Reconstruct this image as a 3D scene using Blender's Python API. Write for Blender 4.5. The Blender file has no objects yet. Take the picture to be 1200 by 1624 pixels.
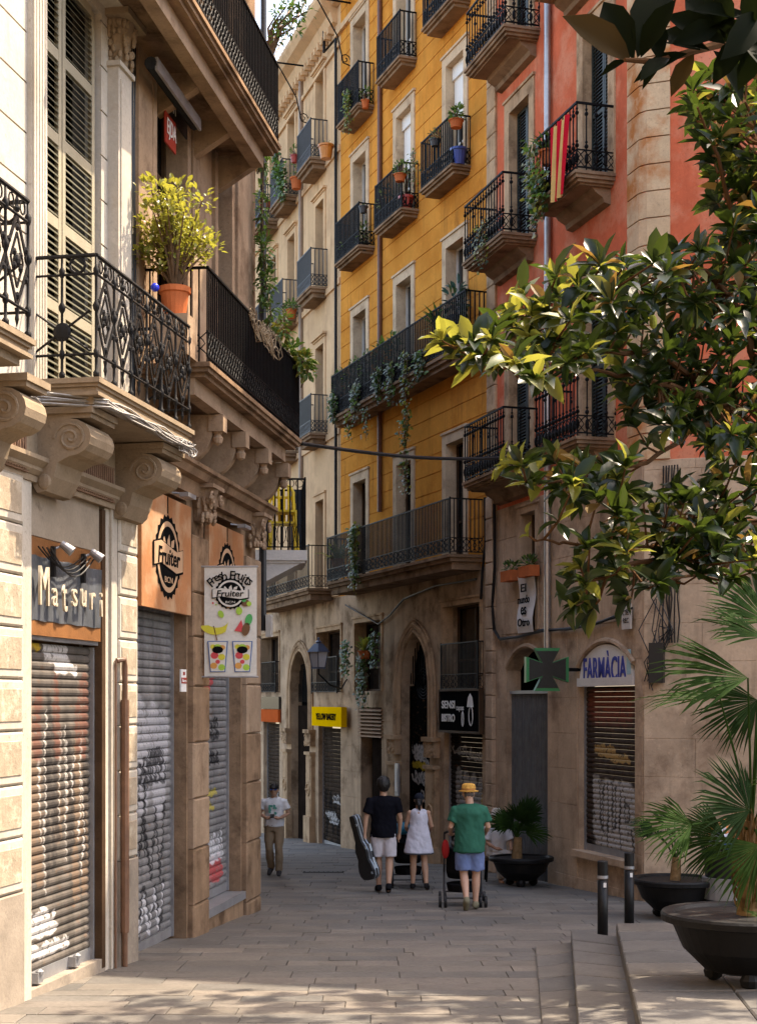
import bpy, bmesh, math, random
import numpy as np
from mathutils import Matrix, Vector, noise
random.seed(7)
R = math.radians
scene = bpy.context.scene
COL = scene.collection
# ------------------------------------------------------------------ camera
CAMZ, FPX, HOR, CXP = 2.985, 2400.0, 1112.0, 600.0
cam_d = bpy.data.cameras.new('camera'); cam = bpy.data.objects.new('camera', cam_d); COL.objects.link(cam)
cam.location = (0, 0, CAMZ); cam.rotation_euler = (R(90), 0, 0)
cam_d.sensor_fit = 'VERTICAL'; cam_d.sensor_height = 36; cam_d.sensor_width = 36
cam_d.lens = FPX/1624*36; cam_d.shift_y = (HOR-812)/1624.0
cam_d.clip_start = .1; cam_d.clip_end = 2000
scene.camera = cam
# ------------------------------------------------------------------ sky and sun
SUN = Vector((.538, .304, 1.0)).normalized()
ELEV = math.asin(SUN.z); AZ = math.atan2(SUN.x, SUN.y)
w = bpy.data.worlds.new('World'); scene.world = w; w.use_nodes = True
nt = w.node_tree; nt.nodes.clear()
sky = nt.nodes.new('ShaderNodeTexSky'); sky.sky_type = 'NISHITA'; sky.sun_disc = False
sky.sun_elevation = ELEV; sky.sun_rotation = AZ; sky.dust_density = 3.0; sky.air_density = 1.0; sky.ozone_density = 1.0
bg = nt.nodes.new('ShaderNodeBackground'); bg.inputs[1].default_value = .15
wo = nt.nodes.new('ShaderNodeOutputWorld')
nt.links.new(sky.outputs[0], bg.inputs[0]); nt.links.new(bg.outputs[0], wo.inputs[0])
sl = bpy.data.lights.new('sun', 'SUN'); sl.energy = 2.2; sl.angle = R(.5); sl.color = (1, .93, .82)
so = bpy.data.objects.new('sun', sl); COL.objects.link(so)
so.rotation_euler = (-SUN).to_track_quat('-Z', 'Y').to_euler(); so.location = (20, 10, 40)
vs = scene.view_settings; vs.view_transform = 'Standard'; vs.look = 'None'; vs.gamma = 1; vs.use_curve_mapping = False
vs.exposure = 2.5
vs.use_white_balance = True; vs.white_balance_temperature = 7600; vs.white_balance_tint = 12
# ------------------------------------------------------------------ materials
MATS = {}
def nd(t, ty, **kw):
    n = t.nodes.new(ty)
    for k, v in kw.items(): setattr(n, k, v)
    return n
def setin(t, n, i, v):
    s = n.inputs[i]
    if isinstance(v, bpy.types.NodeSocket): t.links.new(v, s)
    elif isinstance(v, (tuple, list)) and s.type == 'RGBA' and len(v) == 3: s.default_value = (*v, 1)
    else: s.default_value = v
def mth(t, op, a, b=0.0, c=None, clamp=False):
    n = nd(t, 'ShaderNodeMath', operation=op, use_clamp=clamp); setin(t, n, 0, a); setin(t, n, 1, b)
    if c is not None: setin(t, n, 2, c)
    return n.outputs[0]
def mixc(t, f, a, b, mode='MIX'):
    n = nd(t, 'ShaderNodeMix', data_type='RGBA', blend_type=mode); setin(t, n, 0, f); setin(t, n, 6, a); setin(t, n, 7, b)
    return n.outputs[2]
def ramp(t, v, lo, hi):
    n = nd(t, 'ShaderNodeMapRange'); setin(t, n, 0, v); setin(t, n, 1, lo); setin(t, n, 2, hi); return n.outputs[0]
def pos(t, scale=(1, 1, 1)):
    g = nd(t, 'ShaderNodeNewGeometry'); m = nd(t, 'ShaderNodeMapping'); m.inputs['Scale'].default_value = scale
    t.links.new(g.outputs['Position'], m.inputs[0]); return m.outputs[0]
def nz(t, vec, scale, detail=4, rough=.55):
    n = nd(t, 'ShaderNodeTexNoise'); setin(t, n, 'Vector', vec); setin(t, n, 'Scale', scale); setin(t, n, 'Detail', detail); setin(t, n, 'Roughness', rough)
    return n.outputs[0]
def mat(name, col, rough=.8, var=.18, scale=2.5, bump=.25, bscale=45, stain=None, streak=None, metal=0, spec=.4, orand=0, fine=.12, trans=None):
    """stain=(colour, amount, scale, threshold), streak=(colour, amount): vertical water marks"""
    if name in MATS: return MATS[name]
    if rough >= .7: spec = 0
    m = bpy.data.materials.new(name); m.use_nodes = True; t = m.node_tree
    b = t.nodes['Principled BSDF']; MATS[name] = m
    p = pos(t)
    n1 = nz(t, p, scale, 5); n2 = nz(t, p, scale*14, 3)
    lo = tuple(c*(1-var) for c in col); hi = tuple(min(1, c*(1+var)) for c in col)
    c = mixc(t, ramp(t, n1, .3, .7), lo, hi)
    if fine: c = mixc(t, mth(t, 'MULTIPLY', ramp(t, n2, .35, .7), fine*2), c, tuple(x*.55 for x in col))
    if stain:
        sc, am, ss, th = stain
        f = ramp(t, nz(t, p, ss, 6, .65), th, th+.16)
        c = mixc(t, mth(t, 'MULTIPLY', f, am), c, sc)
    if streak:
        sc, am = streak
        f = ramp(t, nz(t, pos(t, (1, 1, .1)), 4.5, 5, .6), .5, .74)
        f = mth(t, 'MULTIPLY', f, ramp(t, nz(t, p, .9, 3), .35, .65))
        c = mixc(t, mth(t, 'MULTIPLY', f, am), c, sc)
    if bump >= .3:
        pit = mth(t, 'MULTIPLY', ramp(t, nz(t, p, 26, 7, .7), .56, .70), ramp(t, nz(t, p, 1.3, 3), .38, .6))
        c = mixc(t, mth(t, 'MULTIPLY', pit, .6), c, tuple(x*.32 for x in col))
        edge = ramp(t, nz(t, p, 7, 8, .72), .58, .66); c = mixc(t, mth(t, 'MULTIPLY', edge, .3), c, tuple(min(1, x*1.35) for x in col))
    if orand:
        oi = nd(t, 'ShaderNodeObjectInfo'); v = mth(t, 'MULTIPLY_ADD', oi.outputs['Random'], orand*2, 1-orand)
        hs = nd(t, 'ShaderNodeHueSaturation'); setin(t, hs, 'Value', v); setin(t, hs, 'Color', c); c = hs.outputs[0]
    setin(t, b, 'Base Color', c); b.inputs['Roughness'].default_value = rough; b.inputs['Metallic'].default_value = metal
    b.inputs['Specular IOR Level'].default_value = spec
    if bump:
        bm_ = nd(t, 'ShaderNodeBump'); setin(t, bm_, 'Strength', bump); setin(t, bm_, 'Distance', .01)
        hh = mth(t, 'ADD', nz(t, p, bscale, 5, .6), mth(t, 'MULTIPLY', n1, 1.5)); setin(t, bm_, 'Height', hh)
        t.links.new(bm_.outputs[0], b.inputs['Normal'])
    if trans:
        tr = nd(t, 'ShaderNodeBsdfTranslucent'); setin(t, tr, 'Color', trans); mx = nd(t, 'ShaderNodeMixShader'); mx.inputs[0].default_value = .42
        t.links.new(b.outputs[0], mx.inputs[1]); t.links.new(tr.outputs[0], mx.inputs[2])
        t.links.new(mx.outputs[0], t.nodes['Material Output'].inputs[0])
    return m
def leafmat(name, a, b2, tr, rough=.35, spec=.5):
    """two-tone leaf, varied clump by clump, light passing through"""
    if name in MATS: return MATS[name]
    m = bpy.data.materials.new(name); m.use_nodes = True; t = m.node_tree; b = t.nodes['Principled BSDF']; MATS[name] = m
    n = nz(t, pos(t), 7, 2); c = mixc(t, ramp(t, n, .35, .65), a, b2)
    setin(t, b, 'Base Color', c); b.inputs['Roughness'].default_value = rough; b.inputs['Specular IOR Level'].default_value = spec
    trn = nd(t, 'ShaderNodeBsdfTranslucent'); setin(t, trn, 'Color', tr); mx = nd(t, 'ShaderNodeMixShader'); mx.inputs[0].default_value = .35
    t.links.new(b.outputs[0], mx.inputs[1]); t.links.new(trn.outputs[0], mx.inputs[2]); t.links.new(mx.outputs[0], t.nodes['Material Output'].inputs[0])
    return m
# spray paint: strokes drawn by code in a wall's own (along, up) coordinates
def scribble(x0, x1, z0, z1, n, seed=0):
    """loopy illegible tags"""
    r = random.Random(seed); out = []
    for k in range(n):
        w_ = (x1-x0)*r.uniform(.3, .65); h_ = min(.55, (z1-z0)*r.uniform(.10, .24)); cx = r.uniform(x0+w_*.5, max(x0+w_*.5, x1-w_*.5)); cz = r.uniform(z0+h_*.5, z1-h_*.5); m_ = r.randint(3, 6); ph = r.random()*6; pts = []
        for i in range(m_*9):
            t = i/9; a = 2*math.pi*t+ph; hh = h_*(.35+.3*abs(math.sin(t*1.7+ph))); pts.append((cx-w_/2+w_*t/m_+w_/m_*.55*math.cos(a), cz+hh*math.sin(a)+.08*h_*math.sin(3.1*a)))
        if r.random() < .6: pts += [(cx+w_*.6, cz-h_*.5), (cx-w_*.5, cz-h_*.62)]
        out.append(pts)
    return out
def zig(x0, x1, z0, z1, n, seed=0):
    """fat angular letters"""
    r = random.Random(seed); pts = []
    for i in range(n*2+1): pts.append((x0+(x1-x0)*(i+r.uniform(-.35, .35))/(n*2), (z0 if i % 2 else z1)+r.uniform(-.12, .12)*(z1-z0)))
    return [pts]
def graffiti(name, base, fac, layers, rough=.55, metal=.0, var=.2, ppm=56):
    """layers: list of (colour, half width, polylines of (s,z), softness)"""
    allp = [q for l in layers for pl in l[2] for q in pl]; mg_ = .3
    x0, x1 = min(q[0] for q in allp)-mg_, max(q[0] for q in allp)+mg_; z0, z1 = min(q[1] for q in allp)-mg_, max(q[1] for q in allp)+mg_
    W, H = max(8, int((x1-x0)*ppm)), max(8, int((z1-z0)*ppm)); img = np.zeros((H, W, 4), dtype=np.float32)
    gx, gy = np.meshgrid(x0+(np.arange(W)+.5)/ppm, z0+(np.arange(H)+.5)/ppm)
    rs = np.random.RandomState(len(allp))
    wob = .02*np.sin(gx*23+gy*7)+.012*np.sin(gy*31-gx*11); gxx, gyy = gx+wob, gy-wob*.7
    for colr, wd, lines, soft in layers:
        dm = np.full((H, W), 9.0, dtype=np.float32)
        for pl in lines:
            for (ax, ay), (bx_, by) in zip(pl[:-1], pl[1:]):
                m_ = wd+soft+.08; i0, i1 = max(0, int((min(ax, bx_)-m_-x0)*ppm)), min(W, int((max(ax, bx_)+m_-x0)*ppm)+1); j0, j1 = max(0, int((min(ay, by)-m_-z0)*ppm)), min(H, int((max(ay, by)+m_-z0)*ppm)+1)
                if i1 <= i0 or j1 <= j0: continue
                px, py = gxx[j0:j1, i0:i1]-ax, gyy[j0:j1, i0:i1]-ay; dx, dy = bx_-ax, by-ay; t = np.clip((px*dx+py*dy)/max(1e-6, dx*dx+dy*dy), 0, 1); d = np.hypot(px-t*dx, py-t*dy)
                dm[j0:j1, i0:i1] = np.minimum(dm[j0:j1, i0:i1], d)
        al = np.clip((wd+soft-dm)/max(soft, 1e-3), 0, 1)*.92
        al = al*np.clip(.75+.35*rs.rand(H, W), 0, 1)
        for c in range(3): img[:, :, c] = np.where(img[:, :, 3]+al > 0, (img[:, :, c]*img[:, :, 3]*(1-al)+colr[c]*al)/np.maximum(1e-4, img[:, :, 3]*(1-al)+al), 0)
        img[:, :, 3] = img[:, :, 3]*(1-al)+al
    im = bpy.data.images.new(name, W, H, alpha=True, float_buffer=True); im.alpha_mode = 'CHANNEL_PACKED'; im.colorspace_settings.name = 'Non-Color'; im.pixels.foreach_set(img.ravel()); im.update()
    m = bpy.data.materials.new(name); m.use_nodes = True; t = m.node_tree; b = t.nodes['Principled BSDF']; MATS[name] = m
    g = nd(t, 'ShaderNodeNewGeometry')
    vmn = nd(t, 'ShaderNodeVectorMath', operation='SUBTRACT'); t.links.new(g.outputs['Position'], vmn.inputs[0]); vmn.inputs[1].default_value = (fac.P[0], fac.P[1], 0)
    dt = nd(t, 'ShaderNodeVectorMath', operation='DOT_PRODUCT'); t.links.new(vmn.outputs[0], dt.inputs[0]); dt.inputs[1].default_value = (fac.e[0], fac.e[1], 0)
    sx = nd(t, 'ShaderNodeSeparateXYZ'); t.links.new(g.outputs['Position'], sx.inputs[0])
    cb = nd(t, 'ShaderNodeCombineXYZ'); t.links.new(mth(t, 'MULTIPLY_ADD', dt.outputs['Value'], 1/(x1-x0), -x0/(x1-x0)), cb.inputs[0]); t.links.new(mth(t, 'MULTIPLY_ADD', sx.outputs[2], 1/(z1-z0), -z0/(z1-z0)), cb.inputs[1])
    ti = nd(t, 'ShaderNodeTexImage', image=im, extension='CLIP', interpolation='Linear'); t.links.new(cb.outputs[0], ti.inputs[0])
    c = mixc(t, ramp(t, nz(t, pos(t), 3, 5), .3, .7), tuple(x*(1-var) for x in base), tuple(x*(1+var) for x in base))
    dirt = ramp(t, nz(t, pos(t, (1, 1, .2)), 6, 6), .42, .75); c = mixc(t, mth(t, 'MULTIPLY', dirt, .7), c, tuple(x*.35 for x in base))
    rust = ramp(t, nz(t, pos(t, (1, 1, 2.5)), 5, 5), .58, .75); c = mixc(t, mth(t, 'MULTIPLY', rust, .5), c, (.16, .08, .04))
    wear = ramp(t, nz(t, pos(t), 14, 4), .32, .45)
    c = mixc(t, mth(t, 'MULTIPLY', ti.outputs['Alpha'], wear), c, ti.outputs['Color'])
    setin(t, b, 'Base Color', c); b.inputs['Roughness'].default_value = rough; b.inputs['Metallic'].default_value = metal; b.inputs['Specular IOR Level'].default_value = .0
    bm_ = nd(t, 'ShaderNodeBump'); setin(t, bm_, 'Strength', .3); setin(t, bm_, 'Distance', .006); setin(t, bm_, 'Height', nz(t, pos(t), 40, 4)); t.links.new(bm_.outputs[0], b.inputs['Normal'])
    return m
# ------------------------------------------------------------------ mesh building
class MB:
    def __init__(s): s.v = []; s.f = []; s.m = []
    def add(s, vs, fs, m=0):
        o = len(s.v); s.v += [tuple(q) for q in vs]
        for f in fs: s.f.append([i+o for i in f]); s.m.append(m)
        return s
    def box(s, x0, x1, y0, y1, z0, z1, m=0):
        return s.add([(x0,y0,z0),(x1,y0,z0),(x1,y1,z0),(x0,y1,z0),(x0,y0,z1),(x1,y0,z1),(x1,y1,z1),(x0,y1,z1)],
                     [(0,3,2,1),(4,5,6,7),(0,1,5,4),(1,2,6,5),(2,3,7,6),(3,0,4,7)], m)
    def bev(s, x0, x1, y0, y1, z0, z1, b, m=0):
        """box whose outer (-y) face is chamfered by b"""
        return s.add([(x0,y0+b,z0),(x1,y0+b,z0),(x1,y0+b,z1),(x0,y0+b,z1),(x0+b,y0,z0+b),(x1-b,y0,z0+b),(x1-b,y0,z1-b),(x0+b,y0,z1-b),(x0,y1,z0),(x1,y1,z0),(x1,y1,z1),(x0,y1,z1)],
            [(4,5,6,7),(0,1,5,4),(1,2,6,5),(2,3,7,6),(3,0,4,7),(8,9,1,0),(9,10,2,1),(10,11,3,2),(11,8,0,3)], m)
    def prism(s, pts, y0, y1, m=0):
        """polygon in (x,z), pulled from y0 to y1"""
        n = len(pts); vs = [(x,y0,z) for x,z in pts]+[(x,y1,z) for x,z in pts]
        fs = [list(range(n)), list(range(2*n-1, n-1, -1))]+[(i,i+n,(i+1)%n+n,(i+1)%n) for i in range(n)]
        return s.add(vs, fs, m)
    def sweep(s, prof, x0, x1, m=0):
        """(y,z) profile pulled along x"""
        n = len(prof); vs = [(x0,y,z) for y,z in prof]+[(x1,y,z) for y,z in prof]
        fs = [list(range(n)), list(range(2*n-1, n-1, -1))]+[(i,i+n,(i+1)%n+n,(i+1)%n) for i in range(n)]
        return s.add(vs, fs, m)
    def tube(s, pts, r, n=6, cap=True, m=0):
        pts = [Vector(q) for q in pts]; rs = r if isinstance(r, (list, tuple)) else [r]*len(pts)
        o = len(s.v); k = len(pts); prev = None
        for i, q in enumerate(pts):
            d = (pts[min(i+1, k-1)]-pts[max(i-1, 0)])
            if d.length < 1e-9: d = Vector((0,0,1))
            d.normalize()
            if prev is None: a = d.orthogonal().normalized()
            else:
                a = prev-d*prev.dot(d); a = a.normalized() if a.length > 1e-6 else d.orthogonal().normalized()
            prev = a; b = d.cross(a)
            for j in range(n):
                an = 2*math.pi*(j+.5)/n; s.v.append(tuple(q+(a*math.cos(an)+b*math.sin(an))*rs[i]))
        for i in range(k-1):
            for j in range(n):
                s.f.append([o+i*n+j, o+i*n+(j+1)%n, o+(i+1)*n+(j+1)%n, o+(i+1)*n+j]); s.m.append(m)
        if cap:
            s.f.append([o+j for j in range(n-1, -1, -1)]); s.m.append(m); s.f.append([o+(k-1)*n+j for j in range(n)]); s.m.append(m)
        return s
    def lathe(s, c, prof, n=16, m=0):
        o = len(s.v); k = len(prof)
        for r, z in prof:
            for j in range(n):
                a = 2*math.pi*j/n; s.v.append((c[0]+r*math.cos(a), c[1]+r*math.sin(a), c[2]+z))
        for i in range(k-1):
            for j in range(n): s.f.append([o+i*n+j, o+i*n+(j+1)%n, o+(i+1)*n+(j+1)%n, o+(i+1)*n+j]); s.m.append(m)
        s.f.append([o+j for j in range(n-1, -1, -1)]); s.m.append(m); s.f.append([o+(k-1)*n+j for j in range(n)]); s.m.append(m)
        return s
    def ell(s, c, r, nu=10, nv=7, m=0):
        prof = [(math.sin(math.pi*i/nv)+1e-4, -math.cos(math.pi*i/nv)) for i in range(nv+1)]
        o = len(s.v)
        for q, z in prof:
            for j in range(nu):
                a = 2*math.pi*j/nu; s.v.append((c[0]+q*r[0]*math.cos(a), c[1]+q*r[1]*math.sin(a), c[2]+z*r[2]))
        for i in range(nv):
            for j in range(nu): s.f.append([o+i*nu+j, o+i*nu+(j+1)%nu, o+(i+1)*nu+(j+1)%nu, o+(i+1)*nu+j]); s.m.append(m)
        return s
    def loft(s, rings, n=14, fold=0, seed=0, cap=True, m=0):
        """rings: (centre, rx, ry) horizontal ellipses or (centre, rx, ry, axis) across an axis"""
        o = len(s.v); k = len(rings); rnd = random.Random(seed); ph = [rnd.random()*6.28 for _ in range(3)]
        for i, rg in enumerate(rings):
            c = Vector(rg[0])
            if len(rg) > 3:
                ax = Vector(rg[3]).normalized(); a = Vector((1,0,0))-ax*ax.x; a.normalize(); b = ax.cross(a)
            else: a, b = Vector((1,0,0)), Vector((0,1,0))
            for j in range(n):
                t_ = 2*math.pi*j/n
                q = 1+fold*(math.sin(3*t_+ph[0]+i*.9)*.6+math.sin(5*t_+ph[1]-i*1.3)*.4)
                s.v.append(tuple(c+(a*math.cos(t_)*rg[1]+b*math.sin(t_)*rg[2])*q))
        for i in range(k-1):
            for j in range(n): s.f.append([o+i*n+j, o+i*n+(j+1)%n, o+(i+1)*n+(j+1)%n, o+(i+1)*n+j]); s.m.append(m)
        if cap:
            s.f.append([o+j for j in range(n-1, -1, -1)]); s.m.append(m); s.f.append([o+(k-1)*n+j for j in range(n)]); s.m.append(m)
        return s
    def leaf(s, p, d, up, L, W, m=0, fold=.25, curl=.15):
        """pointed leaf folded on its midrib: base p, direction d"""
        d = Vector(d).normalized(); up = Vector(up); sd = d.cross(up)
        if sd.length < 1e-4: sd = d.orthogonal()
        sd.normalize(); nrm = sd.cross(d); p = Vector(p)
        def q(t, w_, h): return tuple(p+d*(L*t)+sd*(W*w_)+nrm*(h*L))
        s.add([q(0,0,0), q(.18,.28,fold*.2), q(.42,.5,fold*.3), q(.72,.42,fold*.26-curl*.35), q(1,0,-curl), q(.72,-.42,fold*.26-curl*.35), q(.42,-.5,fold*.3), q(.18,-.28,fold*.2), q(.42,0,0), q(.72,0,-curl*.4)],
              [(0,1,8),(1,2,8),(2,3,9,8),(3,4,9),(4,5,9),(5,6,8,9),(6,7,8),(7,0,8)], m)
    def build(s, name, mats, parent=None, M=None, smooth=False, recenter=False, kind=None):
        me = bpy.data.meshes.new(name); vs_ = s.v; loc = None
        if recenter and vs_:
            xs, ys, zs = zip(*vs_); loc = Vector(((min(xs)+max(xs))/2, (min(ys)+max(ys))/2, min(zs)))
            vs_ = [(a-loc.x, b-loc.y, c-loc.z) for a, b, c in vs_]
        me.from_pydata(vs_, [], s.f)
        if not isinstance(mats, (list, tuple)): mats = [mats]
        for q in mats: me.materials.append(q)
        if len(mats) > 1: me.polygons.foreach_set('material_index', s.m)
        if smooth: me.polygons.foreach_set('use_smooth', [True]*len(me.polygons))
        me.update()
        o = bpy.data.objects.new(name, me); COL.objects.link(o)
        if parent: o.parent = parent
        if M is not None: o.matrix_basis = M
        if loc is not None: o.matrix_basis = (M if M is not None else Matrix())@Matrix.Translation(loc)
        if kind: o['kind'] = kind
        return o
def tag(o, label, cat, group=None):
    o['label'] = label; o['category'] = cat
    if group: o['group'] = group
    return o
def empty(name, M=None, loc=None, parent=None):
    o = bpy.data.objects.new(name, None); COL.objects.link(o); o.empty_display_size = .2
    if M is not None: o.matrix_basis = M
    if loc is not None: o.location = loc
    if parent: o.parent = parent
    return o
def part(name, mesh_obj, parent, M=None):
    """a further object sharing the mesh of another"""
    o = bpy.data.objects.new(name, mesh_obj.data if hasattr(mesh_obj, 'data') else mesh_obj); COL.objects.link(o)
    if parent: o.parent = parent
    if M is not None: o.matrix_basis = M
    return o
def text_mesh(txt, size=1.0, depth=.01, shear=0, space=1.0, off=0.0):
    cu = bpy.data.curves.new('lettering', 'FONT'); cu.body = txt; cu.size = size; cu.extrude = depth; cu.align_x = 'CENTER'; cu.align_y = 'CENTER'
    cu.shear = shear; cu.space_character = space; cu.offset = off; cu.resolution_u = 3
    o = bpy.data.objects.new('lettering', cu); COL.objects.link(o)
    bpy.context.view_layer.update()
    me = bpy.data.meshes.new_from_object(o.evaluated_get(bpy.context.evaluated_depsgraph_get()))
    bpy.data.objects.remove(o); bpy.data.curves.remove(cu)
    return me
def lettering(txt, m, parent, x, y, z, w=None, h=None, depth=.008, rot=0, shear=0, off=0, name='lettering'):
    """text standing on an (x,z) plane facing -y, fitted to width w and/or height h"""
    me = text_mesh(txt, 1, depth, shear, off=off)
    if not me.vertices: return None
    xs = [q.co.x for q in me.vertices]; ys = [q.co.y for q in me.vertices]
    cw, ch = max(xs)-min(xs), max(ys)-min(ys); cx, cy = (max(xs)+min(xs))/2, (max(ys)+min(ys))/2
    fx = w/cw if w else None; fy = h/ch if h else None
    fx = fx or fy; fy = fy or fx
    for q in me.vertices: q.co = ((q.co.x-cx)*fx, (q.co.y-cy)*fy, q.co.z)
    me.materials.clear(); me.materials.append(m); me.name = name
    o = bpy.data.objects.new(name, me); COL.objects.link(o); o.parent = parent
    o.matrix_basis = Matrix.Translation((x, y, z))@Matrix.Rotation(rot, 4, 'Y')@Matrix.Rotation(R(90), 4, 'X')
    return o
# ------------------------------------------------------------------ ground level and façade frames
GS = .042
def gz(Y): return -GS*(Y-20)
def at(u, v, Y): return Vector(((u-CXP)/FPX*Y, Y, CAMZ+(HOR-v)/FPX*Y))
def on_ground(u, v, h=0):
    k = FPX/(v-HOR); Y = k*(CAMZ-20*GS-h)/(1-GS*k); return Vector(((u-CXP)/FPX*Y, Y, gz(Y)+h))
class Fac:
    """a wall line in plan from P to Q: local x along it to the right, y into the wall, z up"""
    def __init__(s, P, Q):
        s.P, s.Q = P, Q; d = (Q[0]-P[0], Q[1]-P[1]); s.L = math.hypot(*d); s.e = (d[0]/s.L, d[1]/s.L); s.i = (-s.e[1], s.e[0])
        s.M = Matrix(((s.e[0], s.i[0], 0, P[0]), (s.e[1], s.i[1], 0, P[1]), (0, 0, 1, 0), (0, 0, 0, 1)))
    def t(s, u, p=0):
        dx = (u-CXP)/FPX; return (s.P[0]*s.i[0]+s.P[1]*s.i[1]-p)/(dx*s.i[0]+s.i[1])
    def s(s, u, p=0):
        t = s.t(u, p); dx = (u-CXP)/FPX; return (t*dx-s.P[0])*s.e[0]+(t-s.P[1])*s.e[1]
    def z(s, u, v, p=0): return CAMZ+(HOR-v)/FPX*s.t(u, p)
    def g(s, x): return gz(s.P[1]+s.e[1]*x)
    def W(s, x, y, z): return s.M@Vector((x, y, z))
def wall_mesh(x0, x1, z0, z1, opens, grooves=(), gd=.012, gh=.014, reveal=.28, vgrooves=()):
    """wall face with rectangular openings (with reveals) and scored joint lines"""
    xs = {x0, x1}; zs = {z0, z1}
    for a, b, c, d in opens: xs |= {a, b}; zs |= {c, d}
    for g in grooves:
        if z0 < g < z1: zs |= {g-gh/2, g+gh/2}
    for g in vgrooves:
        if x0 < g < x1: xs |= {g-gh/2, g+gh/2}
    xs = sorted(q for q in xs if x0 <= q <= x1); zs = sorted(q for q in zs if z0 <= q <= z1)
    nx, nz_ = len(xs)-1, len(zs)-1; mb = MB()
    D = [[0]*nz_ for _ in range(nx)]
    for i in range(nx):
        cx = (xs[i]+xs[i+1])/2
        vg = any(abs(cx-g) < gh/2 for g in vgrooves)
        for j in range(nz_):
            cz = (zs[j]+zs[j+1])/2; d = 0
            if vg or any(abs(cz-g) < gh/2 for g in grooves): d = gd
            for a, b, c, e in opens:
                if a < cx < b and c < cz < e: d = reveal
            D[i][j] = d
    for i in range(nx):
        for j in range(nz_):
            d = D[i][j]; a, b, c, e = xs[i], xs[i+1], zs[j], zs[j+1]
            if d < reveal: mb.add([(a,d,c),(b,d,c),(b,d,e),(a,d,e)], [(0,1,2,3)])
            if i+1 < nx and D[i+1][j] != d: mb.add([(b,d,c),(b,D[i+1][j],c),(b,D[i+1][j],e),(b,d,e)], [(0,1,2,3)])
            if j+1 < nz_ and D[i][j+1] != d: mb.add([(a,d,e),(b,d,e),(b,D[i][j+1],e),(a,D[i][j+1],e)], [(0,1,2,3)])
    return mb
def back_box(mb, x0, x1, z0, z1, y0, y1):
    """roof, ends and rear so that the building is a closed body"""
    mb.add([(x0,y0,z1),(x1,y0,z1),(x1,y1,z1),(x0,y1,z1)], [(0,1,2,3)]); mb.add([(x0,y1,z0),(x1,y1,z0),(x1,y1,z1),(x0,y1,z1)], [(0,1,2,3)])
    mb.add([(x0,y0,z0),(x0,y1,z0),(x0,y1,z1),(x0,y0,z1)], [(0,1,2,3)]); mb.add([(x1,y0,z0),(x1,y1,z0),(x1,y1,z1),(x1,y0,z1)], [(0,1,2,3)])
    return mb
# ------------------------------------------------------------------ shared surfaces
PAVE = [mat('paving_%d' % i, c, .68, .16, 1.6, .35, 30, stain=((.05,.045,.04), .5, 3.0, .56), fine=.25, spec=.2) for i, c in enumerate(
    [(0.139, 0.125, 0.109), (0.155, 0.136, 0.118), (0.129, 0.119, 0.107), (0.167, 0.147, 0.125), (0.147, 0.129, 0.109), (0.116, 0.109, 0.1), (0.195, 0.168, 0.14)])]
JOINT = mat('joint_dirt', (.06,.053,.047), .95, .3, 6)
WHITESTONE = mat('pale_limestone', (.48,.43,.36), .85, .1, 1.5, .3, 35, stain=((.33,.25,.16), .55, 2.4, .57), streak=((.22,.16,.1), .4))
CREAMSTUCCO = mat('cream_carved_stone', (.29,.22,.15), .85, .15, 3, .3, 40, stain=((.16,.11,.07), .5, 3.0, .56), streak=((.12,.08,.05), .5))
BROWNSTONE = mat('warm_brown_stone', (.27,.175,.11), .85, .28, 2.2, .5, 30, stain=((.07,.043,.028), .8, 1.7, .5), streak=((.07,.05,.035), .6))
PALEPINK = mat('worn_pinkish_stone', (.35,.245,.165), .85, .2, 2.2, .4, 30, stain=((.12,.07,.045), .7, 1.9, .52), streak=((.1,.07,.05), .5))
IRON = mat('black_iron', (.004,.004,.0045), .6, .3, 9, .2, 90, spec=.1, stain=((.05,.03,.02), .35, 14, .62))
IRON2 = mat('weathered_iron', (.010,.0095,.0095), .55, .3, 9, .3, 90, spec=.15, stain=((.06,.045,.033), .5, 12, .55))
DARKHOLE = mat('painted_dark_interior', (.003,.003,.003), .9, .3, 3, 0)  # near-black sheet colour standing in for the shade of unlit rooms
PANE = mat('window_pane', (.006,.007,.008), .08, .3, 1.5, .03, 3, spec=.5, fine=0)
WOODOLIVE = mat('olive_shutter_paint', (.085,.078,.042), .6, .15, 4, .25, 60, stain=((.09,.075,.045), .4, 6, .6))
WOODCREAM = mat('cream_shutter_frame', (.33,.29,.205), .6, .1, 4, .2, 60, stain=((.3,.23,.14), .4, 5, .6))
ZINC = mat('grey_galvanised', (.33,.33,.34), .45, .18, 5, .15, 60, metal=.55, stain=((.13,.1,.08), .4, 5, .6))
WOODBROWN = mat('brown_timber', (.07,.04,.022), .6, .25, 5, .3, 50, spec=.12)
WOODORANGE = mat('orange_timber', (.22,.09,.028), .55, .22, 5, .3, 50, stain=((.2,.08,.03), .5, 6, .6))
BLACKPLASTIC = mat('black_plastic', (.009,.009,.01), .5, .2, 5, .05, 50, spec=.3)
CABLE = mat('black_cable', (.008,.008,.009), .5, .2, 8, 0)
CABLEGREY = mat('grey_cable', (.3,.28,.26), .5, .3, 20, 0)
TERRA = mat('terracotta', (.48,.14,.055), .75, .15, 6, .2, 50)
SOIL = mat('soil', (.05,.032,.022), .95, .4, 25, .6, 40)
LEAF_Y = leafmat('leaf_yellow_green', (.14,.17,.03), (.30,.27,.05), (.40,.38,.05))
LEAF_G = leafmat('leaf_mid_green', (.05,.115,.025), (.10,.17,.035), (.16,.28,.04))
LEAF_D = leafmat('leaf_dark_green', (.025,.06,.02), (.05,.09,.03), (.08,.14,.03))
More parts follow.
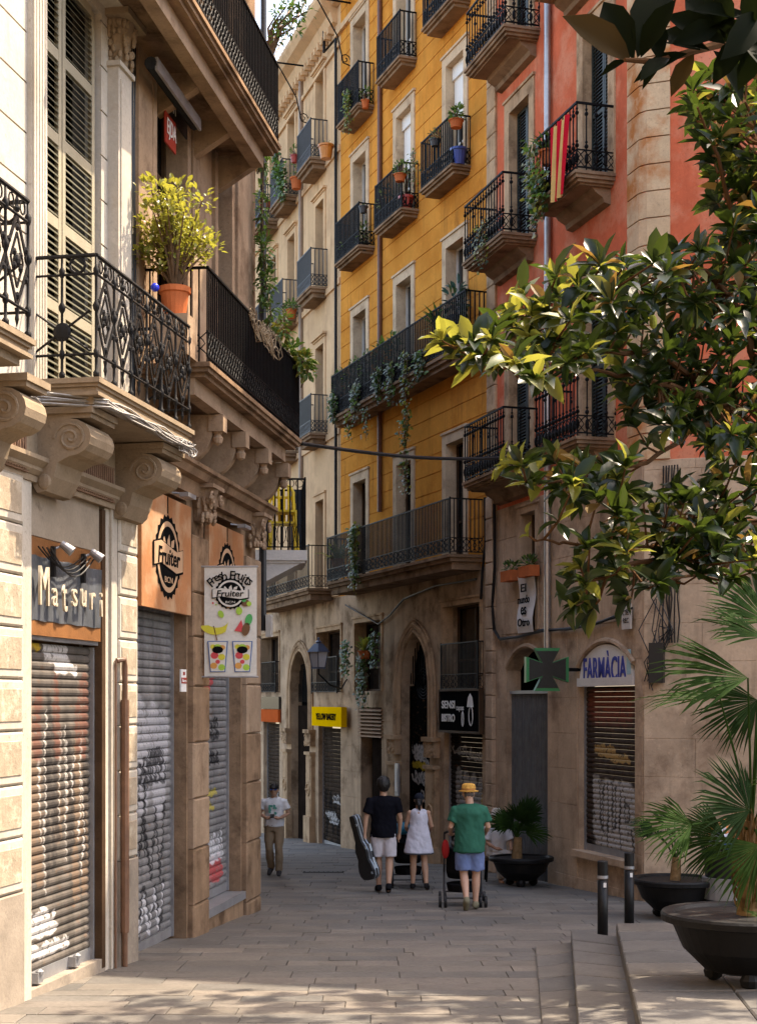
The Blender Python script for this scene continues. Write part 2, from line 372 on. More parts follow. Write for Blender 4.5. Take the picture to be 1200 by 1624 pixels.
LEAF_A = leafmat('leaf_grey_green', (.12,.15,.08), (.2,.2,.11), (.2,.22,.08))
BARK = mat('bark', (.14,.09,.055), .9, .3, 12, .6, 40)
# ------------------------------------------------------------------ façade lines in plan
F1 = Fac((-4.142, 9.0), (-2.681, 16.62))
F2 = Fac((-2.681, 16.62), (-1.817, 22.36))
F3 = Fac((-2.10, 22.42), (-3.3, 37.0))
FC = Fac((-4.38, 50.0), (-.98, 39.27))
FY = Fac((-.98, 39.27), (2.215, 30.39))
FP = Fac((2.215, 30.39), (4.151, 23.72))
FQ = Fac((4.151, 23.72), (18.0, 18.68))
# ------------------------------------------------------------------ ground and paving
TILT = Matrix.Translation((0, 20, 0))@Matrix.Rotation(-math.atan(GS), 4, 'X')
gm = MB(); gm.add([(-150,-150,-.03),(150,-150,-.03),(150,150,-.03),(-150,150,-.03)], [(0,1,2,3)])
ground = gm.build('street_ground', JOINT, M=TILT); ground['kind'] = 'structure'
def left_x(Y):
    for F in (F1, F2):
        if F.P[1] <= Y <= F.Q[1]: return F.P[0]+(Y-F.P[1])*(F.Q[0]-F.P[0])/(F.Q[1]-F.P[1])
    return -4.2 if Y < 9 else -2.2-(Y-22.4)*.12
def right_x(Y):
    if Y < 18.1: return 1.0+(Y-10.5)*.13
    if Y < 24.3: return 6.2-(Y-18)*.1
    for F in (FP, FY, FC):
        if F.Q[1] <= Y <= F.P[1]: return F.P[0]+(Y-F.P[1])*(F.Q[0]-F.P[0])/(F.Q[1]-F.P[1])
    return -4
STN = {}
def stone_mesh(L, D, mi):
    k = (L, D, mi)
    if k not in STN:
        b = .005; mb = MB(); x, y = L/2-.003, D/2-.003; h = .03
        mb.add([(-x,-y,-h),(x,-y,-h),(x,y,-h),(-x,y,-h),(-x,-y,-b),(x,-y,-b),(x,y,-b),(-x,y,-b),(-x+b,-y+b,0),(x-b,-y+b,0),(x-b,y-b,0),(-x+b,y-b,0)],
               [(0,1,5,4),(1,2,6,5),(2,3,7,6),(3,0,4,7),(4,5,9,8),(5,6,10,9),(6,7,11,10),(7,4,8,11),(8,9,10,11)])
        me = bpy.data.meshes.new('paving_stone'); me.from_pydata(mb.v, [], mb.f); me.materials.append(PAVE[mi]); STN[k] = me
    return STN[k]
rnd = random.Random(3)
stones = []; y = 10.6; row = 0
while y < 47:
    D = rnd.choice([.34, .38, .42, .46]) if y < 26 else .46
    Yc = y+D/2; xl, xr = left_x(Yc)-.25, right_x(Yc)+.3; x = xl-rnd.random()*.6
    while x < xr:
        L = rnd.choice([.45, .6, .75, .9, 1.1]); u = CXP+(x+L/2)/Yc*FPX
        if -60 < u < 1260: stones.append((x+L/2, Yc, L, D))
        x += L
    y += D; row += 1
def area(s): return -s[2]*s[3]/s[1]**3 if s[1] > 12.3 else 0
order = sorted(range(len(stones)), key=lambda i: area(stones[i])); rest = MB()
for rank, i in enumerate(order):
    X, Y, L, D = stones[i]
    patch = noise.noise(Vector((X*.35, Y*.3, 3))); mi = min(6, max(0, int(3+patch*3+rnd.gauss(0, 1.5))))
    dz = rnd.uniform(-.004, .004); ly = (Y-20)/math.cos(math.atan(GS)); tl = rnd.uniform(-.006, .006), rnd.uniform(-.006, .006)
    if rank < 300:
        o = bpy.data.objects.new('paving_stone', stone_mesh(L, D, mi)); COL.objects.link(o); o.parent = ground
        o.matrix_basis = Matrix.Translation((X, ly, dz))@Matrix.Rotation(tl[0], 4, 'X')@Matrix.Rotation(tl[1], 4, 'Y')
    else:
        x_, y_, h = L/2-.003, D/2-.003, .03; b = .005
        rest.add([(X+a*(x_-c*b), ly+bb*(y_-c*b), dz-(b if not c else 0)) for c in (0, 1) for a, bb in ((-1,-1),(1,-1),(1,1),(-1,1))],
                 [(4,5,6,7),(0,1,5,4),(1,2,6,5),(2,3,7,6),(3,0,4,7)], mi)
o = rest.build('paving_stones', PAVE, ground, kind='stuff')
# ------------------------------------------------------------------ common building pieces
def bars(mb, x0, x1, y, z0, z1, pitch, r=.007, axis='x', other=0):
    n = max(1, int(round(abs(x1-x0)/pitch)))
    for i in range(n+1):
        q = x0+(x1-x0)*i/n
        a = (q, y) if axis == 'x' else (y, q)
        mb.box(a[0]-r, a[0]+r, a[1]-r, a[1]+r, z0, z1)
def lattice(mb, x0, x1, y, z0, z1, pitch, r=.006, axis='x'):
    n = max(1, int(round(abs(x1-x0)/pitch))); st = (x1-x0)/n
    for i in range(n):
        a, b = x0+st*i, x0+st*(i+1); c = (a+b)/2; h = z1-z0
        def P(q, z): return (q, y, z) if axis == 'x' else (y, q, z)
        mb.tube([P(a, z0), P(c, z0+h*.28), P(b-.15*st, z0+h*.5), P(c, z0+h*.75), P(a, z1)], r, 4, False)
        mb.tube([P(b, z0), P(c, z0+h*.28), P(a+.15*st, z0+h*.5), P(c, z0+h*.75), P(b, z1)], r, 4, False)
def railing(mb, x0, x1, p, z, h=1.0, pitch=.115, band=.25, left=True, right=True, r=.012, bandtop=False, wall=0.0):
    """wrought iron balustrade: front plus the two returns to the wall"""
    t = .013
    spans = [('x', x0, x1, -p)]
    if left: spans.append(('y', -p, wall, x0))
    if right: spans.append(('y', -p, wall, x1))
    for ax, a, b, c in spans:
        bars(mb, a, b, c, z+.05, z+h, pitch, r, ax)
        for zz, q in ((z+.05, .009), (z+h, t), (z+.05+band, .008)):
            if ax == 'x': mb.box(a-t, b+t, c-q*1.3, c+q*1.3, zz-q, zz+q)
            else: mb.box(c-q*1.3, c+q*1.3, a, b, zz-q, zz+q)
        if band: lattice(mb, a, b, c, z+.055, z+.045+band, .12, r, ax)
    for x in (x0, x1): mb.box(x-.014, x+.014, -p-.014, -p+.014, z, z+h+.03)
def slab(mb, x0, x1, p, z, steps=((0, .05), (.035, .05), (.09, .09))):
    """moulded balcony floor: z is its top; steps are (set back, thickness)"""
    zz = z
    for sb, th in steps:
        mb.box(x0+sb, x1-sb, -p+sb, .02, zz-th-.002, zz); zz -= th
    return zz
def balcony(bld, F, uL, uC, v, p, h=1.0, ext=0.03, slabm=None, ironm=None, pitch=.115, band=.25, steps=((0,.05),(.035,.05),(.1,.1)), z=None, u_v=None):
    """balcony whose front runs from image column uL to the near corner uC; v is the slab top at the corner"""
    x0, x1 = F.s(uL, p), F.s(uC, p)
    if z is None: z = F.z(u_v or uC, v, p)
    b = empty('balcony', parent=bld)
    mb = MB(); slab(mb, x0-.04, x1+.04, p+.04, z, steps); mb.build('balcony_slab', slabm or PALEPINK, b)
    mb = MB(); railing(mb, x0, x1, p, z, h, pitch, band, r=.012 if pitch > .09 else .009); mb.build('railing', ironm or IRON, b)
    return x0, x1, z
def surround(mb, a, b, c, d, w=.15, pr=.04, head=.0):
    """stone frame round an opening: two jambs and a lintel, butted"""
    mb.box(a-w, a+.012, -pr, .215, c, d-.012); mb.box(b-.012, b+w, -pr, .215, c, d-.012); mb.box(a-w, b+w, -pr, .215, d-.012, d+w)
    mb.box(a-w-.03, b+w+.03, -pr-.03, .1, d+w, d+w+.05)
    if head: mb.box(a-w-.07, b+w+.07, -pr-.08, .1, d+w+.05, d+w+.05+head)
def louvre(mb, x0, x1, y, z0, z1, pitch=.06, fr=.05):
    mb.box(x0, x0+fr, y-.02, y+.02, z0, z1); mb.box(x1-fr, x1, y-.02, y+.02, z0, z1)
    for q in (z0, (z0+z1)/2-fr/2, z1-fr): mb.box(x0+fr, x1-fr, y-.018, y+.018, q, q+fr)
    n = int((z1-z0-2*fr)/pitch)
    for i in range(n):
        z = z0+fr+pitch*(i+.5); mb.add([(x0+fr,y-.016,z-.02),(x1-fr,y-.016,z-.02),(x1-fr,y+.016,z+.022),(x0+fr,y+.016,z+.022),(x0+fr,y-.016,z-.012),(x1-fr,y-.016,z-.012),(x1-fr,y+.016,z+.03),(x0+fr,y+.016,z+.03)],
            [(0,3,2,1),(4,5,6,7),(0,1,5,4),(2,3,7,6)])
def window(bld, a, b, c, d, kind, y=.22, mats=None, lean=0):
    """what fills an opening: glazed doors, louvred shutters, a half-lowered blind, curtains or a bare dark door"""
    wn = empty('window', parent=bld); mx = (a+b)/2
    MB().box(a, b, y+.05, y+.07, c, d).build('pane', PANE, wn)
    fm = mats or mat('white_window_paint', (.6,.57,.52), .5, .1, 4, .1, 60)
    mb = MB(); f = .05
    for q in (a, mx-f*.6, b-f): mb.box(q, q+f, y, y+.045, c, d)
    for q in (c, c+(d-c)*.33, d-f): mb.box(a+f, b-f, y+.004, y+.041, q, q+f)
    mb.build('window_frame', fm, wn)
    if kind == 'louvre':
        mb = MB(); louvre(mb, a+.01, mx-.01, y-.06, c+.02, d-.02); louvre(mb, mx+.01, b-.01, y-.06, c+.02, d-.02)
        mb.build('louvred_shutter', mat('dark_green_shutter', (.02,.03,.028), .5, .2, 5, .2, 60), wn)
    if kind == 'blind':
        bz = d-(d-c)*.3; MB().box(a+.02, b-.02, y-.1, y-.02, d-.3, d).build('blind_box', mat('white_blind', (.72,.70,.66), .6, .05, 4, .05, 50), wn)
        MB().box(a+.03, b-.03, y-.05, y-.035, bz-.5, d-.3).build('blind', mat('white_blind', (.72,.70,.66)), wn)
    if kind == 'curtain':
        mb = MB(); n = 14
        for i in range(n):
            x0 = mx+(b-mx)*i/n; x1 = mx+(b-mx)*(i+1)/n; ya = y-.03+.02*(i % 2); yb = y-.03+.02*((i+1) % 2)
            mb.add([(x0,ya,c+.05),(x1,yb,c+.05),(x1,yb,d-.05),(x0,ya,d-.05)], [(0,1,2,3)])
        mb.build('curtain', mat('white_curtain', (.6,.58,.56), .9, .1, 4, .1, 60), wn)
    if kind == 'orange':
        MB().box(mx+.02, b-.02, y-.05, y-.02, c+.05, d-.05).build('door_leaf', mat('orange_door', (.55,.17,.03), .5, .15, 4, .2, 60), wn)
    if kind == 'greendoor':
        MB().box(mx, b-.01, y-.06, y-.02, c, d).build('door_leaf', mat('deep_green_door', (.02,.06,.045), .5, .15, 4, .2, 60), wn)
    return wn
def roller(parent, x0, x1, z0, z1, y, m, pitch=.085, name='roller_shutter', individual=True):
    """roller shutter: one curved slat per course"""
    r = empty(name, parent=parent); n = int((z1-z0-.12)/pitch); pitch = (z1-z0-.12)/n
    MB().box(x0, x1, y-.02, y+.02, z0, z0+.12).build('bottom_bar', ZINC, r)
    prof = [(0, 0), (-.012, pitch*.12), (-.02, pitch*.4), (-.018, pitch*.68), (-.004, pitch*.9), (.006, pitch*.97), (.012, pitch*.97), (.012, 0)]
    base = MB().sweep(prof, x0, x1)
    if individual:
        o = None
        for i in range(n):
            Mx = Matrix.Translation((0, y, z0+.12+pitch*i))
            if o is None: o = base.build('slat', m, r, Mx)
            else: part('slat', o, r, Mx)
    else:
        mb = MB()
        for i in range(n): mb.sweep([(a+y, b+z0+.12+pitch*i) for a, b in prof], x0, x1)
        mb.build('slats', m, r)
    for q in (x0-.04, x1): MB().box(q, q+.04, y-.05, y+.03, z0, z1).build('side_rail', ZINC, r)
    return r
def blocks(parent, x0, x1, joints, pr, m, name='stone_block', b=.018, gap=.014, back=.02, rough_m=None):
    for z0, z1 in zip(joints[:-1], joints[1:]):
        mb = MB().bev(x0, x1, -pr, back, z0+gap/2, z1-gap/2, b)
        if rough_m:
            q = .055; mb.bev(x0+q, x1-q, -pr-.008, -pr+.01, z0+q+.03, z1-q-.03, .006, 1)
        mb.build(name, [m, rough_m] if rough_m else m, parent)
def scroll(mb, x0, x1, p, z, h):
    """console bracket: S-shaped side, volute ridges on both cheeks"""
    pr = []
    for i in range(9):
        a = math.pi*(.5-i/8*1.0); pr.append((-p*.62-math.cos(a)*p*.36, z-h*.30+math.sin(a)*h*.24))
    prof = [(0, z), (-p*.98, z), (-p*.98, z-h*.06)]+pr+[(-p*.42, z-h*.62), (-p*.36, z-h*.8), (-p*.22, z-h*.98), (-p*.08, z-h), (0, z-h*.9)]
    mb.sweep(prof, x0, x1)
    for xx in (x0, x1):
        pts = []
        for i in range(26):
            a = i*.5; rr = .05+.9*(1-i/26); pts.append((xx, -p*.64+math.cos(a)*p*.29*rr, z-h*.31+math.sin(a)*h*.22*rr))
        mb.tube(pts, .016, 5); mb.ell((xx, -p*.2, z-h*.86), (.02, p*.12, h*.1), 8, 6)
    mb.box(x0-.03, x1+.03, -p*1.02, 0, z, z+.06)
# ================================================================== cream building (left, sunlit)
B1 = empty('cream_town_house', F1.M); tag(B1, 'sunlit cream stone house with tall louvred shutters and ornate iron balcony, at the left edge', 'building')
zs1 = F1.z(158, 597, .7)                      # balcony floor
s_ = F1.s
sh = (s_(46), s_(166)); zg = -.4
zbelt = F1.z(107, 770)
win = (s_(70), s_(161), zs1, F1.z(110, -40))
zlow = F1.z(107, 1022)
wl = wall_mesh(0, F1.L, -1.5, 16, [(sh[0], sh[1], -.9, zbelt), win, (win[0]-4.0, win[0]-2.6, zs1, win[3]), (win[0], win[1], 11.4, 14.3)],
               [zs1-.06+.462*k for k in range(1, 22)], .02, .02)
back_box(wl, 0, F1.L, -1.5, 16, .0, 8); wl.build('wall', WHITESTONE, B1)
iv = F1.M.inverted(); rg = [iv@Vector((x_, y_, 0)) for x_, y_ in ((F1.P[0], F1.P[1]), (-7.6, -12), (22, -15), (22, -22), (-14, -22), (-12, 10))]
wl = MB(); n_ = len(rg); wl.add([(q.x, q.y, z) for z in (-1, 17) for q in rg], [list(range(n_, 2*n_))]+[(i, (i+1) % n_, (i+1) % n_+n_, i+n_) for i in range(n_)]); wl.build('added_square_wall', mat('square_render', (.40,.29,.18), .85), B1)  # unseen walls round the square behind the viewer, added to cut sky fill
window(B1, win[0], win[1], 11.4, 14.3, 'louvre')
# fluted strips and pilasters either side of the window
mb = MB()
a, b = s_(43), s_(65)
for i in range(5): mb.box(a+(b-a)*i/5+.01, a+(b-a)*(i+1)/5-.01, -.07, .01, zs1, 9.6)
mb.box(a, b, -.045, .01, zs1, 9.7); mb.build('fluted_pilaster', WHITESTONE, B1)
a, b = s_(171), s_(192); zc = F1.z(182, 118)
pil = MB().box(a, b, -.12, .01, zs1, zc).box(a+.05, b-.05, -.135, -.11, zs1+.2, zc-.12).box(a-.03, b+.03, -.15, .01, zc, zc+.05).build('pilaster', WHITESTONE, B1)
cp = MB(); zt = F1.z(182, 42)
cp.loft([((( a+b)/2, -.04, zc+.05), .14, .1), (((a+b)/2, -.05, (zc+zt)/2), .15, .12), (((a+b)/2, -.06, zt), .2, .16)], 12)
rr = random.Random(5)
for i in range(46):
    an = rr.uniform(math.pi*.9, math.pi*2.1); h = rr.random(); q = .15+.05*h
    cp.ell(((a+b)/2+math.cos(an)*q, -.05+math.sin(an)*q*.85, zc+.06+h*(zt-zc-.08)), (.03, .03, .045), 6, 4)
cp.box(a-.08, b+.08, -.26, .01, zt, zt+.07); cp.build('capital', CREAMSTUCCO, pil)
mb = MB().box(s_(40), s_(196), -.2, .01, zt+.07, zt+.42).box(s_(38), s_(200), -.3, .01, zt+.42, zt+.5); mb.build('entablature', WHITESTONE, B1)
# the pair of tall louvred leaves
sht = empty('louvred_shutters', parent=B1)
def near_leaf(x0, x1, y):
    z0, z1 = zs1+.04, win[3]-.04; st = .075; lf = MB()
    lf.box(x0, x0+st, y-.022, y+.022, z0, z1); lf.box(x1-st, x1, y-.022, y+.022, z0, z1)
    n = 5; hs = [z0+(z1-z0)*k/n for k in range(n+1)]
    for q in hs: lf.box(x0+st, x1-st, y-.02, y+.02, q-.055, q+.055)
    lf.build('leaf_frame', WOODCREAM, sht)
    L = x1-x0-2*st; sm = MB().add([(0,-.024,-.024),(L,-.024,-.024),(L,.02,.026),(0,.02,.026),(0,-.024,-.014),(L,-.024,-.014),(L,.02,.036),(0,.02,.036)], [(0,3,2,1),(4,5,6,7),(0,1,5,4),(2,3,7,6),(0,4,7,3),(1,2,6,5)])
    first = None
    for q0, q1 in zip(hs[:-1], hs[1:]):
        k = int((q1-q0-.11)/.062)
        for i in range(k):
            Mx = Matrix.Translation((x0+st, y, q0+.055+(q1-q0-.11)*(i+.5)/k))@Matrix.Rotation(rr.uniform(-.04, .04), 4, 'X')
            if first is None: first = sm.build('slat', WOODOLIVE, sht, Mx)
            else: part('slat', first, sht, Mx)
near_leaf(s_(71), s_(104), .06); near_leaf(s_(105.5), s_(156), .06)
MB().box(win[0], win[1], .18, .2, zs1, win[3]).build('pane', PANE, B1)
# balcony floors, consoles, ironwork
def near_balcony(x0, x1, p, name='balcony', left=True, ring=True):
    bal = empty(name, parent=B1)
    mb = MB(); slab(mb, x0, x1, p, zs1, ((0,.045),(.025,.03),(.05,.05),(.02,.03),(.1,.07))); mb.build('balcony_slab', CREAMSTUCCO, bal)
    zr = zs1; y = -p+.05; H = 1.12; a, b = x0+.05, x1-.05; L = b-a
    def rail3(zz, r, nm):
        mb = MB().tube([(a, y, zz), (b, y, zz)], r, 6)
        for q in ((a, b) if left else (b,)): mb.tube([(q, y, zz), (q, 0, zz)], r, 6)
        mb.build(nm, IRON2, bal)
    rail3(zr+H, .02, 'top_rail'); rail3(zr+H-.17, .013, 'middle_rail'); rail3(zr+.22, .014, 'bottom_rail')
    prof = [(.012,0),(.03,.02),(.03,.05),(.014,.07),(.014,.18),(.026,.2),(.026,.25),(.013,.27),(.013,.6),(.03,.63),(.035,.66),(.014,.7),(.013,.92),(.026,.95),(.03,.99),(.012,1.02),(.012,1.1)]
    post = MB().lathe((0,0,0), prof, 8).build('baluster', IRON2, bal, Matrix.Translation((a, y, zr)), True)
    n = max(2, int(round(L/.44)))
    for i in range(1, n+1): part('baluster', post, bal, Matrix.Translation((a+L*i/n, y, zr)))
    for q in ((a, b) if left else (b,)):
        part('baluster', post, bal, Matrix.Translation((q, y+.33, zr)))
        part('baluster', post, bal, Matrix.Translation((q, y+.62, zr)))
    # lozenge panel of flat bars with leaves and a boss at the crossing
    cw = L/n/2; z0, z1 = .22, H-.17; lz = MB(); hw = .016
    def strip(p0, p1, w_=.016):
        d = Vector((p1[0]-p0[0], 0, p1[1]-p0[1])); nn = Vector((-d.z, 0, d.x)).normalized()*w_
        q = [Vector((p0[0], 0, p0[1])), Vector((p1[0], 0, p1[1]))]
        vs_ = [q[0]+nn, q[0]-nn, q[1]-nn, q[1]+nn]
        lz.add([(k.x, -.006, k.z) for k in vs_]+[(k.x, .006, k.z) for k in vs_], [(0,1,2,3),(7,6,5,4),(0,4,5,1),(2,6,7,3),(1,5,6,2),(3,7,4,0)])
    zm = (z0+z1)/2
    for d in (0,):
        strip((0, zm), (cw, z1)); strip((cw, z1), (2*cw, zm)); strip((0, zm), (cw, z0)); strip((cw, z0), (2*cw, zm))
        strip((cw*.45, zm), (cw, zm+.22), .01); strip((cw, zm+.22), (cw*1.55, zm), .01); strip((cw*.45, zm), (cw, zm-.22), .01); strip((cw, zm-.22), (cw*1.55, zm), .01)
    lz.ell((cw, 0, zm), (.045, .03, .06), 8, 6)
    for q in ((cw-.06, zm+.05), (cw+.06, zm+.05), (cw-.06, zm-.06), (cw+.06, zm-.06), (cw, zm+.26), (cw, z0+.08), (.05, zm+.12), (2*cw-.05, zm+.12), (.05, zm-.12), (2*cw-.05, zm-.12)): lz.ell((q[0], -.005, q[1]), (.022, .02, .032), 6, 4)
    lz.lathe((cw, 0, z1+.02), [(.018,0),(.026,.03),(.012,.06),(.018,.09),(.002,.15)], 6); lz.lathe((cw, 0, z0-.17), [(.002,0),(.018,.06),(.012,.1),(.02,.15)], 6)
    for dz in (z1+.085,):
        for ox in (cw*.5, cw*1.5):
            lz.tube([(ox+.045*math.cos(t*.7), 0, dz+.055*math.sin(t*.7)) for t in range(10)], .008, 4)
    f = lz.build('lozenge_panel', IRON2, bal, Matrix.Translation((a, y, zr)))
    for i in range(1, n): part('lozenge_panel', f, bal, Matrix.Translation((a+2*cw*i, y, zr)))
    for q in ((a, b) if left else (b,)):
        rg = MB(); rg.tube([(q, y+.18+.075*math.cos(t*.63), zr+H-.085+.075*math.sin(t*.63)) for t in range(11)], .013, 6); rg.build('ring', IRON2, bal)
        rg = MB(); rg.tube([(q, y+.06, zr+.25), (q, y+.6, zr+.62)], .012, 5); rg.tube([(q, y+.06, zr+.62), (q, y+.6, zr+.25)], .012, 5); rg.ell((q, y+.33, zr+.43), (.02, .09, .09), 8, 6); rg.build('side_cross', IRON2, bal)
    return bal
xb0, xb1 = s_(158, .7), s_(309, .7)
near_balcony(xb0, min(xb1, F1.L-.02), .7)
near_balcony(s_(-330, .7), s_(58, .7), .7, left=False)
for (ua, ub) in ((52, 96), (176, 212), (-60, -20)):
    mb = MB(); scroll(mb, s_(ua), s_(ub)-.05, .58, zs1-.30, .72); mb.build('scroll_console', CREAMSTUCCO, B1, smooth=False)
# ribbed frieze panels, belt moulding, boards over the shop
zf = zs1-.95
mb = MB(); mb.box(0, F1.L-.01, -.05, .01, zf+.02, zs1-.2)
mb.build('frieze', CREAMSTUCCO, B1)
for (ua, ub) in ((-5, 31), (100, 170)):
    x0, x1 = s_(ua), s_(ub); k = int((x1-x0)/.055)
    mb = MB(); mb.box(x0-.03, x1+.03, -.075, -.045, zf+.08, zf+.1)
    mb.box(x0-.03, x1+.03, -.075, -.045, zf+.42, zf+.44)
    for i in range(k): mb.box(x0+.055*i+.008, x0+.055*i+.045, -.09, -.045, zf+.1, zf+.42)
    mb.build('ribbed_panel', mat('rust_brown_frieze', (.20,.12,.08), .8, .2, 5, .3, 50), B1)
mb = MB(); zb = F1.z(107, 775)
mb.sweep([(.01, zb), (-.06, zb), (-.10, zb+.04), (-.10, zb+.07), (-.16, zb+.12), (-.16, zb+.16), (.01, zb+.2)], 0, F1.L-.012); mb.build('belt_moulding', CREAMSTUCCO, B1)
# rusticated piers
jl = [F1.z(14, v) for v in (1417, 1330, 1246, 1160, 1077, 994, 910, 828)]; jl.append(zb-.02)
TOOLED = mat('tooled_tan_stone', (.37,.30,.22), .9, .25, 5, .7, 26, stain=((.55,.48,.38), .8, 6, .52), streak=((.2,.14,.09), .4))
blocks(B1, s_(-120), s_(30), jl, .05, WHITESTONE, rough_m=TOOLED); MB().box(s_(31.5), s_(45.5), -.03, .02, -.9, zb-.02).build('door_jamb', WHITESTONE, B1)
MB().bev(s_(-120), s_(30), -.06, .02, -.9, jl[0]-.01, .01).build('plinth_block', mat('grey_plinth', (.30,.25,.2), .9, .2, 2.5, .4, 30, stain=((.12,.1,.085), .5, 2.2, .52)), B1)
jr = [F1.z(198, v) for v in (1361, 1290, 1221, 1150, 1083, 1015, 947, 879)]; jr.append(zb-.02)
blocks(B1, s_(183), F1.L-.012, jr, .05, WHITESTONE, rough_m=TOOLED); MB().box(s_(173), s_(182), -.03, .02, -.9, zb-.02).build('door_jamb', WHITESTONE, B1)
MB().bev(s_(183), F1.L-.012, -.06, .02, -.9, jr[0]-.01, .01).build('plinth_block', MATS['grey_plinth'], B1)
# shop front in the opening
x0, x1 = sh; zst = F1.z(100, 1548)
MB().box(x0, x1, -.01, .3, -.9, zst).build('door_sill', MATS['grey_plinth'], B1)
rq = random.Random(17)
def drips(n, xa, xb, za, zb_, sd): 
    q = random.Random(sd); return [[(x+q.uniform(-.05, .05), z0), (x+q.uniform(-.03, .03), (z0+z1)/2), (x+q.uniform(-.04, .04), z1)] for x, z0, z1 in ((q.uniform(xa, xb), q.uniform(za, (za+zb_)/2), q.uniform((za+zb_)/2, zb_)) for _ in range(n))]
xr = x1-.14
gl = [((.15,.105,.075), .055, drips(11, x0+.1, xr, zst+.7, zst+2.8, 1), .04), ((.05,.045,.042), .04, drips(12, x0+.1, xr, zst+.8, zst+2.7, 2), .03),
      ((.40,.37,.34), .010, drips(9, x0+.1, xr, zst+.8, zst+2.7, 3), .012), ((.13,.065,.05), .05, drips(7, x0+.1, xr, zst+2.1, zst+2.95, 4), .04),
      ((.5,.33,.03), .03, scribble(x0+.05, x0+.75, zst+2.95, zst+3.4, 2, 3), .015), ((.5,.48,.46), .03, scribble(x0+.6, xr, zst+2.9, zst+3.35, 2, 4), .02), ((.55,.53,.51), .03, scribble(x0+.1, xr-.2, zst+.25, zst+.75, 3, 8), .02)]
G1 = graffiti('striped_grey_shutter', (.12,.105,.092), F1, gl, .5)
roller(B1, x0+.02, x1-.14, zst, zlow, .12, G1, .082)
MB().box(x1-.1, x1, -.012, .2, zst-.1, zbelt-.12).build('brown_jamb', WOODBROWN, B1)
for u in (68, 127):
    x = s_(u); mb = MB(); mb.box(x-.06, x+.06, .02, .1, zst+.02, zst+.12); mb.lathe((x, .03, zst+.1), [(.035,0),(.04,.03),(.01,.05)], 8); mb.build('padlock', ZINC, B1)
MB().box(x0, x1-.1, .02, .28, F1.z(107, 862), zbelt).build('fascia_board', mat('stained_beige_board', (.33,.27,.205), .85, .14, 2, .3, 40, stain=((.08,.055,.04), .7, 3.2, .6)), B1)
MB().box(x0, x1-.1, .03, .1, zlow+.02, zlow+.06).build('shutter_lintel', ZINC, B1)
# name board: timber, beaten metal sheet, letters standing off it, two spotlights
sg = empty('shop_sign', F1.M@Matrix.Translation(((x0+x1)/2, 0, zlow+.06))); tag(sg, 'grey metal shop sign with raised timber letters reading Matsuri, above the striped roller shutter', 'sign')
hw = (x1-x0)/2; zz0 = zlow+.06; zA, zB, zC, zD = 0, F1.z(107, 990)-zz0, F1.z(107, 893)-zz0, F1.z(107, 864)-zz0
MB().box(-hw, hw-.11, .0, .06, zA, zD).build('backing_board', WOODORANGE, sg)
sheet = MB(); nx = 16
for i in range(nx):
    q0, q1 = -hw+(2*hw-.12)*i/nx, -hw+(2*hw-.12)*(i+1)/nx; w0, w1 = .008*math.sin(i*1.7), .008*math.sin((i+1)*1.7)
    sheet.add([(q0,-.012+w0,zB+w0),(q1,-.012+w1,zB+w1),(q1,-.012-w1,zC+w1),(q0,-.012-w0,zC+w0),(q0,-.002,zB),(q1,-.002,zB),(q1,-.002,zC),(q0,-.002,zC)], [(0,1,2,3),(4,7,6,5),(0,4,5,1),(2,6,7,3)])
sheet.build('metal_sheet', mat('beaten_zinc_sheet', (.09,.098,.11), .6, .4, 3, .3, 20, metal=.3), sg)
for i, ch in enumerate('Matsuri'):
    cx = -hw+.17+(2*hw-.46)*i/6.0; big = ch == 'M'
    lettering(ch, mat('pale_timber_letter', (.50,.42,.31), .6, .2, 8, .3, 50), sg, cx+.01*(i % 2), -.075, (zB+zC)/2-.05-.02*math.sin(i*1.2)+(.07 if big else 0), h=(.36 if big else .26 if ch in 't' else .17 if ch != 'i' else .24), w=(.21 if big else .10 if ch in 'ti' else .12)*(.4 if ch == 'i' else 1), depth=.012, off=.0, rot=.08*math.sin(i*2), name='letter')
for u in (80, 128):
    x = s_(u)-(x0+x1)/2; lm = empty('spotlight', parent=sg)
    MB().box(x-.04, x-.0, -.06, -.02, zC-.17, zC+.12).build('mount_bar', BLACKPLASTIC, lm)
    mb = MB(); mb.tube([(x, -.05, zC+.1), (x+.06, -.13, zC+.14)], .012, 6); mb.tube([(x+.03, -.10, zC+.15), (x+.06, -.2, zC+.07)], [.035, .05], 12); mb.build('lamp_head', ZINC, lm)
wr = MB()
for k in range(4):
    wr.tube([(-hw+.1+t*.12+.05*k, -.05-.02*k, zC+.08-.14*math.sin(min(1, t/9)*math.pi)*(1+.2*k)) for t in range(10)], .008, 5)
wr.build('loose_wiring', CABLE, sg)
# rain pipe
mb = MB(); x = s_(181); mb.tube([(x-.03, -.04, F1.z(181, 1048)), (x+.05, -.1, F1.z(181, 1046)), (x+.06, -.1, F1.z(181, 1056)), (x+.06, -.1, -.6)], .03, 8); mb.tube([(x+.06, -.1, F1.z(181, 1110)), (x+.06, -.1, F1.z(181, 1480))], .045, 8)
mb.tube([(x-.08, -.05, F1.z(181, 1048)), (x-.08, -.05, -.6)], .015, 6)
mb.build('rain_pipe', mat('brown_pipe_paint', (.16,.08,.045), .5, .25, 8, .2, 60), B1)
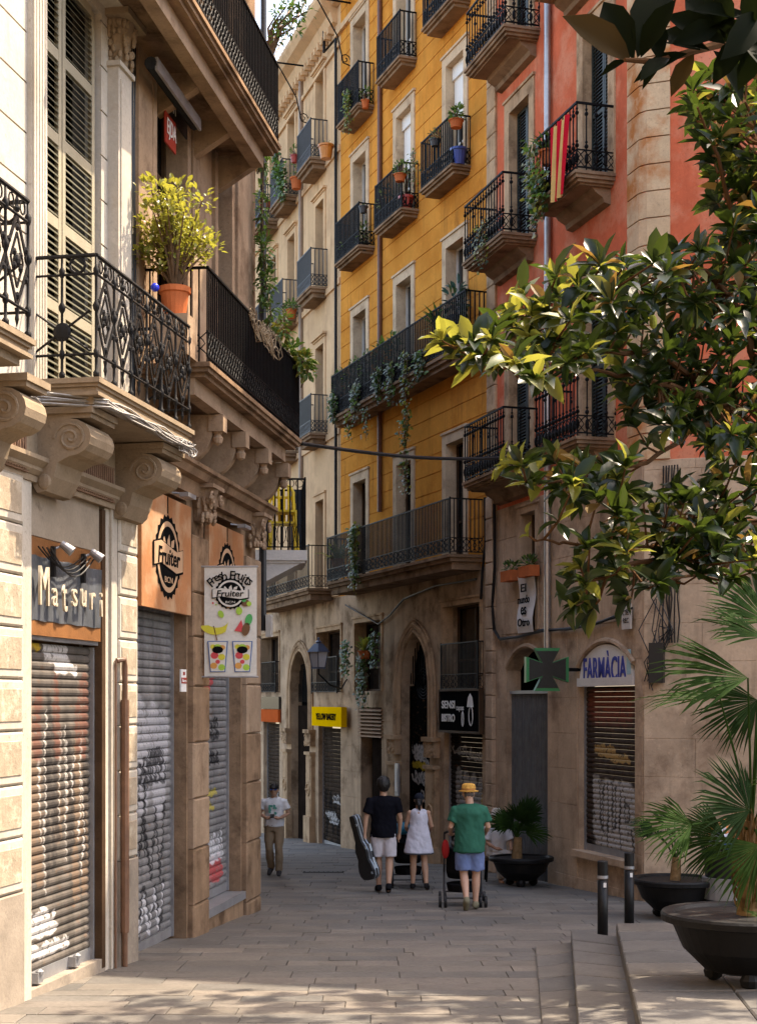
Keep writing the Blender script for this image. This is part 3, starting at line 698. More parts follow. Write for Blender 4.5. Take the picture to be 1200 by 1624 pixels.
# bundled wires sagging along the balcony edge
mb = MB(); rr = random.Random(11)
for k in range(9):
    pts = []
    for t in range(26):
        x = -.2+(xb1+.1)*t/25; dip = .03*math.sin(t*1.1+k)+.02*rr.random(); pr = .06 if x < xb0-.1 else .66
        if x < xb0-.1 and x > s_(60, .7): pr = .14
        pts.append((x, -pr-.02*rr.random()-.012*k*.5, zs1-.17-.02*(k % 3)-dip))
    mb.tube(pts, .009, 4)
for k in range(12):
    x = xb1-.3*rr.random()**1.5*2; mb.tube([(x+.1*math.cos(t*.7+k)*rr.uniform(.6, 1.2), -.66-.05*rr.random(), zs1-.22+.07*math.sin(t*.7+k)) for t in range(8)], .006, 4)
tag(mb.build('cable_bundle', CABLEGREY, M=F1.M, recenter=True), 'tangled grey wires running along the underside edge of the ornate cream balcony', 'cables')
mb = MB(); x = s_(205)
for k in range(5): mb.tube([(x+.05*k-.1+.02*math.sin(t+k), -.03, zs1+.3+.4*t) for t in range(16)], .009, 4)
tag(mb.build('wall_cables', CABLE, M=F1.M, recenter=True), 'thin dark cables running up the cream wall beside the pilaster capital', 'cables')
# ================================================================== brown stone building (left, next)
B2 = empty('brown_stone_house', F2.M); tag(B2, 'brown stone house with long black railed balcony and two shuttered shop fronts', 'building')
s2 = F2.s; P2 = .8
z2 = F2.z(333, 573, P2); z3 = F2.z(440, 222, .85)
so1 = (s2(216.5), s2(296)); so2 = (s2(323), s2(382)); zpb = F2.z(256, 968)
zc2 = F2.z(300, 752)
zg1 = F2.g(1)-.02; zsill = F2.z(352, 1430)
w1 = (s2(241), s2(291), z2, F2.z(265, 110)); w2 = (s2(339), s2(362), z2, F2.z(350, 225))
wl = wall_mesh(0.003, F2.L, -1.6, 16, [(so1[0], so1[1], zg1-.3, zc2-.35), (so2[0], so2[1], zsill, zc2-.35), w1, w2, (w1[0], w1[1], z3, z3+2.7), (w2[0], w2[1], z3, z3+2.7)], [], reveal=.35)
back_box(wl, 0.003, F2.L, -1.6, 16, 0, 8); wl.build('wall', BROWNSTONE, B2)
BK, WH = (.012,.012,.014), (.5,.5,.52)
G2 = graffiti('grey_tagged_shutter', (.19,.185,.185), F2, [
    ((.36,.36,.38), .2, zig(so1[0]+.2, so1[1]-.35, 1.9, 2.7, 3, 5), .1), (BK, .02, scribble(so1[0]+.05, so1[1]-.25, 1.5, 2.9, 4, 11), .01), (BK, .028, zig(so1[0]+.1, so1[1]-.3, .9, 1.7, 4, 3)+[[(so1[0]+.3, 1.6), (so1[0]+.32, .9)], [(so1[0]+.9, 2.3), (so1[0]+.93, 1.2)]], .012),
    (BK, .05, zig(so1[0]+.1, so1[1]-.3, .25, .75, 4, 6), .02), (WH, .03, zig(so1[0]+.25, so1[1]-.35, .3, .7, 4, 7), .015), ((.08,.28,.4), .05, [[(so1[0]+.03, .1), (so1[0]+.16, .5), (so1[0]+.1, .2)]], .03),
    ((.42,.05,.05), .028, scribble(so2[0]+.05, so2[1]-.2, 3.1, 3.9, 4, 2), .015), (BK, .03, scribble(so2[0]+.05, so2[1]-.2, 2.1, 3.0, 3, 7), .012), ((.40,.06,.06), .04, scribble(so2[0]+.1, so2[1]-.3, .5, 1.4, 3, 12), .03), ((.4,.33,.05), .02, scribble(so2[0]+.1, so2[1]-.3, 1.5, 1.8, 2, 13), .012), (WH, .02, scribble(so2[0]+.1, so2[1]-.3, .6, 1.9, 3, 15), .012)], .5)
roller(B2, so1[0]+.03, so1[1]-.03, zg1, zpb+.1, .21, G2, .095)
roller(B2, so2[0]+.03, so2[1]-.03, zsill+.02, F2.z(340, 990)+1.0, .22, G2, .095)
MB().box(so2[0]-.1, s2(384), -.06, .3, zsill-.1, zsill+.008).build('shop_sill', ZINC, B2)
MB().box(so2[0]-.1, s2(384)-.05, -.03, .02, -1.2, zsill-.1).build('sill_base', BROWNSTONE, B2)
# piers in big ashlar blocks, edges worn
rr = random.Random(2)
for (ua, ub, pr, ztop) in ((298, 322, .08, zc2-.75), (383.5, 405, .08, zc2-.75)):
    zz = [-1.2]; 
    while zz[-1] < ztop-.5: zz.append(zz[-1]+rr.choice([.55, .62, .7, .85]))
    zz[-1] = ztop
    x0, x1 = s2(ua), s2(ub)
    for q0, q1 in zip(zz[:-1], zz[1:]): MB().bev(x0, x1, -pr-rr.uniform(0, .012), .02, q0+.004, q1-.004, .022).build('stone_block', BROWNSTONE if rr.random() < .55 else PALEPINK, B2)
# two capitals with volutes and leaves
for (u, v0, v1) in ((311, 778, 828), (394, 822, 868)):
    x = s2(u); za, zb_ = F2.z(u, v1), F2.z(u, v0); h = zb_-za; cp = MB()
    cp.loft([((x, -.06, za), .15, .1), ((x, -.07, za+h*.5), .17, .14), ((x, -.09, zb_), .26, .2)], 12)
    for sx in (-1, 1):
        cp.tube([(x+sx*(.2-.0*t)+.0, -.26, zb_-.12)]+[(x+sx*.2+math.cos(t*.6)*.09*(1-t/18)*sx, -.27, zb_-.13+math.sin(t*.6)*.09*(1-t/18)) for t in range(16)], .02, 5)
    for i in range(34):
        an = rr.uniform(math.pi*.95, math.pi*2.05); q = rr.random(); cp.ell((x+math.cos(an)*.19, -.07+math.sin(an)*.17, za+q*h*.75), (.035, .03, .05), 6, 4)
    cp.box(x-.28, x+.28, -.3, .01, zb_, zb_+.05); cp.build('capital', PALEPINK, B2)
mb = MB(); zt = zc2; mb.sweep([(.01, zt-.28), (-.1, zt-.28), (-.13, zt-.12), (-.22, zt-.1), (-.26, zt-.02), (-.3, zt), (-.3, zt+.05), (.01, zt+.1)], 0.01, F2.L+.2); mb.build('cornice', BROWNSTONE, B2)
# window surrounds and fillings
for q in (w1, w2): mb = MB(); surround(mb, *q, .13, .06); mb.build('window_surround', PALEPINK, B2)
window(B2, *w1, 'plain', mats=WOODBROWN); window(B2, *w2, 'plain', mats=WOODBROWN)
mb = MB(); mb.box(s2(213.5), s2(238), -.05, .01, z2, 15.9); mb.box(s2(300), s2(330), -.05, .01, z2, 12.5); mb.box(s2(372), s2(398), -.05, .01, z2, 12.5); mb.build('pilaster', PALEPINK, B2)
# long balcony
def long_balcony(z, x0, x1, p, name='balcony', top=1.05):
    bal = empty(name, parent=B2)
    mb = MB(); slab(mb, x0, x1, p, z, ((0,.05),(.03,.05),(.08,.05))); mb.build('balcony_slab', BROWNSTONE, bal)
    mb = MB(); mb.box(x0+.1, x1-.2, -p+.2, -p+.36, z-.34, z-.148); mb.build('edge_beam', PALEPINK, bal)
    y = -p+.04
    MB().box(x0+.02, x1-.02, y-.02, y+.02, z+top-.012, z+top+.012).box(x0+.02, x0+.06, y+.02, 0, z+top-.012, z+top+.012).box(x1-.06, x1-.02, y+.02, 0, z+top-.012, z+top+.012).build('top_rail', IRON, bal)
    MB().box(x0+.03, x1-.03, y-.012, y+.012, z+.06, z+.085).box(x0+.03, x1-.03, y-.01, y+.01, z+.34, z+.355).build('bottom_rail', IRON, bal)
    bar = MB().box(-.008, .008, -.008, .008, 0, top-.012).build('baluster', IRON, bal, Matrix.Translation((x0+.04, y, z)))
    n = int((x1-x0-.08)/.082)
    for i in range(1, n+1): part('baluster', bar, bal, Matrix.Translation((x0+.04+(x1-x0-.08)*i/n, y, z)))
    for q in (x0+.04, x1-.04):
        for k in range(1, 8): part('baluster', bar, bal, Matrix.Translation((q, y+(p-.05)*k/8, z)))
    mb = MB(); lattice(mb, x0+.04, x1-.04, y-.004, z+.085, z+.34, .105, .007)
    lattice(mb, y, 0, x0+.04, z+.085, z+.34, .15, .007, 'y'); mb.build('scroll_band', IRON, bal)
    return bal
xl0, xl1 = s2(333, P2), s2(479, P2)
long_balcony(z2, xl0, xl1, P2)
long_balcony(z3, s2(250, .85), s2(446, .85), .85)
def knee(bld, x, z, p, w=.16, drop=True):
    mb = MB(); pts = [(0, z), (-p, z), (-p, z-.12)]
    for i in range(8):
        a = i/7*math.pi/2; pts.append((-p+.12+(p-.2)*(1-math.cos(a))*1.0, z-.16-.42*math.sin(a)))
    pts += [(0, z-.62)]; mb.sweep(pts, x-w/2, x+w/2)
    mb.box(x-w*.6, x+w*.6, -p-.02, -p+.16, z-.2, z-.003)
    if drop: mb.lathe((x, -p+.07, z-.36), [(.005,0),(.05,.03),(.065,.09),(.04,.13),(.06,.16)], 10)
    mb.build('balcony_bracket', PALEPINK, bld)
for u in (352, 388, 424, 455): knee(B2, s2(u, .6), z2-.35, .62)
for u in (318, 366, 402): 
    x = s2(u, .5); mb = MB(); mb.sweep([(0, z3-.15), (-.62, z3-.15), (-.62, z3-.24), (-.2, z3-.5), (0, z3-.62)], x-.07, x+.07); mb.build('balcony_bracket', PALEPINK, B2)
# rolled awning over the first window and the sale notice under it
aw = empty('rolled_awning', parent=B2); xa, xb = s2(239, .25), s2(309, .25); zaw = F2.z(275, 150, .25)
MB().tube([(xa, -.25, zaw), (xb, -.25, zaw)], .07, 10).build('awning_roll', mat('dark_awning_cloth', (.03,.032,.035), .7, .2, 6, .1, 50), aw)
MB().box(xa, xb, -.33, -.3, zaw-.08, zaw+.06).build('awning_bar', ZINC, aw)
sg = empty('sale_notice', F2.M@Matrix.Translation((w1[0]+.42, -.1, F2.z(255, 232)))); tag(sg, 'black and red sale notice in the window under the rolled awning', 'sign')
nw, nh = .42, .8
MB().box(-nw/2, nw/2+.5, 0, .02, nh*.45, nh).build('black_board', BLACKPLASTIC, sg); MB().box(-nw/2, nw/2, -.002, .018, 0, nh*.45).build('red_board', mat('red_print', (.36,.035,.02), .5, .08, 4, 0), sg)
WHITEP = mat('white_print', (.75,.73,.7), .6, .05, 4, 0); BLACKP = mat('black_print', (.008,.008,.008), .7, .05, 4, 0, spec=.15)
lettering('ODA', WHITEP, sg, 0, -.012, nh*.7, w=nw*.8, h=.26, depth=.003); lettering('EJDA', WHITEP, sg, 0, -.014, nh*.22, w=nw*.85, h=.24, depth=.003)
MB().box(w1[0], w1[1], .02, .06, F2.z(262, 285)-.08, F2.z(262, 285)).build('window_bar', WOODBROWN, B2)
mb = MB()
for i in range(14): mb.box(w1[0]+.03, w1[1]-.03, .03+.004*i, .06+.004*i, F2.z(262, 292)-.22-.06*i, F2.z(262, 292)-.17-.06*i)
mb.build('wooden_blind', mat('straw_blind', (.40,.31,.2), .7, .15, 5, .2, 60), B2)
# fruit shop boards
RUSTB = mat('rust_orange_board', (.38,.16,.065), .6, .2, 2, .2, 40, stain=((.46,.30,.18), .85, 1.7, .47), streak=((.5,.36,.24), .6))
def emblem(parent, x, y, z, w_, h_, ink, paper):
    """toothed oval badge with a ribbon across it"""
    def oval(r, n=56, tooth=0):
        return [((1+tooth*(i % 2))*r*w_/2*math.cos(2*math.pi*i/n), (1+tooth*(i % 2))*r*h_/2*math.sin(2*math.pi*i/n)) for i in range(n)]
    def shift(pts): return [(x+a, z+b) for a, b in pts]
    MB().prism(shift(oval(.93, 44, .09)), y-.004, y).build('badge_rim', ink, parent); MB().prism(shift(oval(.84)), y-.006, y-.002).build('badge_ring', paper, parent)
    MB().prism(shift(oval(.72)), y-.008, y-.004).build('badge_field', ink, parent)
    lf = MB()
    for k in (-1, 0, 1):
        lf.prism(shift([(k*w_*.14-.05*w_, h_*.12), (k*w_*.14+.06*w_, h_*.13), (k*w_*.2+.03*w_, h_*(.27-.04*abs(k))), (k*w_*.16-.04*w_, h_*.2)]), y-.010, y-.006)
    lf.build('badge_fruit', paper, parent)
    rb = [(-.56,-.15),(-.3,-.10),(0,-.15),(.3,-.2),(.56,-.15),(.56,.15),(.3,.1),(0,.15),(-.3,.2),(-.56,.15)]
    MB().prism(shift([(a*w_*1.04, b*h_*.98-.006) for a, b in rb]), y-.012, y-.008).build('ribbon_edge', ink, parent)
    MB().prism(shift([(a*w_*.99, b*h_*.86) for a, b in rb]), y-.016, y-.011).build('ribbon', paper, parent)
    lettering('Fruiter', ink, parent, x, y-.019, z, w=w_*.86, h=h_*.2, depth=.003, rot=0, shear=.15, off=.015)
    lettering('BCN', paper, parent, x, y-.011, z-h_*.27, w=w_*.3, h=h_*.07, depth=.002)
def shop_board(x0, x1, za, zb_, label):
    sg = empty('shop_board', F2.M@Matrix.Translation(((x0+x1)/2, -.02, za))); tag(sg, label, 'sign')
    w_, h_ = x1-x0, zb_-za
    MB().box(-w_/2, w_/2, -.03, .03, 0, h_).build('board', RUSTB, sg); MB().box(-.02, .02, -.034, -.028, h_*.85, h_).build('stalk', BLACKP, sg)
    emblem(sg, 0, -.032, h_*.47, w_*.52, h_*.74, BLACKP, mat('ribbon_tan', (.48,.30,.18), .6, .1, 4, 0))
    mb = MB(); mb.tube([(.1, -.05, h_+.06), (.15, -.2, h_+.05)], .012, 6); mb.box(.0, .34, -.28, -.17, h_+.0, h_+.05); mb.build('floodlight', ZINC, sg)
shop_board(s2(218), s2(297), zpb, F2.z(256, 786), 'rust orange shop board with black toothed fruit badge, nearest the cream house')
shop_board(s2(326), s2(381), F2.z(340, 985), F2.z(352, 836), 'rust orange shop board half hidden behind the hanging white banner')
# hanging banner
bp = s2(301); W_ = .66; zt = F2.z(301, 896); zb_ = F2.z(301, 1073)
yb = -.12
bn = empty('hanging_banner', F2.M@Matrix.Translation((bp+.25, yb, zb_))@Matrix.Rotation(R(-82), 4, 'Z')); tag(bn, 'white hanging banner reading Fresh Fruits with fruit and two juice cups', 'banner')
# local x runs out over the street, -y faces back down the street to the viewer
H_ = zt-zb_
CLOTH = mat('cream_banner_cloth', (.66,.62,.55), .8, .06, 2, .1, 30)
mb = MB()
nseg = 12
for i in range(nseg):
    a0, a1 = i/nseg, (i+1)/nseg; c0, c1 = .006*math.sin(a0*9), .006*math.sin(a1*9)
    mb.add([(0,c0,a0*H_),(W_,-c0,a0*H_),(W_,-c1,a1*H_),(0,c1,a1*H_)], [(0,1,2,3)]); mb.add([(0,c0+.004,a0*H_),(W_,-c0+.004,a0*H_),(W_,-c1+.004,a1*H_),(0,c1+.004,a1*H_)], [(3,2,1,0)])
mb.build('cloth', CLOTH, bn)
MB().tube([(-.1, .002, H_), (W_+.02, .002, H_)], .012, 8).tube([(-.1, .002, 0), (W_+.02, .002, 0)], .012, 8).box(-.13, -.09, -.03, .03, -.08, H_+.1).build('banner_arm', ZINC, bn)
for i, ch in enumerate('Fresh Fruits'):
    t_ = (i-5.5)/5.5; an = t_*.95
    if ch != ' ': lettering(ch, BLACKP, bn, W_/2+math.sin(an)*.30, -.012, H_*.765+math.cos(an)*.215, h=.075 if ch in 'reus' else .115, depth=.002, rot=an*.75, off=.008, name='letter')
emblem(bn, W_/2, -.009, H_*.755, .40, .40, BLACKP, CLOTH)
def blob(c, w_, h_, m, n=14, name='fruit_print', rot=0, y=-.010):
    pts = [(c[0]+w_*math.cos(a)*math.cos(rot)-h_*math.sin(a)*math.sin(rot), c[1]+w_*math.cos(a)*math.sin(rot)+h_*math.sin(a)*math.cos(rot)) for a in (2*math.pi*i/n for i in range(n))]
    MB().prism(pts, y-.003, y).build(name, m, bn)
PY = mat('print_yellow', (.62,.55,.05), .6, .05, 4, 0); PG = mat('print_green', (.06,.36,.10), .6, .05, 4, 0); PR = mat('print_red', (.6,.06,.07), .6, .05, 4, 0); PO = mat('print_orange', (.65,.30,.07), .6, .05, 4, 0)
PBR = mat('print_brown', (.16,.075,.03), .6, .05, 4, 0); PB = mat('print_blue', (.05,.12,.3), .6, .05, 4, 0); PLG = mat('print_lime', (.35,.55,.06), .6, .05, 4, 0)
MB().prism([(.14+.20*math.cos(a), .69+.16*math.sin(a)) for a in [math.pi+.3+i*.22 for i in range(10)]]+[(.16+.15*math.cos(a), .72+.1*math.sin(a)) for a in [math.pi*2-.3-i*.26 for i in range(9)]], -.013, -.010).build('fruit_print', PY, bn)
blob((.21, .79), .035, .05, PLG, rot=.5); blob((.30, .90), .035, .035, PO); blob((.44, .83), .04, .05, PLG); blob((.52, .93), .055, .045, PBR); blob((.50, .97), .03, .03, PG, y=-.012); blob((.565, .92), .03, .03, PLG, y=-.012)
MB().prism([(.38, .58), (.50, .56), (.47, .72)], -.013, -.010).build('fruit_print', PR, bn); blob((.525, .60), .05, .085, PBR, rot=-.25, y=-.012); blob((.56, .72), .045, .075, PG, rot=-.25, y=-.012)
blob((.11, .93), .012, .012, PR); blob((.15, .91), .01, .01, PLG)
MB().prism([(.11, .64), (.125, .64), (.17, .46), (.155, .46)], -.013, -.010).build('fruit_print', PBR, bn)
for k, cx in enumerate((.17, .48)):
    MB().prism([(cx-.095, .06), (cx+.095, .06), (cx+.13, .45), (cx-.13, .45)], -.012, -.009).build('cup_print', PB, bn)
    MB().prism([(cx-.085, .07), (cx+.085, .07), (cx+.115, .44), (cx-.115, .44)], -.014, -.010).build('cup_print', CLOTH, bn)
    for q, (dx, dz, r_, m_) in enumerate(((-.05, .14, .045, PO), (.05, .12, .045, PLG), (-.04, .27, .05, PR), (.05, .25, .045, PY), (0, .36, .06, PLG), (.06, .37, .035, PO), (-.06, .38, .035, PY), (.0, .19, .03, PR))): blob((cx+dx, dz), r_, r_*.9, m_, 10, y=-.0135)
    MB().prism([(cx+.07*math.cos(i*.52), .34+.045*math.sin(i*.52)) for i in range(12)], -.020, -.017).build('cup_print', BLACKP, bn)
# alarm plate, cable box and the black pipe at the corner
sg = empty('alarm_plate', F2.M@Matrix.Translation((s2(283), -.05, F2.z(283, 1097)))); tag(sg, 'small white and red alarm plate on the brown pier beside the grey shutter', 'sign')
MB().box(-.11, .11, -.02, .0, 0, .27).build('plate', WHITEP, sg); MB().box(-.11, .11, -.024, -.02, .1, .17).build('red_band', MATS['red_print'], sg); lettering('Alarma', WHITEP, sg, 0, -.026, .135, w=.18, h=.04, depth=.002)
MB().box(-.04, .04, -.024, -.02, .2, .24).build('emblem', MATS['red_print'], sg)
mb = MB(); x = s2(407); mb.tube([(x+.06, -.09, F2.z(407, 1000)), (x+.06, -.09, 9.0), (x+.06, -.09, 15)], .045, 8); mb.tube([(x-.03, -.06, 3), (x-.05, -.06, 9)], .015, 5); mb.build('rain_pipe', mat('black_pipe', (.025,.025,.027), .45, .3, 8, .1, 60), B2)
mb = MB(); mb.box(x-.02, x+.11, -.22, -.14, F2.z(407, 1010), F2.z(407, 975)); tag(mb.build('junction_box', mat('pale_grey_plastic', (.45,.42,.38), .5), M=F2.M, recenter=True), 'pale grey junction box on the pipe at the brown house corner', 'box')
# ================================================================== house beyond on the left with the chair balcony
B3 = empty('shaded_side_house', F3.M); tag(B3, 'shaded house beyond the brown one carrying the yellow chair balcony', 'building')
wl = wall_mesh(0, F3.L, -2.5, 12, [], [1+.6*k for k in range(18)], .012, .016); back_box(wl, 0, F3.L, -2.5, 12, 0, 6); wl.build('wall', PALEPINK, B3)
Yc = 23.7; zc = at(450, 872, Yc).z; pc = at(487, 0, Yc).x; x = F3.s(412); xa, xb = 1.25, 2.6
fx = F3.W(xa, 0, 0); pr = pc-fx.x
bal = empty('balcony', parent=B3)
mb = MB(); mb.box(xa, xb, -pr, .05, zc-.16, zc); mb.box(xa+.03, xb-.03, -pr+.03, .05, zc-.2, zc-.155)
mb.add([(xa+.05,-pr+.1,zc-.2),(xb-.05,-pr+.1,zc-.2),(xb-.05,.05,zc-.75),(xa+.05,.05,zc-.75),(xa+.05,.05,zc-.2),(xb-.05,.05,zc-.2)], [(0,3,2,1),(0,4,3),(1,2,5),(0,1,5,4)])
mb.build('balcony_slab', mat('whitewashed_plaster', (.5,.47,.44), .8, .1, 3, .3, 40, stain=((.2,.17,.15), .4, 3, .55)), bal)
mb = MB(); railing(mb, xa+.03, xb-.03, pr-.03, zc, 1.12, .12, .0); 
for q in range(5): mb.tube([(xa+.03, -pr+.12+.14*q+.06*math.cos(t*.63), zc+1.05+.06*math.sin(t*.63)) for t in range(11)], .006, 4); mb.tube([(xa+.03, -pr+.12+.14*q+.07*math.cos(t*.63), zc+.25+.16*math.sin(t*.63)) for t in range(11)], .006, 4)
mb.build('railing', IRON, bal)
MB().box(xa+1.1, xa+1.14, -pr+.03, -pr+.22, zc, zc+1.1).build('privacy_screen', mat('dark_screen', (.04,.045,.055), .7), bal)
YEL = mat('yellow_chair_paint', (.75,.52,.02), .4, .06, 4, 0, spec=.5)
def slat_chair(loc, rot, label, zoff=0):
    c = empty('slatted_chair', Matrix.Translation(loc)@Matrix.Rotation(rot, 4, 'Z')); tag(c, label, 'chair', 'yellow chairs')
    MB().box(-.21, .21, -.21, .21, .43, .46).build('seat', YEL, c)
    for sx in (-1, 1):
        for sy in (-1, 1): MB().tube([(sx*.19, sy*.19, .43), (sx*.22, sy*.22, 0)], .024, 6).build('leg', YEL, c)
    mb = MB().tube([(-.2, .2, .44), (-.2, .25, .8), (-.15, .26, .9), (.15, .26, .9), (.2, .25, .8), (.2, .2, .44)], .026, 6)
    for k in range(4): mb.tube([(-.12+.08*k, .21, .46), (-.12+.08*k, .255, .89)], .02, 5)
    mb.build('backrest', YEL, c); return c
q = F3.W(xa+.34, -pr*.66, zc+.004); slat_chair(q, .15, 'lower yellow slatted chair of the stacked pair standing on the small balcony')
q = F3.W(xa+.32, -pr*.65, zc+.185); slat_chair(q, .15, 'upper yellow slatted chair stacked on the other on the small balcony')
# ================================================================== surfaces across the street
YELLOWP = mat('ochre_yellow_render', (.61,.26,.052), .85, .12, .9, .3, 40, stain=((.46,.17,.03), .75, .8, .47), streak=((.24,.10,.03), .75), fine=.1)
PINKP = mat('salmon_red_render', (.56,.135,.068), .85, .16, 1.2, .35, 40, stain=((.60,.235,.14), .85, 1.3, .47), streak=((.30,.065,.035), .7), fine=.1)
CREAMP = mat('pale_cream_render', (.64,.43,.25), .85, .12, .9, .25, 40, stain=((.45,.29,.17), .7, 1.0, .49), streak=((.26,.17,.1), .65), fine=.08)
GFSTONE = mat('street_level_stone', (.46,.325,.215), .85, .22, 1.8, .5, 28, stain=((.11,.068,.04), .75, 1.3, .5), streak=((.06,.042,.03), .65))
QUOIN = mat('quoin_stone', (.56,.40,.25), .85, .12, 2.5, .3, 30, stain=((.40,.14,.04), .95, 1.1, .49))
FRAMEST = mat('window_frame_stone', (.46,.31,.19), .85, .2, 2.5, .4, 30, stain=((.14,.085,.05), .7, 2.2, .5), streak=((.1,.07,.05), .5))
GFP = mat('pharmacy_stone', (.50,.365,.255), .85, .2, 1.5, .45, 28, stain=((.16,.10,.065), .7, 1.1, .5), streak=((.09,.065,.045), .55))
SLABST = mat('balcony_slab_stone', (.25,.165,.105), .85, .2, 2.5, .4, 30, stain=((.07,.045,.03), .7, 2.2, .5))
SURR = mat('pale_surround_stone', (.54,.40,.265), .85, .18, 2.5, .4, 30, stain=((.22,.14,.09), .6, 2.0, .52))
def arch_pts(a, b, zs, rise, kind, n=14):
    m = (a+b)/2; out = []
    for i in range(n+1):
        t_ = i/n; x = a+(b-a)*t_
        if kind == 'seg':
            w_ = (b-a)/2; rad = (w_*w_+rise*rise)/(2*rise); out.append((x, zs+rise-rad+math.sqrt(max(0, rad*rad-(x-m)**2))))
        else:
            hw_ = (b-a)/2; c_ = max(0, (rise*rise-hw_*hw_)/(2*hw_)); rad = hw_+c_; out.append((x, zs+math.sqrt(max(0, rad*rad-(abs(x-m)+c_)**2))))
    return out
def spandrel(mb, a, b, d, pts, rv):
    for (x0, z0), (x1, z1) in zip(pts[:-1], pts[1:]):
        mb.add([(x0,0,z0),(x1,0,z1),(x1,0,d),(x0,0,d)], [(0,1,2,3)]); mb.add([(x0,0,z0),(x0,rv,z0),(x1,rv,z1),(x1,0,z1)], [(0,1,2,3)])
# ------------------------------------------------------------------ floors common to the yellow and cream fronts
ZF = [5.95, 10.15, 14.05, 17.5]
PYB = .40
# ================================================================== yellow house
BY = empty('yellow_house', FY.M); tag(BY, 'ochre yellow house with four rows of small iron balconies', 'building')
sy = FY.s; ztopY = 21.6
colsY = [(sy(571), 'curtain'), (sy(641), 'blind'), (sy(722), 'blind')]
kinds = {(0, 1): 'greendoor', (1, 1): 'curtain', (2, 1): 'orange', (2, 2): 'orange', (1, 3): 'curtain', (2, 3): 'blind', (0, 3): 'curtain', (0, 0): 'plain', (1, 0): 'plain', (2, 0): 'plain', (1, 2): 'blind', (2, 2): 'blind', (0, 2): 'curtain'}
zyb = ZF[0]-.25
opY = []
for r_, z in enumerate(ZF):
    for c_, (sx, k) in enumerate(colsY):
        sx2 = sx; hw = .49; opY.append((sx2-hw, sx2+hw, z, z+2.55))
gr = [zyb+.2+.415*k for k in range(1, 40)]
wl = wall_mesh(0, FY.L, zyb, ztopY, opY, gr, .014, .022, .25); back_box(wl, 0, FY.L, zyb, ztopY, 0, 9); wl.build('wall', YELLOWP, BY)
mb = MB(); mb.sweep([(0, ztopY-1.3), (-.08, ztopY-1.3), (-.08, ztopY-1.15), (0, ztopY-1.15)], -.3, FY.L+.0); mb.sweep([(0, ztopY-.5), (-.15, ztopY-.45), (-.3, ztopY-.25), (-.55, ztopY-.15), (-.55, ztopY), (0, ztopY)], -.3, FY.L); mb.build('cornice', CREAMP, BY)
for i, (a, b, c, d) in enumerate(opY):
    r_, c_ = divmod(i, 3)
    sm = MB(); surround(sm, a, b, c, d, .2, .03); sm.build('window_surround', SURR, BY)
    window(BY, a, b, c, d, kinds.get((c_, r_), 'blind'), mats=(WOODBROWN if r_ < 1 else None))
for (uL, uC, r_) in ((536, 568, 3), (598, 634, 3), (671, 717, 3), (533, 569, 2), (595, 637, 2), (668, 717, 2)):
    balcony(BY, FY, uL, uC, 0, PYB, 1.02, slabm=SLABST, pitch=.10, band=.3, z=ZF[r_], steps=((0,.05),(.04,.05),(.1,.07)))
balcony(BY, FY, 526, 738, 0, .5, 1.05, slabm=SLABST, pitch=.1, band=.32, z=ZF[1], steps=((0,.06),(.05,.08),(.12,.1)))
balcony(BY, FY, 519, 713, 0, .72, 1.12, slabm=SLABST, ironm=IRON2, pitch=.085, band=.28, z=ZF[0], steps=((0,.06),(.05,.08),(.12,.16)))
for (u, v0, v1, m_) in ((605.5, -5, 812, mat('red_brown_pipe', (.14,.055,.03), .5, .2, 8, .1, 60)),):
    x = sy(u); MB().tube([(x, -.06, FY.z(u, v1)), (x, -.06, FY.z(u, v0))], .055, 8).build('rain_pipe', m_, BY)
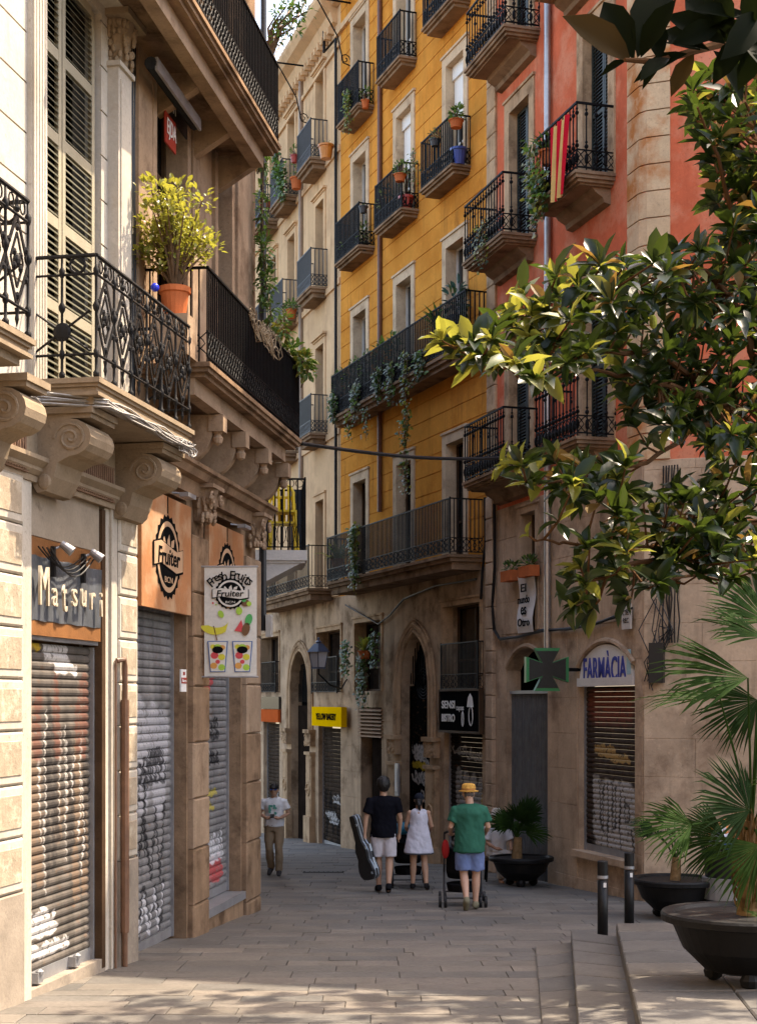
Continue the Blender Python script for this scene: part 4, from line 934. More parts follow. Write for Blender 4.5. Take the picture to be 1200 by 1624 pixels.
# stone ground storey
zg_ = -1.2
def gf_open(F, u0, u1, v0, v1): return (F.s(u0), F.s(u1), F.z((u0+u1)/2, v1), F.z((u0+u1)/2, v0))
oa = gf_open(FY, 636, 681, 1000, 1395); ob = gf_open(FY, 563, 605, 985, 1096); oc = (sy(572), sy(605), -1.0, FY.z(588, 1122)); od = gf_open(FY, 703, 762, 958, 1092); oe = (sy(704), sy(765)-.02, -.7, FY.z(733, 1158))
za = oa[3]; ap = arch_pts(oa[0], oa[1], za-1.2, 1.15, 'point')
wl = wall_mesh(0, FY.L, -1.6, zyb, [oa, ob, oc, od, oe], [z for z in (-.1, .55, 1.2, 1.85, 2.5, 3.15)], .012, .014, .4)
spandrel(wl, oa[0], oa[1], oa[3], ap, .4); wl.build('ground_storey', GFSTONE, BY)
def gothic(bld, F, o, pts, w_=.16):
    mb = MB()
    for k, (off, r_) in enumerate(((.05, .045), (.16, .03), (.27, .06), (.40, .03))):
        m = (o[0]+o[1])/2; q = [(m+(x-m)*(1+off*2/(o[1]-o[0])), -.03, pts[0][1]+(z-pts[0][1])*(1+off/1.5)) for x, z in pts]
        q = [(q[0][0], -.03, 1.9)]+q+[(q[-1][0], -.03, 1.9)]; mb.tube(q, r_, 6)
    mb.build('arch_moulding', FRAMEST, bld)
    for sx in (-1, 1):
        x = (o[0] if sx < 0 else o[1])+sx*.3; p_ = MB()
        p_.box(x-.27, x+.27, -.12, .01, -1.4, 1.55); p_.box(x-.31, x+.31, -.17, .01, 1.5, 1.58); p_.box(x-.29, x+.29, -.15, .01, 1.75, 2.1); p_.box(x-.33, x+.33, -.2, .01, 2.1, 2.2); p_.box(x-.33, x+.33, -.18, .01, -1.4, -.2)
        p_.box(x-.2, x+.2, -.135, -.11, .75, 1.4); p_.box(x-.2, x+.2, -.135, -.11, -.1, .3)
        p_.tube([(x+.17*math.cos(t*.4), -.13, .55+.17*math.sin(t*.4)) for t in range(17)], .025, 5); p_.lathe((x, -.12, .54), [(.001,-.01),(.1,.0),(.1,.02),(.001,.03)], 8)
        rr = random.Random(int(x*10))
        for i in range(24): p_.ell((x+rr.uniform(-.26, .26), -.15, rr.uniform(1.78, 2.08)), (.05, .03, .06), 6, 4)
        p_.build('carved_pilaster', FRAMEST, bld)
gothic(BY, FY, oa, ap)
MB().box(oa[0], oa[1], .32, .36, -1.4, oa[3]).build('dark_room_sheet', DARKHOLE, BY)
gd = graffiti('tagged_black_door', (.007,.0065,.006), FY, [((.42,.39,.36), .03, scribble(oa[0]+.1, oa[1]-.1, 1.1, 2.2, 4, 3), .012), ((.42,.39,.36), .022, scribble(oa[0]+.1, oa[1]-.1, -.2, 1.0, 4, 5), .012), ((.42,.28,.03), .07, zig(oa[0]+.15, oa[1]-.15, -.9, -.2, 3, 5), .03), ((.4,.27,.03), .04, scribble(oa[0]+.2, oa[1]-.2, 1.2, 1.6, 2, 9), .02)], .5)
MB().box(oa[0]+.02, oa[1]-.02, .2, .26, -1.4, za-1.25).build('door', gd, BY)
mb = MB(); bars(mb, oa[0]+.05, oa[1]-.05, .22, za-1.2, za-.1, .14, .01)
for k in range(4): mb.tube([((oa[0]+oa[1])/2+.42*math.cos(t*.5)*(1-.2*k), .2, za-1.2+.35*math.sin(t*.5)*(1-.2*k)) for t in range(14)], .01, 4)
mb.build('door_grille', IRON, BY)
window(BY, *ob, 'plain', mats=WOODBROWN, y=.3); window(BY, *od, 'plain', mats=WOODBROWN, y=.32)
for q in (od, ob): mb = MB(); surround(mb, *q, .1, .03); mb.build('window_surround', FRAMEST, BY)
mb = MB(); zr = od[2]; railing(mb, sy(699, .12), sy(757, .12), .12, zr-.05, 1.0, .075, .3, True, True, r=.0055); mb.build('window_railing', IRON2, BY)
vent = empty('slatted_vent', parent=BY)
x0, x1 = sy(570), sy(607); zv0, zv1 = FY.z(588, 1169), FY.z(588, 1122)
for i in range(8):
    z = zv0+(zv1-zv0)*i/8; MB().sweep([(-.05, z), (.06, z+.05), (.06, z+.07), (-.05, z+.03)], x0, x1).build('vent_slat', mat('rust_brown_slat', (.25,.12,.05), .6, .2, 6, .2, 60), vent)
MB().box(oc[0], oc[1], .3, .36, -1.4, oc[3]).build('dark_room_sheet', DARKHOLE, BY)
MB().box(oc[0]+.35, oc[1]-.02, .18, .24, -1.4, zv0-.02).build('door', mat('brown_black_door', (.018,.012,.009), .75, .3, 4, .3, 40), BY)
x0, x1 = oe[0], oe[1]
GS1 = graffiti('scribbled_dark_shutter', (.035,.029,.025), FY, [((.34,.31,.28), .13, zig(x0+.4, x1-.4, .2, 1.3, 3, 2), .06), ((.012,.012,.012), .03, scribble(x0+.2, x1-.2, .0, 1.6, 4, 6), .012), ((.44,.31,.03), .03, [[(x1-.3, 1.9), (x1-.2, 1.3), (x1-.4, .8), (x1-.15, .2), (x1-.35, -.4)]]+scribble(x0+.1, x0+.8, -.2, .8, 2, 3), .015), ((.42,.39,.36), .022, scribble(x0+.1, x1-.1, -.5, .5, 3, 8)+scribble(x0+.1, x1-.1, 1.3, 2.1, 2, 9), .012), ((.12,.05,.14), .05, scribble(x0+.6, x1-.5, .4, 1.0, 2, 12), .03)], .6)
roller(BY, x0+.04, x1-.04, FY.g(x0)-.02, oe[3]-.05, .16, GS1, .1)
# ironmongery
mb = MB(); mb.box(-.11, .11, -.03, .02, 0, .75); pl = mb.build('entry_panel', ZINC, M=FY.M@Matrix.Translation((sy(639), -.14, FY.z(639, 1262)))); tag(pl, 'metal entry phone panel on the carved pilaster beside the tagged black door', 'intercom'); MB().box(-.06, .06, -.04, -.03, .1, .62).build('speaker_plate', mat('pale_print', (.6,.58,.56), .5), pl)
# ================================================================== cream house at the far end
BC = empty('pale_cream_house', FC.M); tag(BC, 'pale cream house with slim balconies at the far bend of the street', 'building')
sc_ = FC.s; ztC = 21.5
colsC = [sc_(434), sc_(463), sc_(508)]
opC = [(c-.42, c+.42, z, z+2.5) for z in ZF for c in colsC]
wl = wall_mesh(0, FC.L, zyb, ztC, opC, [], reveal=.28); back_box(wl, 0, FC.L, zyb, ztC, 0, 9); wl.build('wall', CREAMP, BC)
mb = MB(); mb.sweep([(0, ztC-1.5), (-.06, ztC-1.5), (-.06, ztC-1.4), (0, ztC-1.4)], 0, FC.L-.01); mb.sweep([(0, ztC-.8), (-.12, ztC-.75), (-.2, ztC-.5), (-.42, ztC-.35), (-.5, ztC-.15), (-.5, ztC), (0, ztC)], 0, FC.L-.31)
for i in range(30): mb.box(FC.L-.5-.34*i, FC.L-.62-.34*i+.0, -.2, -.02, ztC-1.0, ztC-.82)
for z in ZF: mb.box(0, FC.L-.01, -.05, .01, z-.22, z-.06)
mb.build('cornice', CREAMP, BC)
for i, (a, b, c, d) in enumerate(opC):
    r_, c_ = divmod(i, 3); sm = MB(); surround(sm, a, b, c, d, .15, .035, .06 if r_ else 0); sm.build('window_surround', CREAMP, BC)
    window(BC, a, b, c, d, 'greendoor' if c_ == 2 else 'louvre' if c_ == 0 else 'curtain', mats=WOODBROWN)
for (c_, r_) in ((2, 3), (2, 2), (1, 3), (1, 2), (0, 3), (0, 2), (2, 1), (1, 1), (0, 1)):
    x = colsC[c_]; z = ZF[r_]; b = empty('balcony', parent=BC)
    mb = MB(); slab(mb, x-.74, x+.74, .5, z, ((0,.06),(.04,.08),(.12,.12))); mb.build('balcony_slab', SLABST, b)
    mb = MB(); railing(mb, x-.7, x+.7, .46, z, 1.02, .11, .28); mb.build('railing', mat('grey_iron', (.03,.03,.03), .5, .2, 6, .1, 60), b)
b = empty('balcony', parent=BC); x0, x1 = sc_(405, .7), FC.L-.6
mb = MB(); slab(mb, x0, x1, .74, ZF[0], ((0,.06),(.05,.08),(.12,.16))); mb.build('balcony_slab', SLABST, b); mb = MB(); railing(mb, x0, x1, .7, ZF[0], 1.12, .085, .28, r=.0055); mb.build('railing', IRON2, b)
for u, v0, v1 in ((480, 118, 760),): MB().tube([(sc_(u), -.06, FC.z(u, v1)), (sc_(u), -.06, FC.z(u, v0))], .06, 8).build('rain_pipe', mat('pale_pipe', (.30,.22,.16), .5), BC)
# roof terrace railing and bracket arms against the sky
mb = MB(); bars(mb, 0, FC.L-.4, -.35, ztC, ztC+1.1, .25, .012); mb.box(0, FC.L-.4, -.37, -.33, ztC+1.1, ztC+1.14); mb.box(0, FC.L-.4, -.365, -.335, ztC+.55, ztC+.58); mb.build('roof_railing', mat('pale_railing', (.5,.5,.5), .5), BC)
for u in (489, 556):
    F, s_f, B_ = (FC, sc_, BC) if u < 540 else (FY, sy, BY); x = s_f(u); z = ztC-1.45; mb = MB(); mb.tube([(x, 0, z+.7), (x, -1.1, z+.7)], .025, 6); mb.tube([(x, 0, z-.9), (x, -.2, z-.85), (x, -.35, z-.2), (x, -.9, z+.68)], .018, 6)
    mb.tube([(x, -.15+.14*math.cos(t*.7)*(1-t/14), z-.75+.14*math.sin(t*.7)*(1-t/14)) for t in range(12)], .014, 5); mb.build('bracket_arm', IRON, B_)
mb = MB(); x = .12; mb.tube([(x+FC.L-.3, -.08, zyb+.2), (x+FC.L-.3, -.08, FC.z(535, 65)), (x+FC.L-1.3, -.12, FC.z(535, 62)), (x+FC.L-1.3, -.12, ztC+2)], .04, 6); mb.build('vent_pipe', IRON2, BC)
# ground storey
o1 = gf_open(FC, 462, 491, 1030, 1395); o2 = gf_open(FC, 503, 541, 1000, 1098); o3 = (sc_(505), sc_(543)-.05, -1.0, FC.z(524, 1152)); o4 = gf_open(FC, 415, 443, 1010, 1098); o5 = (sc_(418), sc_(443), -1.0, FC.z(430, 1145))
ap1 = arch_pts(o1[0], o1[1], o1[3]-1.2, 1.15, 'point')
wl = wall_mesh(0, FC.L, -1.9, zyb, [o1, o2, o3, o4, o5], [-.2, .5, 1.2, 1.9, 2.6], .012, .014, .4); spandrel(wl, o1[0], o1[1], o1[3], ap1, .4); wl.build('ground_storey', GFSTONE, BC)
gothic(BC, FC, o1, ap1)
MB().box(o1[0], o1[1], .32, .36, -1.6, o1[3]).build('dark_room_sheet', DARKHOLE, BC); MB().box(o1[0]+.03, o1[1]-.03, .2, .26, -1.6, o1[3]-1.6).build('door', MATS['brown_black_door'], BC)
mb = MB(); bars(mb, o1[0]+.05, o1[1]-.05, .22, o1[3]-1.5, o1[3]-.4, .12, .01); mb.build('door_grille', IRON, BC)
for o_ in (o2, o4):
    window(BC, *o_, 'plain', mats=WOODBROWN, y=.32); mb = MB(); surround(mb, *o_, .1, .03); mb.build('window_surround', FRAMEST, BC)
    mb = MB(); railing(mb, o_[0]-.08, o_[1]+.08, .14, o_[2]-.03, .95, .085, .25, r=.0055); mb.build('window_railing', IRON2, BC)
GS2 = graffiti('tagged_brown_shutter', (.055,.04,.03), FC, [((.012,.012,.012), .07, zig(o3[0]+.15, o3[1]-.15, -.5, .45, 4, 2), .03), ((.012,.012,.012), .06, zig(o3[0]+.2, o3[1]-.2, -1.3, -.7, 3, 3), .03), ((.45,.43,.41), .02, scribble(o3[0]+.1, o3[1]-.1, -.4, .5, 3, 5)+scribble(o3[0]+.1, o3[1]-.1, -1.2, -.7, 3, 6)+scribble(o5[0]+.1, o5[1]-.1, -.3, .5, 3, 7), .012), ((.012,.012,.012), .03, scribble(o5[0]+.1, o5[1]-.1, -1.1, .2, 3, 8), .015)], .6)
roller(BC, o3[0]+.04, o3[1]-.04, FC.g(o3[0])-.02, o3[3]-.05, .16, GS2, .11); roller(BC, o5[0]+.04, o5[1]-.04, FC.g(o5[0])-.02, o5[3]-.05, .16, GS2, .11)
# ================================================================== pink corner house
BP = empty('salmon_pink_house', FP.M); tag(BP, 'salmon red corner house with stone quoins and bracketed black balconies', 'building')
sp = FP.s; ztP = 22.0; zpl = FP.z(840, 792); ZP = [7.28, 11.6, 15.35, 18.9]
colA, colB = sp(824), sp(945)
opP = [(c-.52, c+.52, z, z+2.75) for z in ZP for c in (colA, colB)]
xq = sp(998)
wl = wall_mesh(0, FP.L, zpl, ztP, opP, [], reveal=.3); wl.build('wall', PINKP, BP)
bx = MB(); P0, Q0, E0 = FP.W(0,0,0), FP.W(FP.L,0,0), FQ.W(FQ.L,0,0); far = FP.M.inverted()
pts = [FP.M.inverted()@q for q in (P0, Q0, E0, E0+Vector((3, 9, 0)), P0+Vector((6, 9, 0)))]
n = len(pts); bx.add([(q.x, q.y, ztP) for q in pts], [list(range(n))]); bx.add([(q.x, q.y, z) for z in (zg_, ztP) for q in pts[2:]], [(0,1,4,3),(1,2,5,4)]); bx.build('roof', CREAMP, BP)
mb = MB(); mb.sweep([(0, ztP-.5), (-.2, ztP-.4), (-.45, ztP-.15), (-.45, ztP), (0, ztP)], 0, FP.L+.3); mb.build('cornice', FRAMEST, BP)
for i, (a, b, c, d) in enumerate(opP):
    sm = MB(); surround(sm, a, b, c, d, .24, .03); sm.build('window_surround', FRAMEST, BP)
    window(BP, a, b, c, d, 'louvre', mats=WOODBROWN)
def grand_balcony(x0, x1, p, z, cover=True):
    b = empty('balcony', parent=BP)
    mb = MB(); slab(mb, x0, x1, p, z, ((0,.05),(.03,.06),(.08,.05),(.14,.03))); mb.sweep([(0, z-.19), (-p*.45, z-.19), (-p*.4, z-.26), (-p*.2, z-.34), (-.12, z-.42), (0, z-.45)], x0+.2, x1-.2); mb.build('balcony_slab', SLABST, b)
    mb = MB(); H = 1.1; a, c = x0+.05, x1-.05; y = -p+.05
    for (ax, q0, q1, k) in (('x', a, c, y), ('y', y, 0, a), ('y', y, 0, c)):
        n_ = max(2, int(abs(q1-q0)/.14))
        for zz, r_ in ((z+.06, .012), (z+.34, .01), (z+H, .017)):
            if ax == 'x': mb.box(q0-.01, q1+.01, k-r_, k+r_, zz-r_, zz+r_)
            else: mb.box(k-r_, k+r_, q0, q1, zz-r_, zz+r_)
        for i in range(n_+1):
            q = q0+(q1-q0)*i/n_; cx, cy = (q, k) if ax == 'x' else (k, q)
            mb.box(cx-.009, cx+.009, cy-.009, cy+.009, z, z+H)
            for zz, rr_ in ((z+.40, .036), (z+.47, .024), (z+.93, .034), (z+1.0, .022)): mb.ell((cx, cy, zz), (rr_, rr_, rr_*1.1), 6, 4)
            mb.ell((cx, cy, z+.2), (.035, .035, .09), 6, 4)
        lattice(mb, q0, q1, k, z+.07, z+.33, .14, .009, ax)
    mb.build('railing', IRON, b)
zP = ZP
for uL, uC, r_ in ((736, 797, 2), (733, 793, 1), (733, 794, 0), (841, 910, 1), (845, 911, 0), (838, 900, 2), (733, 797, 3)):
    grand_balcony(sp(uL, .72)-.04, sp(uC, .72)+.04, .72, ZP[r_])
# drainpipe
x = sp(874); mb = MB(); mb.tube([(x, -.08, ztP-.5), (x, -.08, FP.z(874, 1030)), (x+.04, -.04, FP.z(874, 1038))], .06, 10)
mb.build('rain_pipe', mat('galvanised_pipe', (.36,.35,.35), .35, .15, 6, .1, 60, metal=.6), BP)
MB().box(0.01, .2, -.03, .01, zpl, ztP-.5).build('edge_strip', FRAMEST, BP)
rr = random.Random(4)
# joint strip at the party line in blocks
z = zpl
while z < ztP-1:
    MB().bev(-.02, sp(788), -.05, .01, z+.006, z+.5-.006, .012).build('stone_block', FRAMEST, BP); z += .5
# ground storey of the corner house
of = (sp(917), sp(1006), FP.z(960, 1358), FP.z(960, 1018)); og = (sp(804), sp(868), -1.2, FP.z(838, 1026)); ow = (sp(826), sp(851), FP.z(838, 1000), FP.z(838, 812))
apf = arch_pts(of[0], of[1], of[3]-.42, .40, 'seg'); apg = arch_pts(og[0], og[1], og[3]-.42, .40, 'seg')
wl = wall_mesh(0, FP.L, -1.6, zpl, [of, og, ow], [], .012, .014, .3); spandrel(wl, of[0], of[1], of[3], apf, .3); spandrel(wl, og[0], og[1], og[3], apg, .3); wl.build('ground_storey', GFP, BP)
for o_, q in ((of, apf), (og, apg)):
    mb = MB(); pts = [(x_, -.02, z_+.05) for x_, z_ in q]; mb.tube(pts, .045, 6); mb.build('arch_moulding', GFP, BP)
# ashlar facing: blocks a little proud of each other, cut round the openings
def ashlar(bld, F, x0, x1, z0, z1, opens, hh=.62, ww=.9, pr=.008, m=GFP, seed=1):
    rr = random.Random(seed); z = z0; k = 0
    while z < z1-.2:
        h = min(hh, z1-z); x = x0-(ww*.5 if k % 2 else 0)
        while x < x1:
            w_ = ww*rr.uniform(.8, 1.2); a, b = max(x0, x), min(x1, x+w_); x += w_
            if b-a < .12: continue
            segs = [(a, b)]
            for oa_, ob_, oc_, od_ in opens:
                if z < od_ and z+h > oc_:
                    new = []
                    for p0, p1 in segs:
                        if p1 <= oa_ or p0 >= ob_: new.append((p0, p1))
                        else:
                            if p0 < oa_-.05: new.append((p0, oa_))
                            if p1 > ob_+.05: new.append((ob_, p1))
                    segs = new
            for p0, p1 in segs:
                if p1-p0 > .06: MB().bev(p0+.003, p1-.003, -pr-rr.uniform(0, .004), .01, z+.002, z+h-.002, .005).build('stone_block', m, bld)
        z += h; k += 1
ashlar(BP, FP, .42, FP.L-.02, -1.3, zpl, [(of[0]-.04, of[1]+.04, of[2], of[3]+.12), (og[0]-.04, og[1]+.04, og[2], og[3]+.12), (ow[0]-.14, ow[1]+.14, ow[2], ow[3]+.2)])
mb = MB(); surround(mb, *ow, .12, .04); mb.build('window_surround', GFP, BP); window(BP, *ow, 'plain', mats=WOODBROWN)
# party pilaster of small raised blocks
z = -1.3
while z < zpl-.1: MB().bev(.02, .40, -.09, .01, z+.008, z+.44-.008, .015).build('stone_block', GFP, BP); z += .44
x0, x1 = of[0], of[1]; zfs = FP.z(960, 1088)
GPH = graffiti('white_tagged_shutter', (.065,.05,.042), FP, [((.46,.44,.42), .15, [[(x0+.45, 1.55), (x0+.5, .6), (x0+.75, .55), (x0+.8, 1.5)], [(x0+.95, 1.5), (x0+1.0, .55), (x0+1.2, .6), (x0+1.25, 1.5)], [(x0+1.5, 1.5), (x0+1.45, .6), (x0+1.8, .7), (x0+1.75, 1.45), (x0+1.5, 1.5)], [(x0+.4, .35), (x0+1.9, .3)], [(x0+.4, .0), (x0+1.8, -.05)]], .05),
    ((.012,.012,.012), .02, [[(x0+.55, 1.65), (x0+.6, .95), (x0+.68, .8), (x0+.72, 1.6)], [(x0+1.05, 1.6), (x0+1.08, .85), (x0+1.16, .85), (x0+1.2, 1.55)], [(x0+1.55, 1.3), (x0+1.55, 1.0), (x0+1.68, 1.0), (x0+1.68, 1.3), (x0+1.55, 1.3)], [(x0+.9, 1.6), (x0+.88, .9), (x0+.9, .2), (x0+.86, -.3)], [(x0+1.36, 1.5), (x0+1.36, .8), (x0+1.44, .0), (x0+1.5, -.5)], [(x0+1.75, .9), (x0+1.92, .4)]]+scribble(x0+.2, x1-.3, -.35, .25, 4, 4), .01), ((.42,.26,.10), .035, scribble(x0+.3, x1-.5, 1.85, 2.3, 3, 3), .02), ((.2,.06,.04), .2, [[(x0+.4, 2.9), (x0+1.6, 2.9)], [(x0+.9, -.62), (x0+1.7, -.62)]], .2), ((.012,.012,.012), .05, scribble(x0+.1, x0+.8, -.5, .9, 2, 8), .03)], .6)
roller(BP, x0+.03, x1-.03, of[2], zfs, .15, GPH, .085)
MB().box(x0-.12, x1+.1, -.1, .3, of[2]-.1, of[2]+.008).build('shop_sill', GFP, BP)
# folding gate of thin uprights
gt = empty('folding_gate', parent=BP); zgt = FP.z(838, 1100)
mb = MB(); n = 34
for i in range(n):
    x = og[0]+.04+(og[1]-og[0]-.08)*i/(n-1); mb.box(x-.016, x+.016, .08+.02*(i % 2), .11+.02*(i % 2), -.75, zgt)
mb.build('gate_bars', mat('grey_gate_paint', (.15,.15,.148), .7, .2, 6, .1, 60), gt, kind='stuff')
MB().box(og[0], og[1], .05, .13, zgt, zgt+.06).build('top_rail', ZINC, gt); MB().box(og[0], og[1], .28, .31, -1.2, og[3]).build('dark_room_sheet', DARKHOLE, BP)
# ------------------------------------------------------------------ square front of the corner house
BQ = empty('salmon_front_wall', FQ.M, None); BQ.parent = BP; BQ.matrix_basis = FP.M.inverted()@FQ.M
BQ.name = 'square_front'
sq = FQ.s
wl = wall_mesh(0, FQ.L, zpl, ztP, [(x, x+1.1, z, z+2.7) for z in ZP for x in (3.2, 6.4, 9.6)], [], reveal=.28); wl.build('wall', PINKP, BQ)
wl = wall_mesh(0, FQ.L, -1.6, zpl, [], []); wl.build('ground_storey', GFP, BQ)
for z in ZP:
    for x in (3.2, 6.4, 9.6):
        MB().box(x, x+1.1, .2, .24, z, z+2.7).build('pane', PANE, BQ)
for z0, z1 in zip([zpl+.42*k for k in range(34)], [zpl+.42*(k+1) for k in range(34)]):
    wide = sq(1062); mm = QUOIN
    q = [FP.M.inverted()@FQ.W(a, b, 0) for a, b in ((wide, .01), (wide, -.05), (.0, -.05))]; k = [Vector((xq, .01, 0)), Vector((xq, -.05, 0))]
    corner = Vector((FP.L+.02, -.055, 0)); ring = [k[0], k[1], Vector((FP.L-.06, -.055, 0)), q[2]+(q[1]-q[2]).normalized()*.06, q[1], q[0]]
    mb = MB(); n = len(ring); mb.add([(p_.x, p_.y, z) for z in (z0+.01, z1-.01) for p_ in ring], [list(range(n-1, -1, -1)), list(range(n, 2*n))]+[(i, (i+1) % n, (i+1) % n+n, i+n) for i in range(n)]); mb.build('quoin', mm, BP)
# ashlar on the street-level front
rr = random.Random(8); z = -1.2; k = 0
while z < zpl-.05:
    x = -.0-(.35 if k % 2 else 0); h = .60
    while x < 4:
        w_ = rr.choice([.9, 1.0, 1.15]); a = max(x, .0)
        if x+w_ > .1: MB().bev(a+.003, x+w_-.003, -.008-rr.uniform(0, .004), .01, z+.002, min(z+h, zpl)-.002, .005).build('stone_block', GFP, BQ)
        x += w_
    z += h; k += 1
# ================================================================== signs and fittings across the street
def board(F, u0, u1, v0, v1, p=.05):
    um = (u0+u1)/2; x0, x1 = F.s(u0, p), F.s(u1, p); za, zb_ = F.z(um, v1, p), F.z(um, v0, p); return x0, x1, za, zb_
x0, x1, za, zb_ = board(FC, 497, 544, 1121, 1152, .16)
sg = empty('shop_sign', FC.M@Matrix.Translation(((x0+x1)/2, -.16, za))); tag(sg, 'bright yellow shop sign with black letters reading Yellow Bakery', 'sign')
MB().box(-(x1-x0)/2, (x1-x0)/2, -.05, .1, 0, zb_-za).build('sign_panel', mat('bright_yellow_sign', (.80,.46,.006), .75, .05, 3, 0), sg)
lettering('YELLOW BAKERY', BLACKP, sg, 0, -.06, (zb_-za)/2, w=(x1-x0)*.68, h=(zb_-za)*.34, depth=.004, off=.02)
x0, x1, za, zb_ = board(FC, 415, 443, 1105, 1145, .06)
sg = empty('shop_sign', FC.M@Matrix.Translation(((x0+x1)/2, -.06, za))); tag(sg, 'orange red shop fascia at the far left end of the cream house', 'sign')
MB().box(-(x1-x0)/2, (x1-x0)/2, -.04, .04, 0, (zb_-za)*.5).build('sign_panel', mat('orange_red_sign', (.45,.09,.025), .75, .1, 3, 0), sg); MB().box(-(x1-x0)/2, (x1-x0)/2, -.02, .04, (zb_-za)*.52, zb_-za).build('glass_strip', PANE, sg)
x0, x1, za, zb_ = board(FY, 699, 762, 1096, 1159, .14)
sg = empty('shop_sign', FY.M@Matrix.Translation(((x0+x1)/2, -.14, za))); tag(sg, 'black chalkboard shop sign reading Sensi Tapas Bistro in a timber frame', 'sign')
W_, H_ = x1-x0, zb_-za
MB().box(-W_/2, W_/2, -.03, .05, 0, H_).build('sign_panel', mat('chalkboard_black', (.006,.0065,.007), .8, spec=.08), sg)
for q in ((-W_/2-.03, -W_/2, 0, H_), (W_/2, W_/2+.03, 0, H_), (-W_/2-.03, W_/2+.03, H_, H_+.04), (-W_/2-.03, W_/2+.03, -.05, 0)): MB().box(q[0], q[1], -.05, .05, q[2], q[3]).build('sign_frame', WOODBROWN, sg)
lettering('SENSI', WHITEP, sg, -W_*.27, -.036, H_*.66, w=W_*.34, h=H_*.2, depth=.004, off=.02); lettering('BISTRO', WHITEP, sg, -W_*.27, -.036, H_*.32, w=W_*.34, h=H_*.2, depth=.004, off=.02); lettering('tapas', WHITEP, sg, W_*.03, -.036, H_*.55, w=W_*.19, h=H_*.15, depth=.003)
mb = MB()
mb.prism([(W_*.2, H_*.6), (W_*.36, H_*.6), (W_*.33, H_*.84), (W_*.28, H_*.94), (W_*.23, H_*.84)], -.036, -.031)
mb.tube([(W_*.3+.1*math.cos(t*.6), -.036, H_*.38+.2*math.sin(t*.6)) for t in range(12)], .012, 4); mb.tube([(W_*.1+.05*math.cos(t*.8), -.036, H_*.3+.15*math.sin(t*.8)) for t in range(9)], .012, 4); mb.build('chalk_drawing', WHITEP, sg)
# pharmacy fascia
x0, x1 = of[0], of[1]; za = zfs
sg = empty('pharmacy_sign', FP.M@Matrix.Translation(((x0+x1)/2, .02, za))); tag(sg, 'arched white pharmacy sign with blue capitals reading Farmàcia', 'sign')
MB().prism([(-(x1-x0)/2+.01, 0), ((x1-x0)/2-.01, 0)]+[(x_-(x0+x1)/2, z_-za-.02) for x_, z_ in reversed(apf[1:-1])], -.03, .05).build('sign_panel', mat('off_white_sign', (.66,.62,.58), .5, .06, 3, .05, 50), sg)
MB().box(-(x1-x0)/2+.01, (x1-x0)/2-.01, -.06, -.03, .0, .14).build('lower_trim', MATS['off_white_sign'], sg)
BLUEP = mat('navy_print', (.035,.05,.30), .5, .05, 3, 0)
lettering('FARMÀCIA', BLUEP, sg, -.02, -.038, (of[3]-za)*.46, w=(x1-x0)*.76, h=.50, depth=.006, off=.01)
MB().box((x1-x0)/2-.27, (x1-x0)/2-.12, -.035, -.03, .18, .58).build('blue_patch', mat('sky_blue_print', (.35,.55,.62), .5, .05, 3, 0), sg)
# green cross, turned to face along the street
c = at(866, 1062, FP.t(880)-1.0); cz = 34/FPX*c.y
sg = empty('pharmacy_cross', Matrix.Translation((c.x, c.y, c.z-cz))@Matrix.Rotation(R(4), 4, 'Z')); tag(sg, 'green edged pharmacy cross sign jutting from the wall beside the pipe', 'sign')
def crosspts(r): 
    a = .60*r; q = .34*r; return [(-a, r), (a, r), (q*.75, q), (r, a), (r, -a), (q*.75+.0, -q), (a, -r), (-a, -r), (-q*.75, -q), (-r, -a), (-r, a), (-q*.75, q)]
R0 = cz*1.0
MB().prism([(x_, z_+R0) for x_, z_ in crosspts(R0)], -.1, .1).build('cross_case', mat('green_case', (.005,.20,.07), .35, .05, 3, 0), sg)
MB().prism([(x_*.86, z_*.86+R0) for x_, z_ in crosspts(R0)], -.11, .11).build('led_face', mat('dark_led_face', (.01,.013,.013), .5, .2, 20, .2, 120), sg)
MB().box(R0-.02, R0+.35, -.03, .03, R0-.03, R0+.03).build('mount_arm', IRON, sg)
# text banner hanging from the window boxes
x0, x1, za, zb_ = board(FP, 822, 849, 912, 1003, .1)
sg = empty('window_banner', FP.M@Matrix.Translation(((x0+x1)/2, -.1, za))); tag(sg, 'narrow white cloth banner with dark lettering hung below the window boxes', 'banner')
W_, H_ = x1-x0, zb_-za; mb = MB()
for i in range(8): mb.add([(-W_/2-.04*(1-i/8),-.03*math.sin(i*.9),H_*i/8),(W_/2-.08*(1-i/8),-.03*math.sin(i*.9)-.01,H_*i/8),(W_/2-.08*(1-(i+1)/8),-.03*math.sin((i+1)*.9)-.01,H_*(i+1)/8),(-W_/2-.04*(1-(i+1)/8),-.03*math.sin((i+1)*.9),H_*(i+1)/8)], [(0,1,2,3)])
mb.build('cloth', mat('white_cloth', (.7,.68,.66), .85, .05, 3, .1, 40), sg)
for i, tx in enumerate(('El', 'mundo', 'es', 'Otro')): lettering(tx, BLACKP, sg, -.06, -.05, H_*(.78-.2*i), w=W_*(.7 if len(tx) > 3 else .32), h=.15, depth=.004, off=.015)
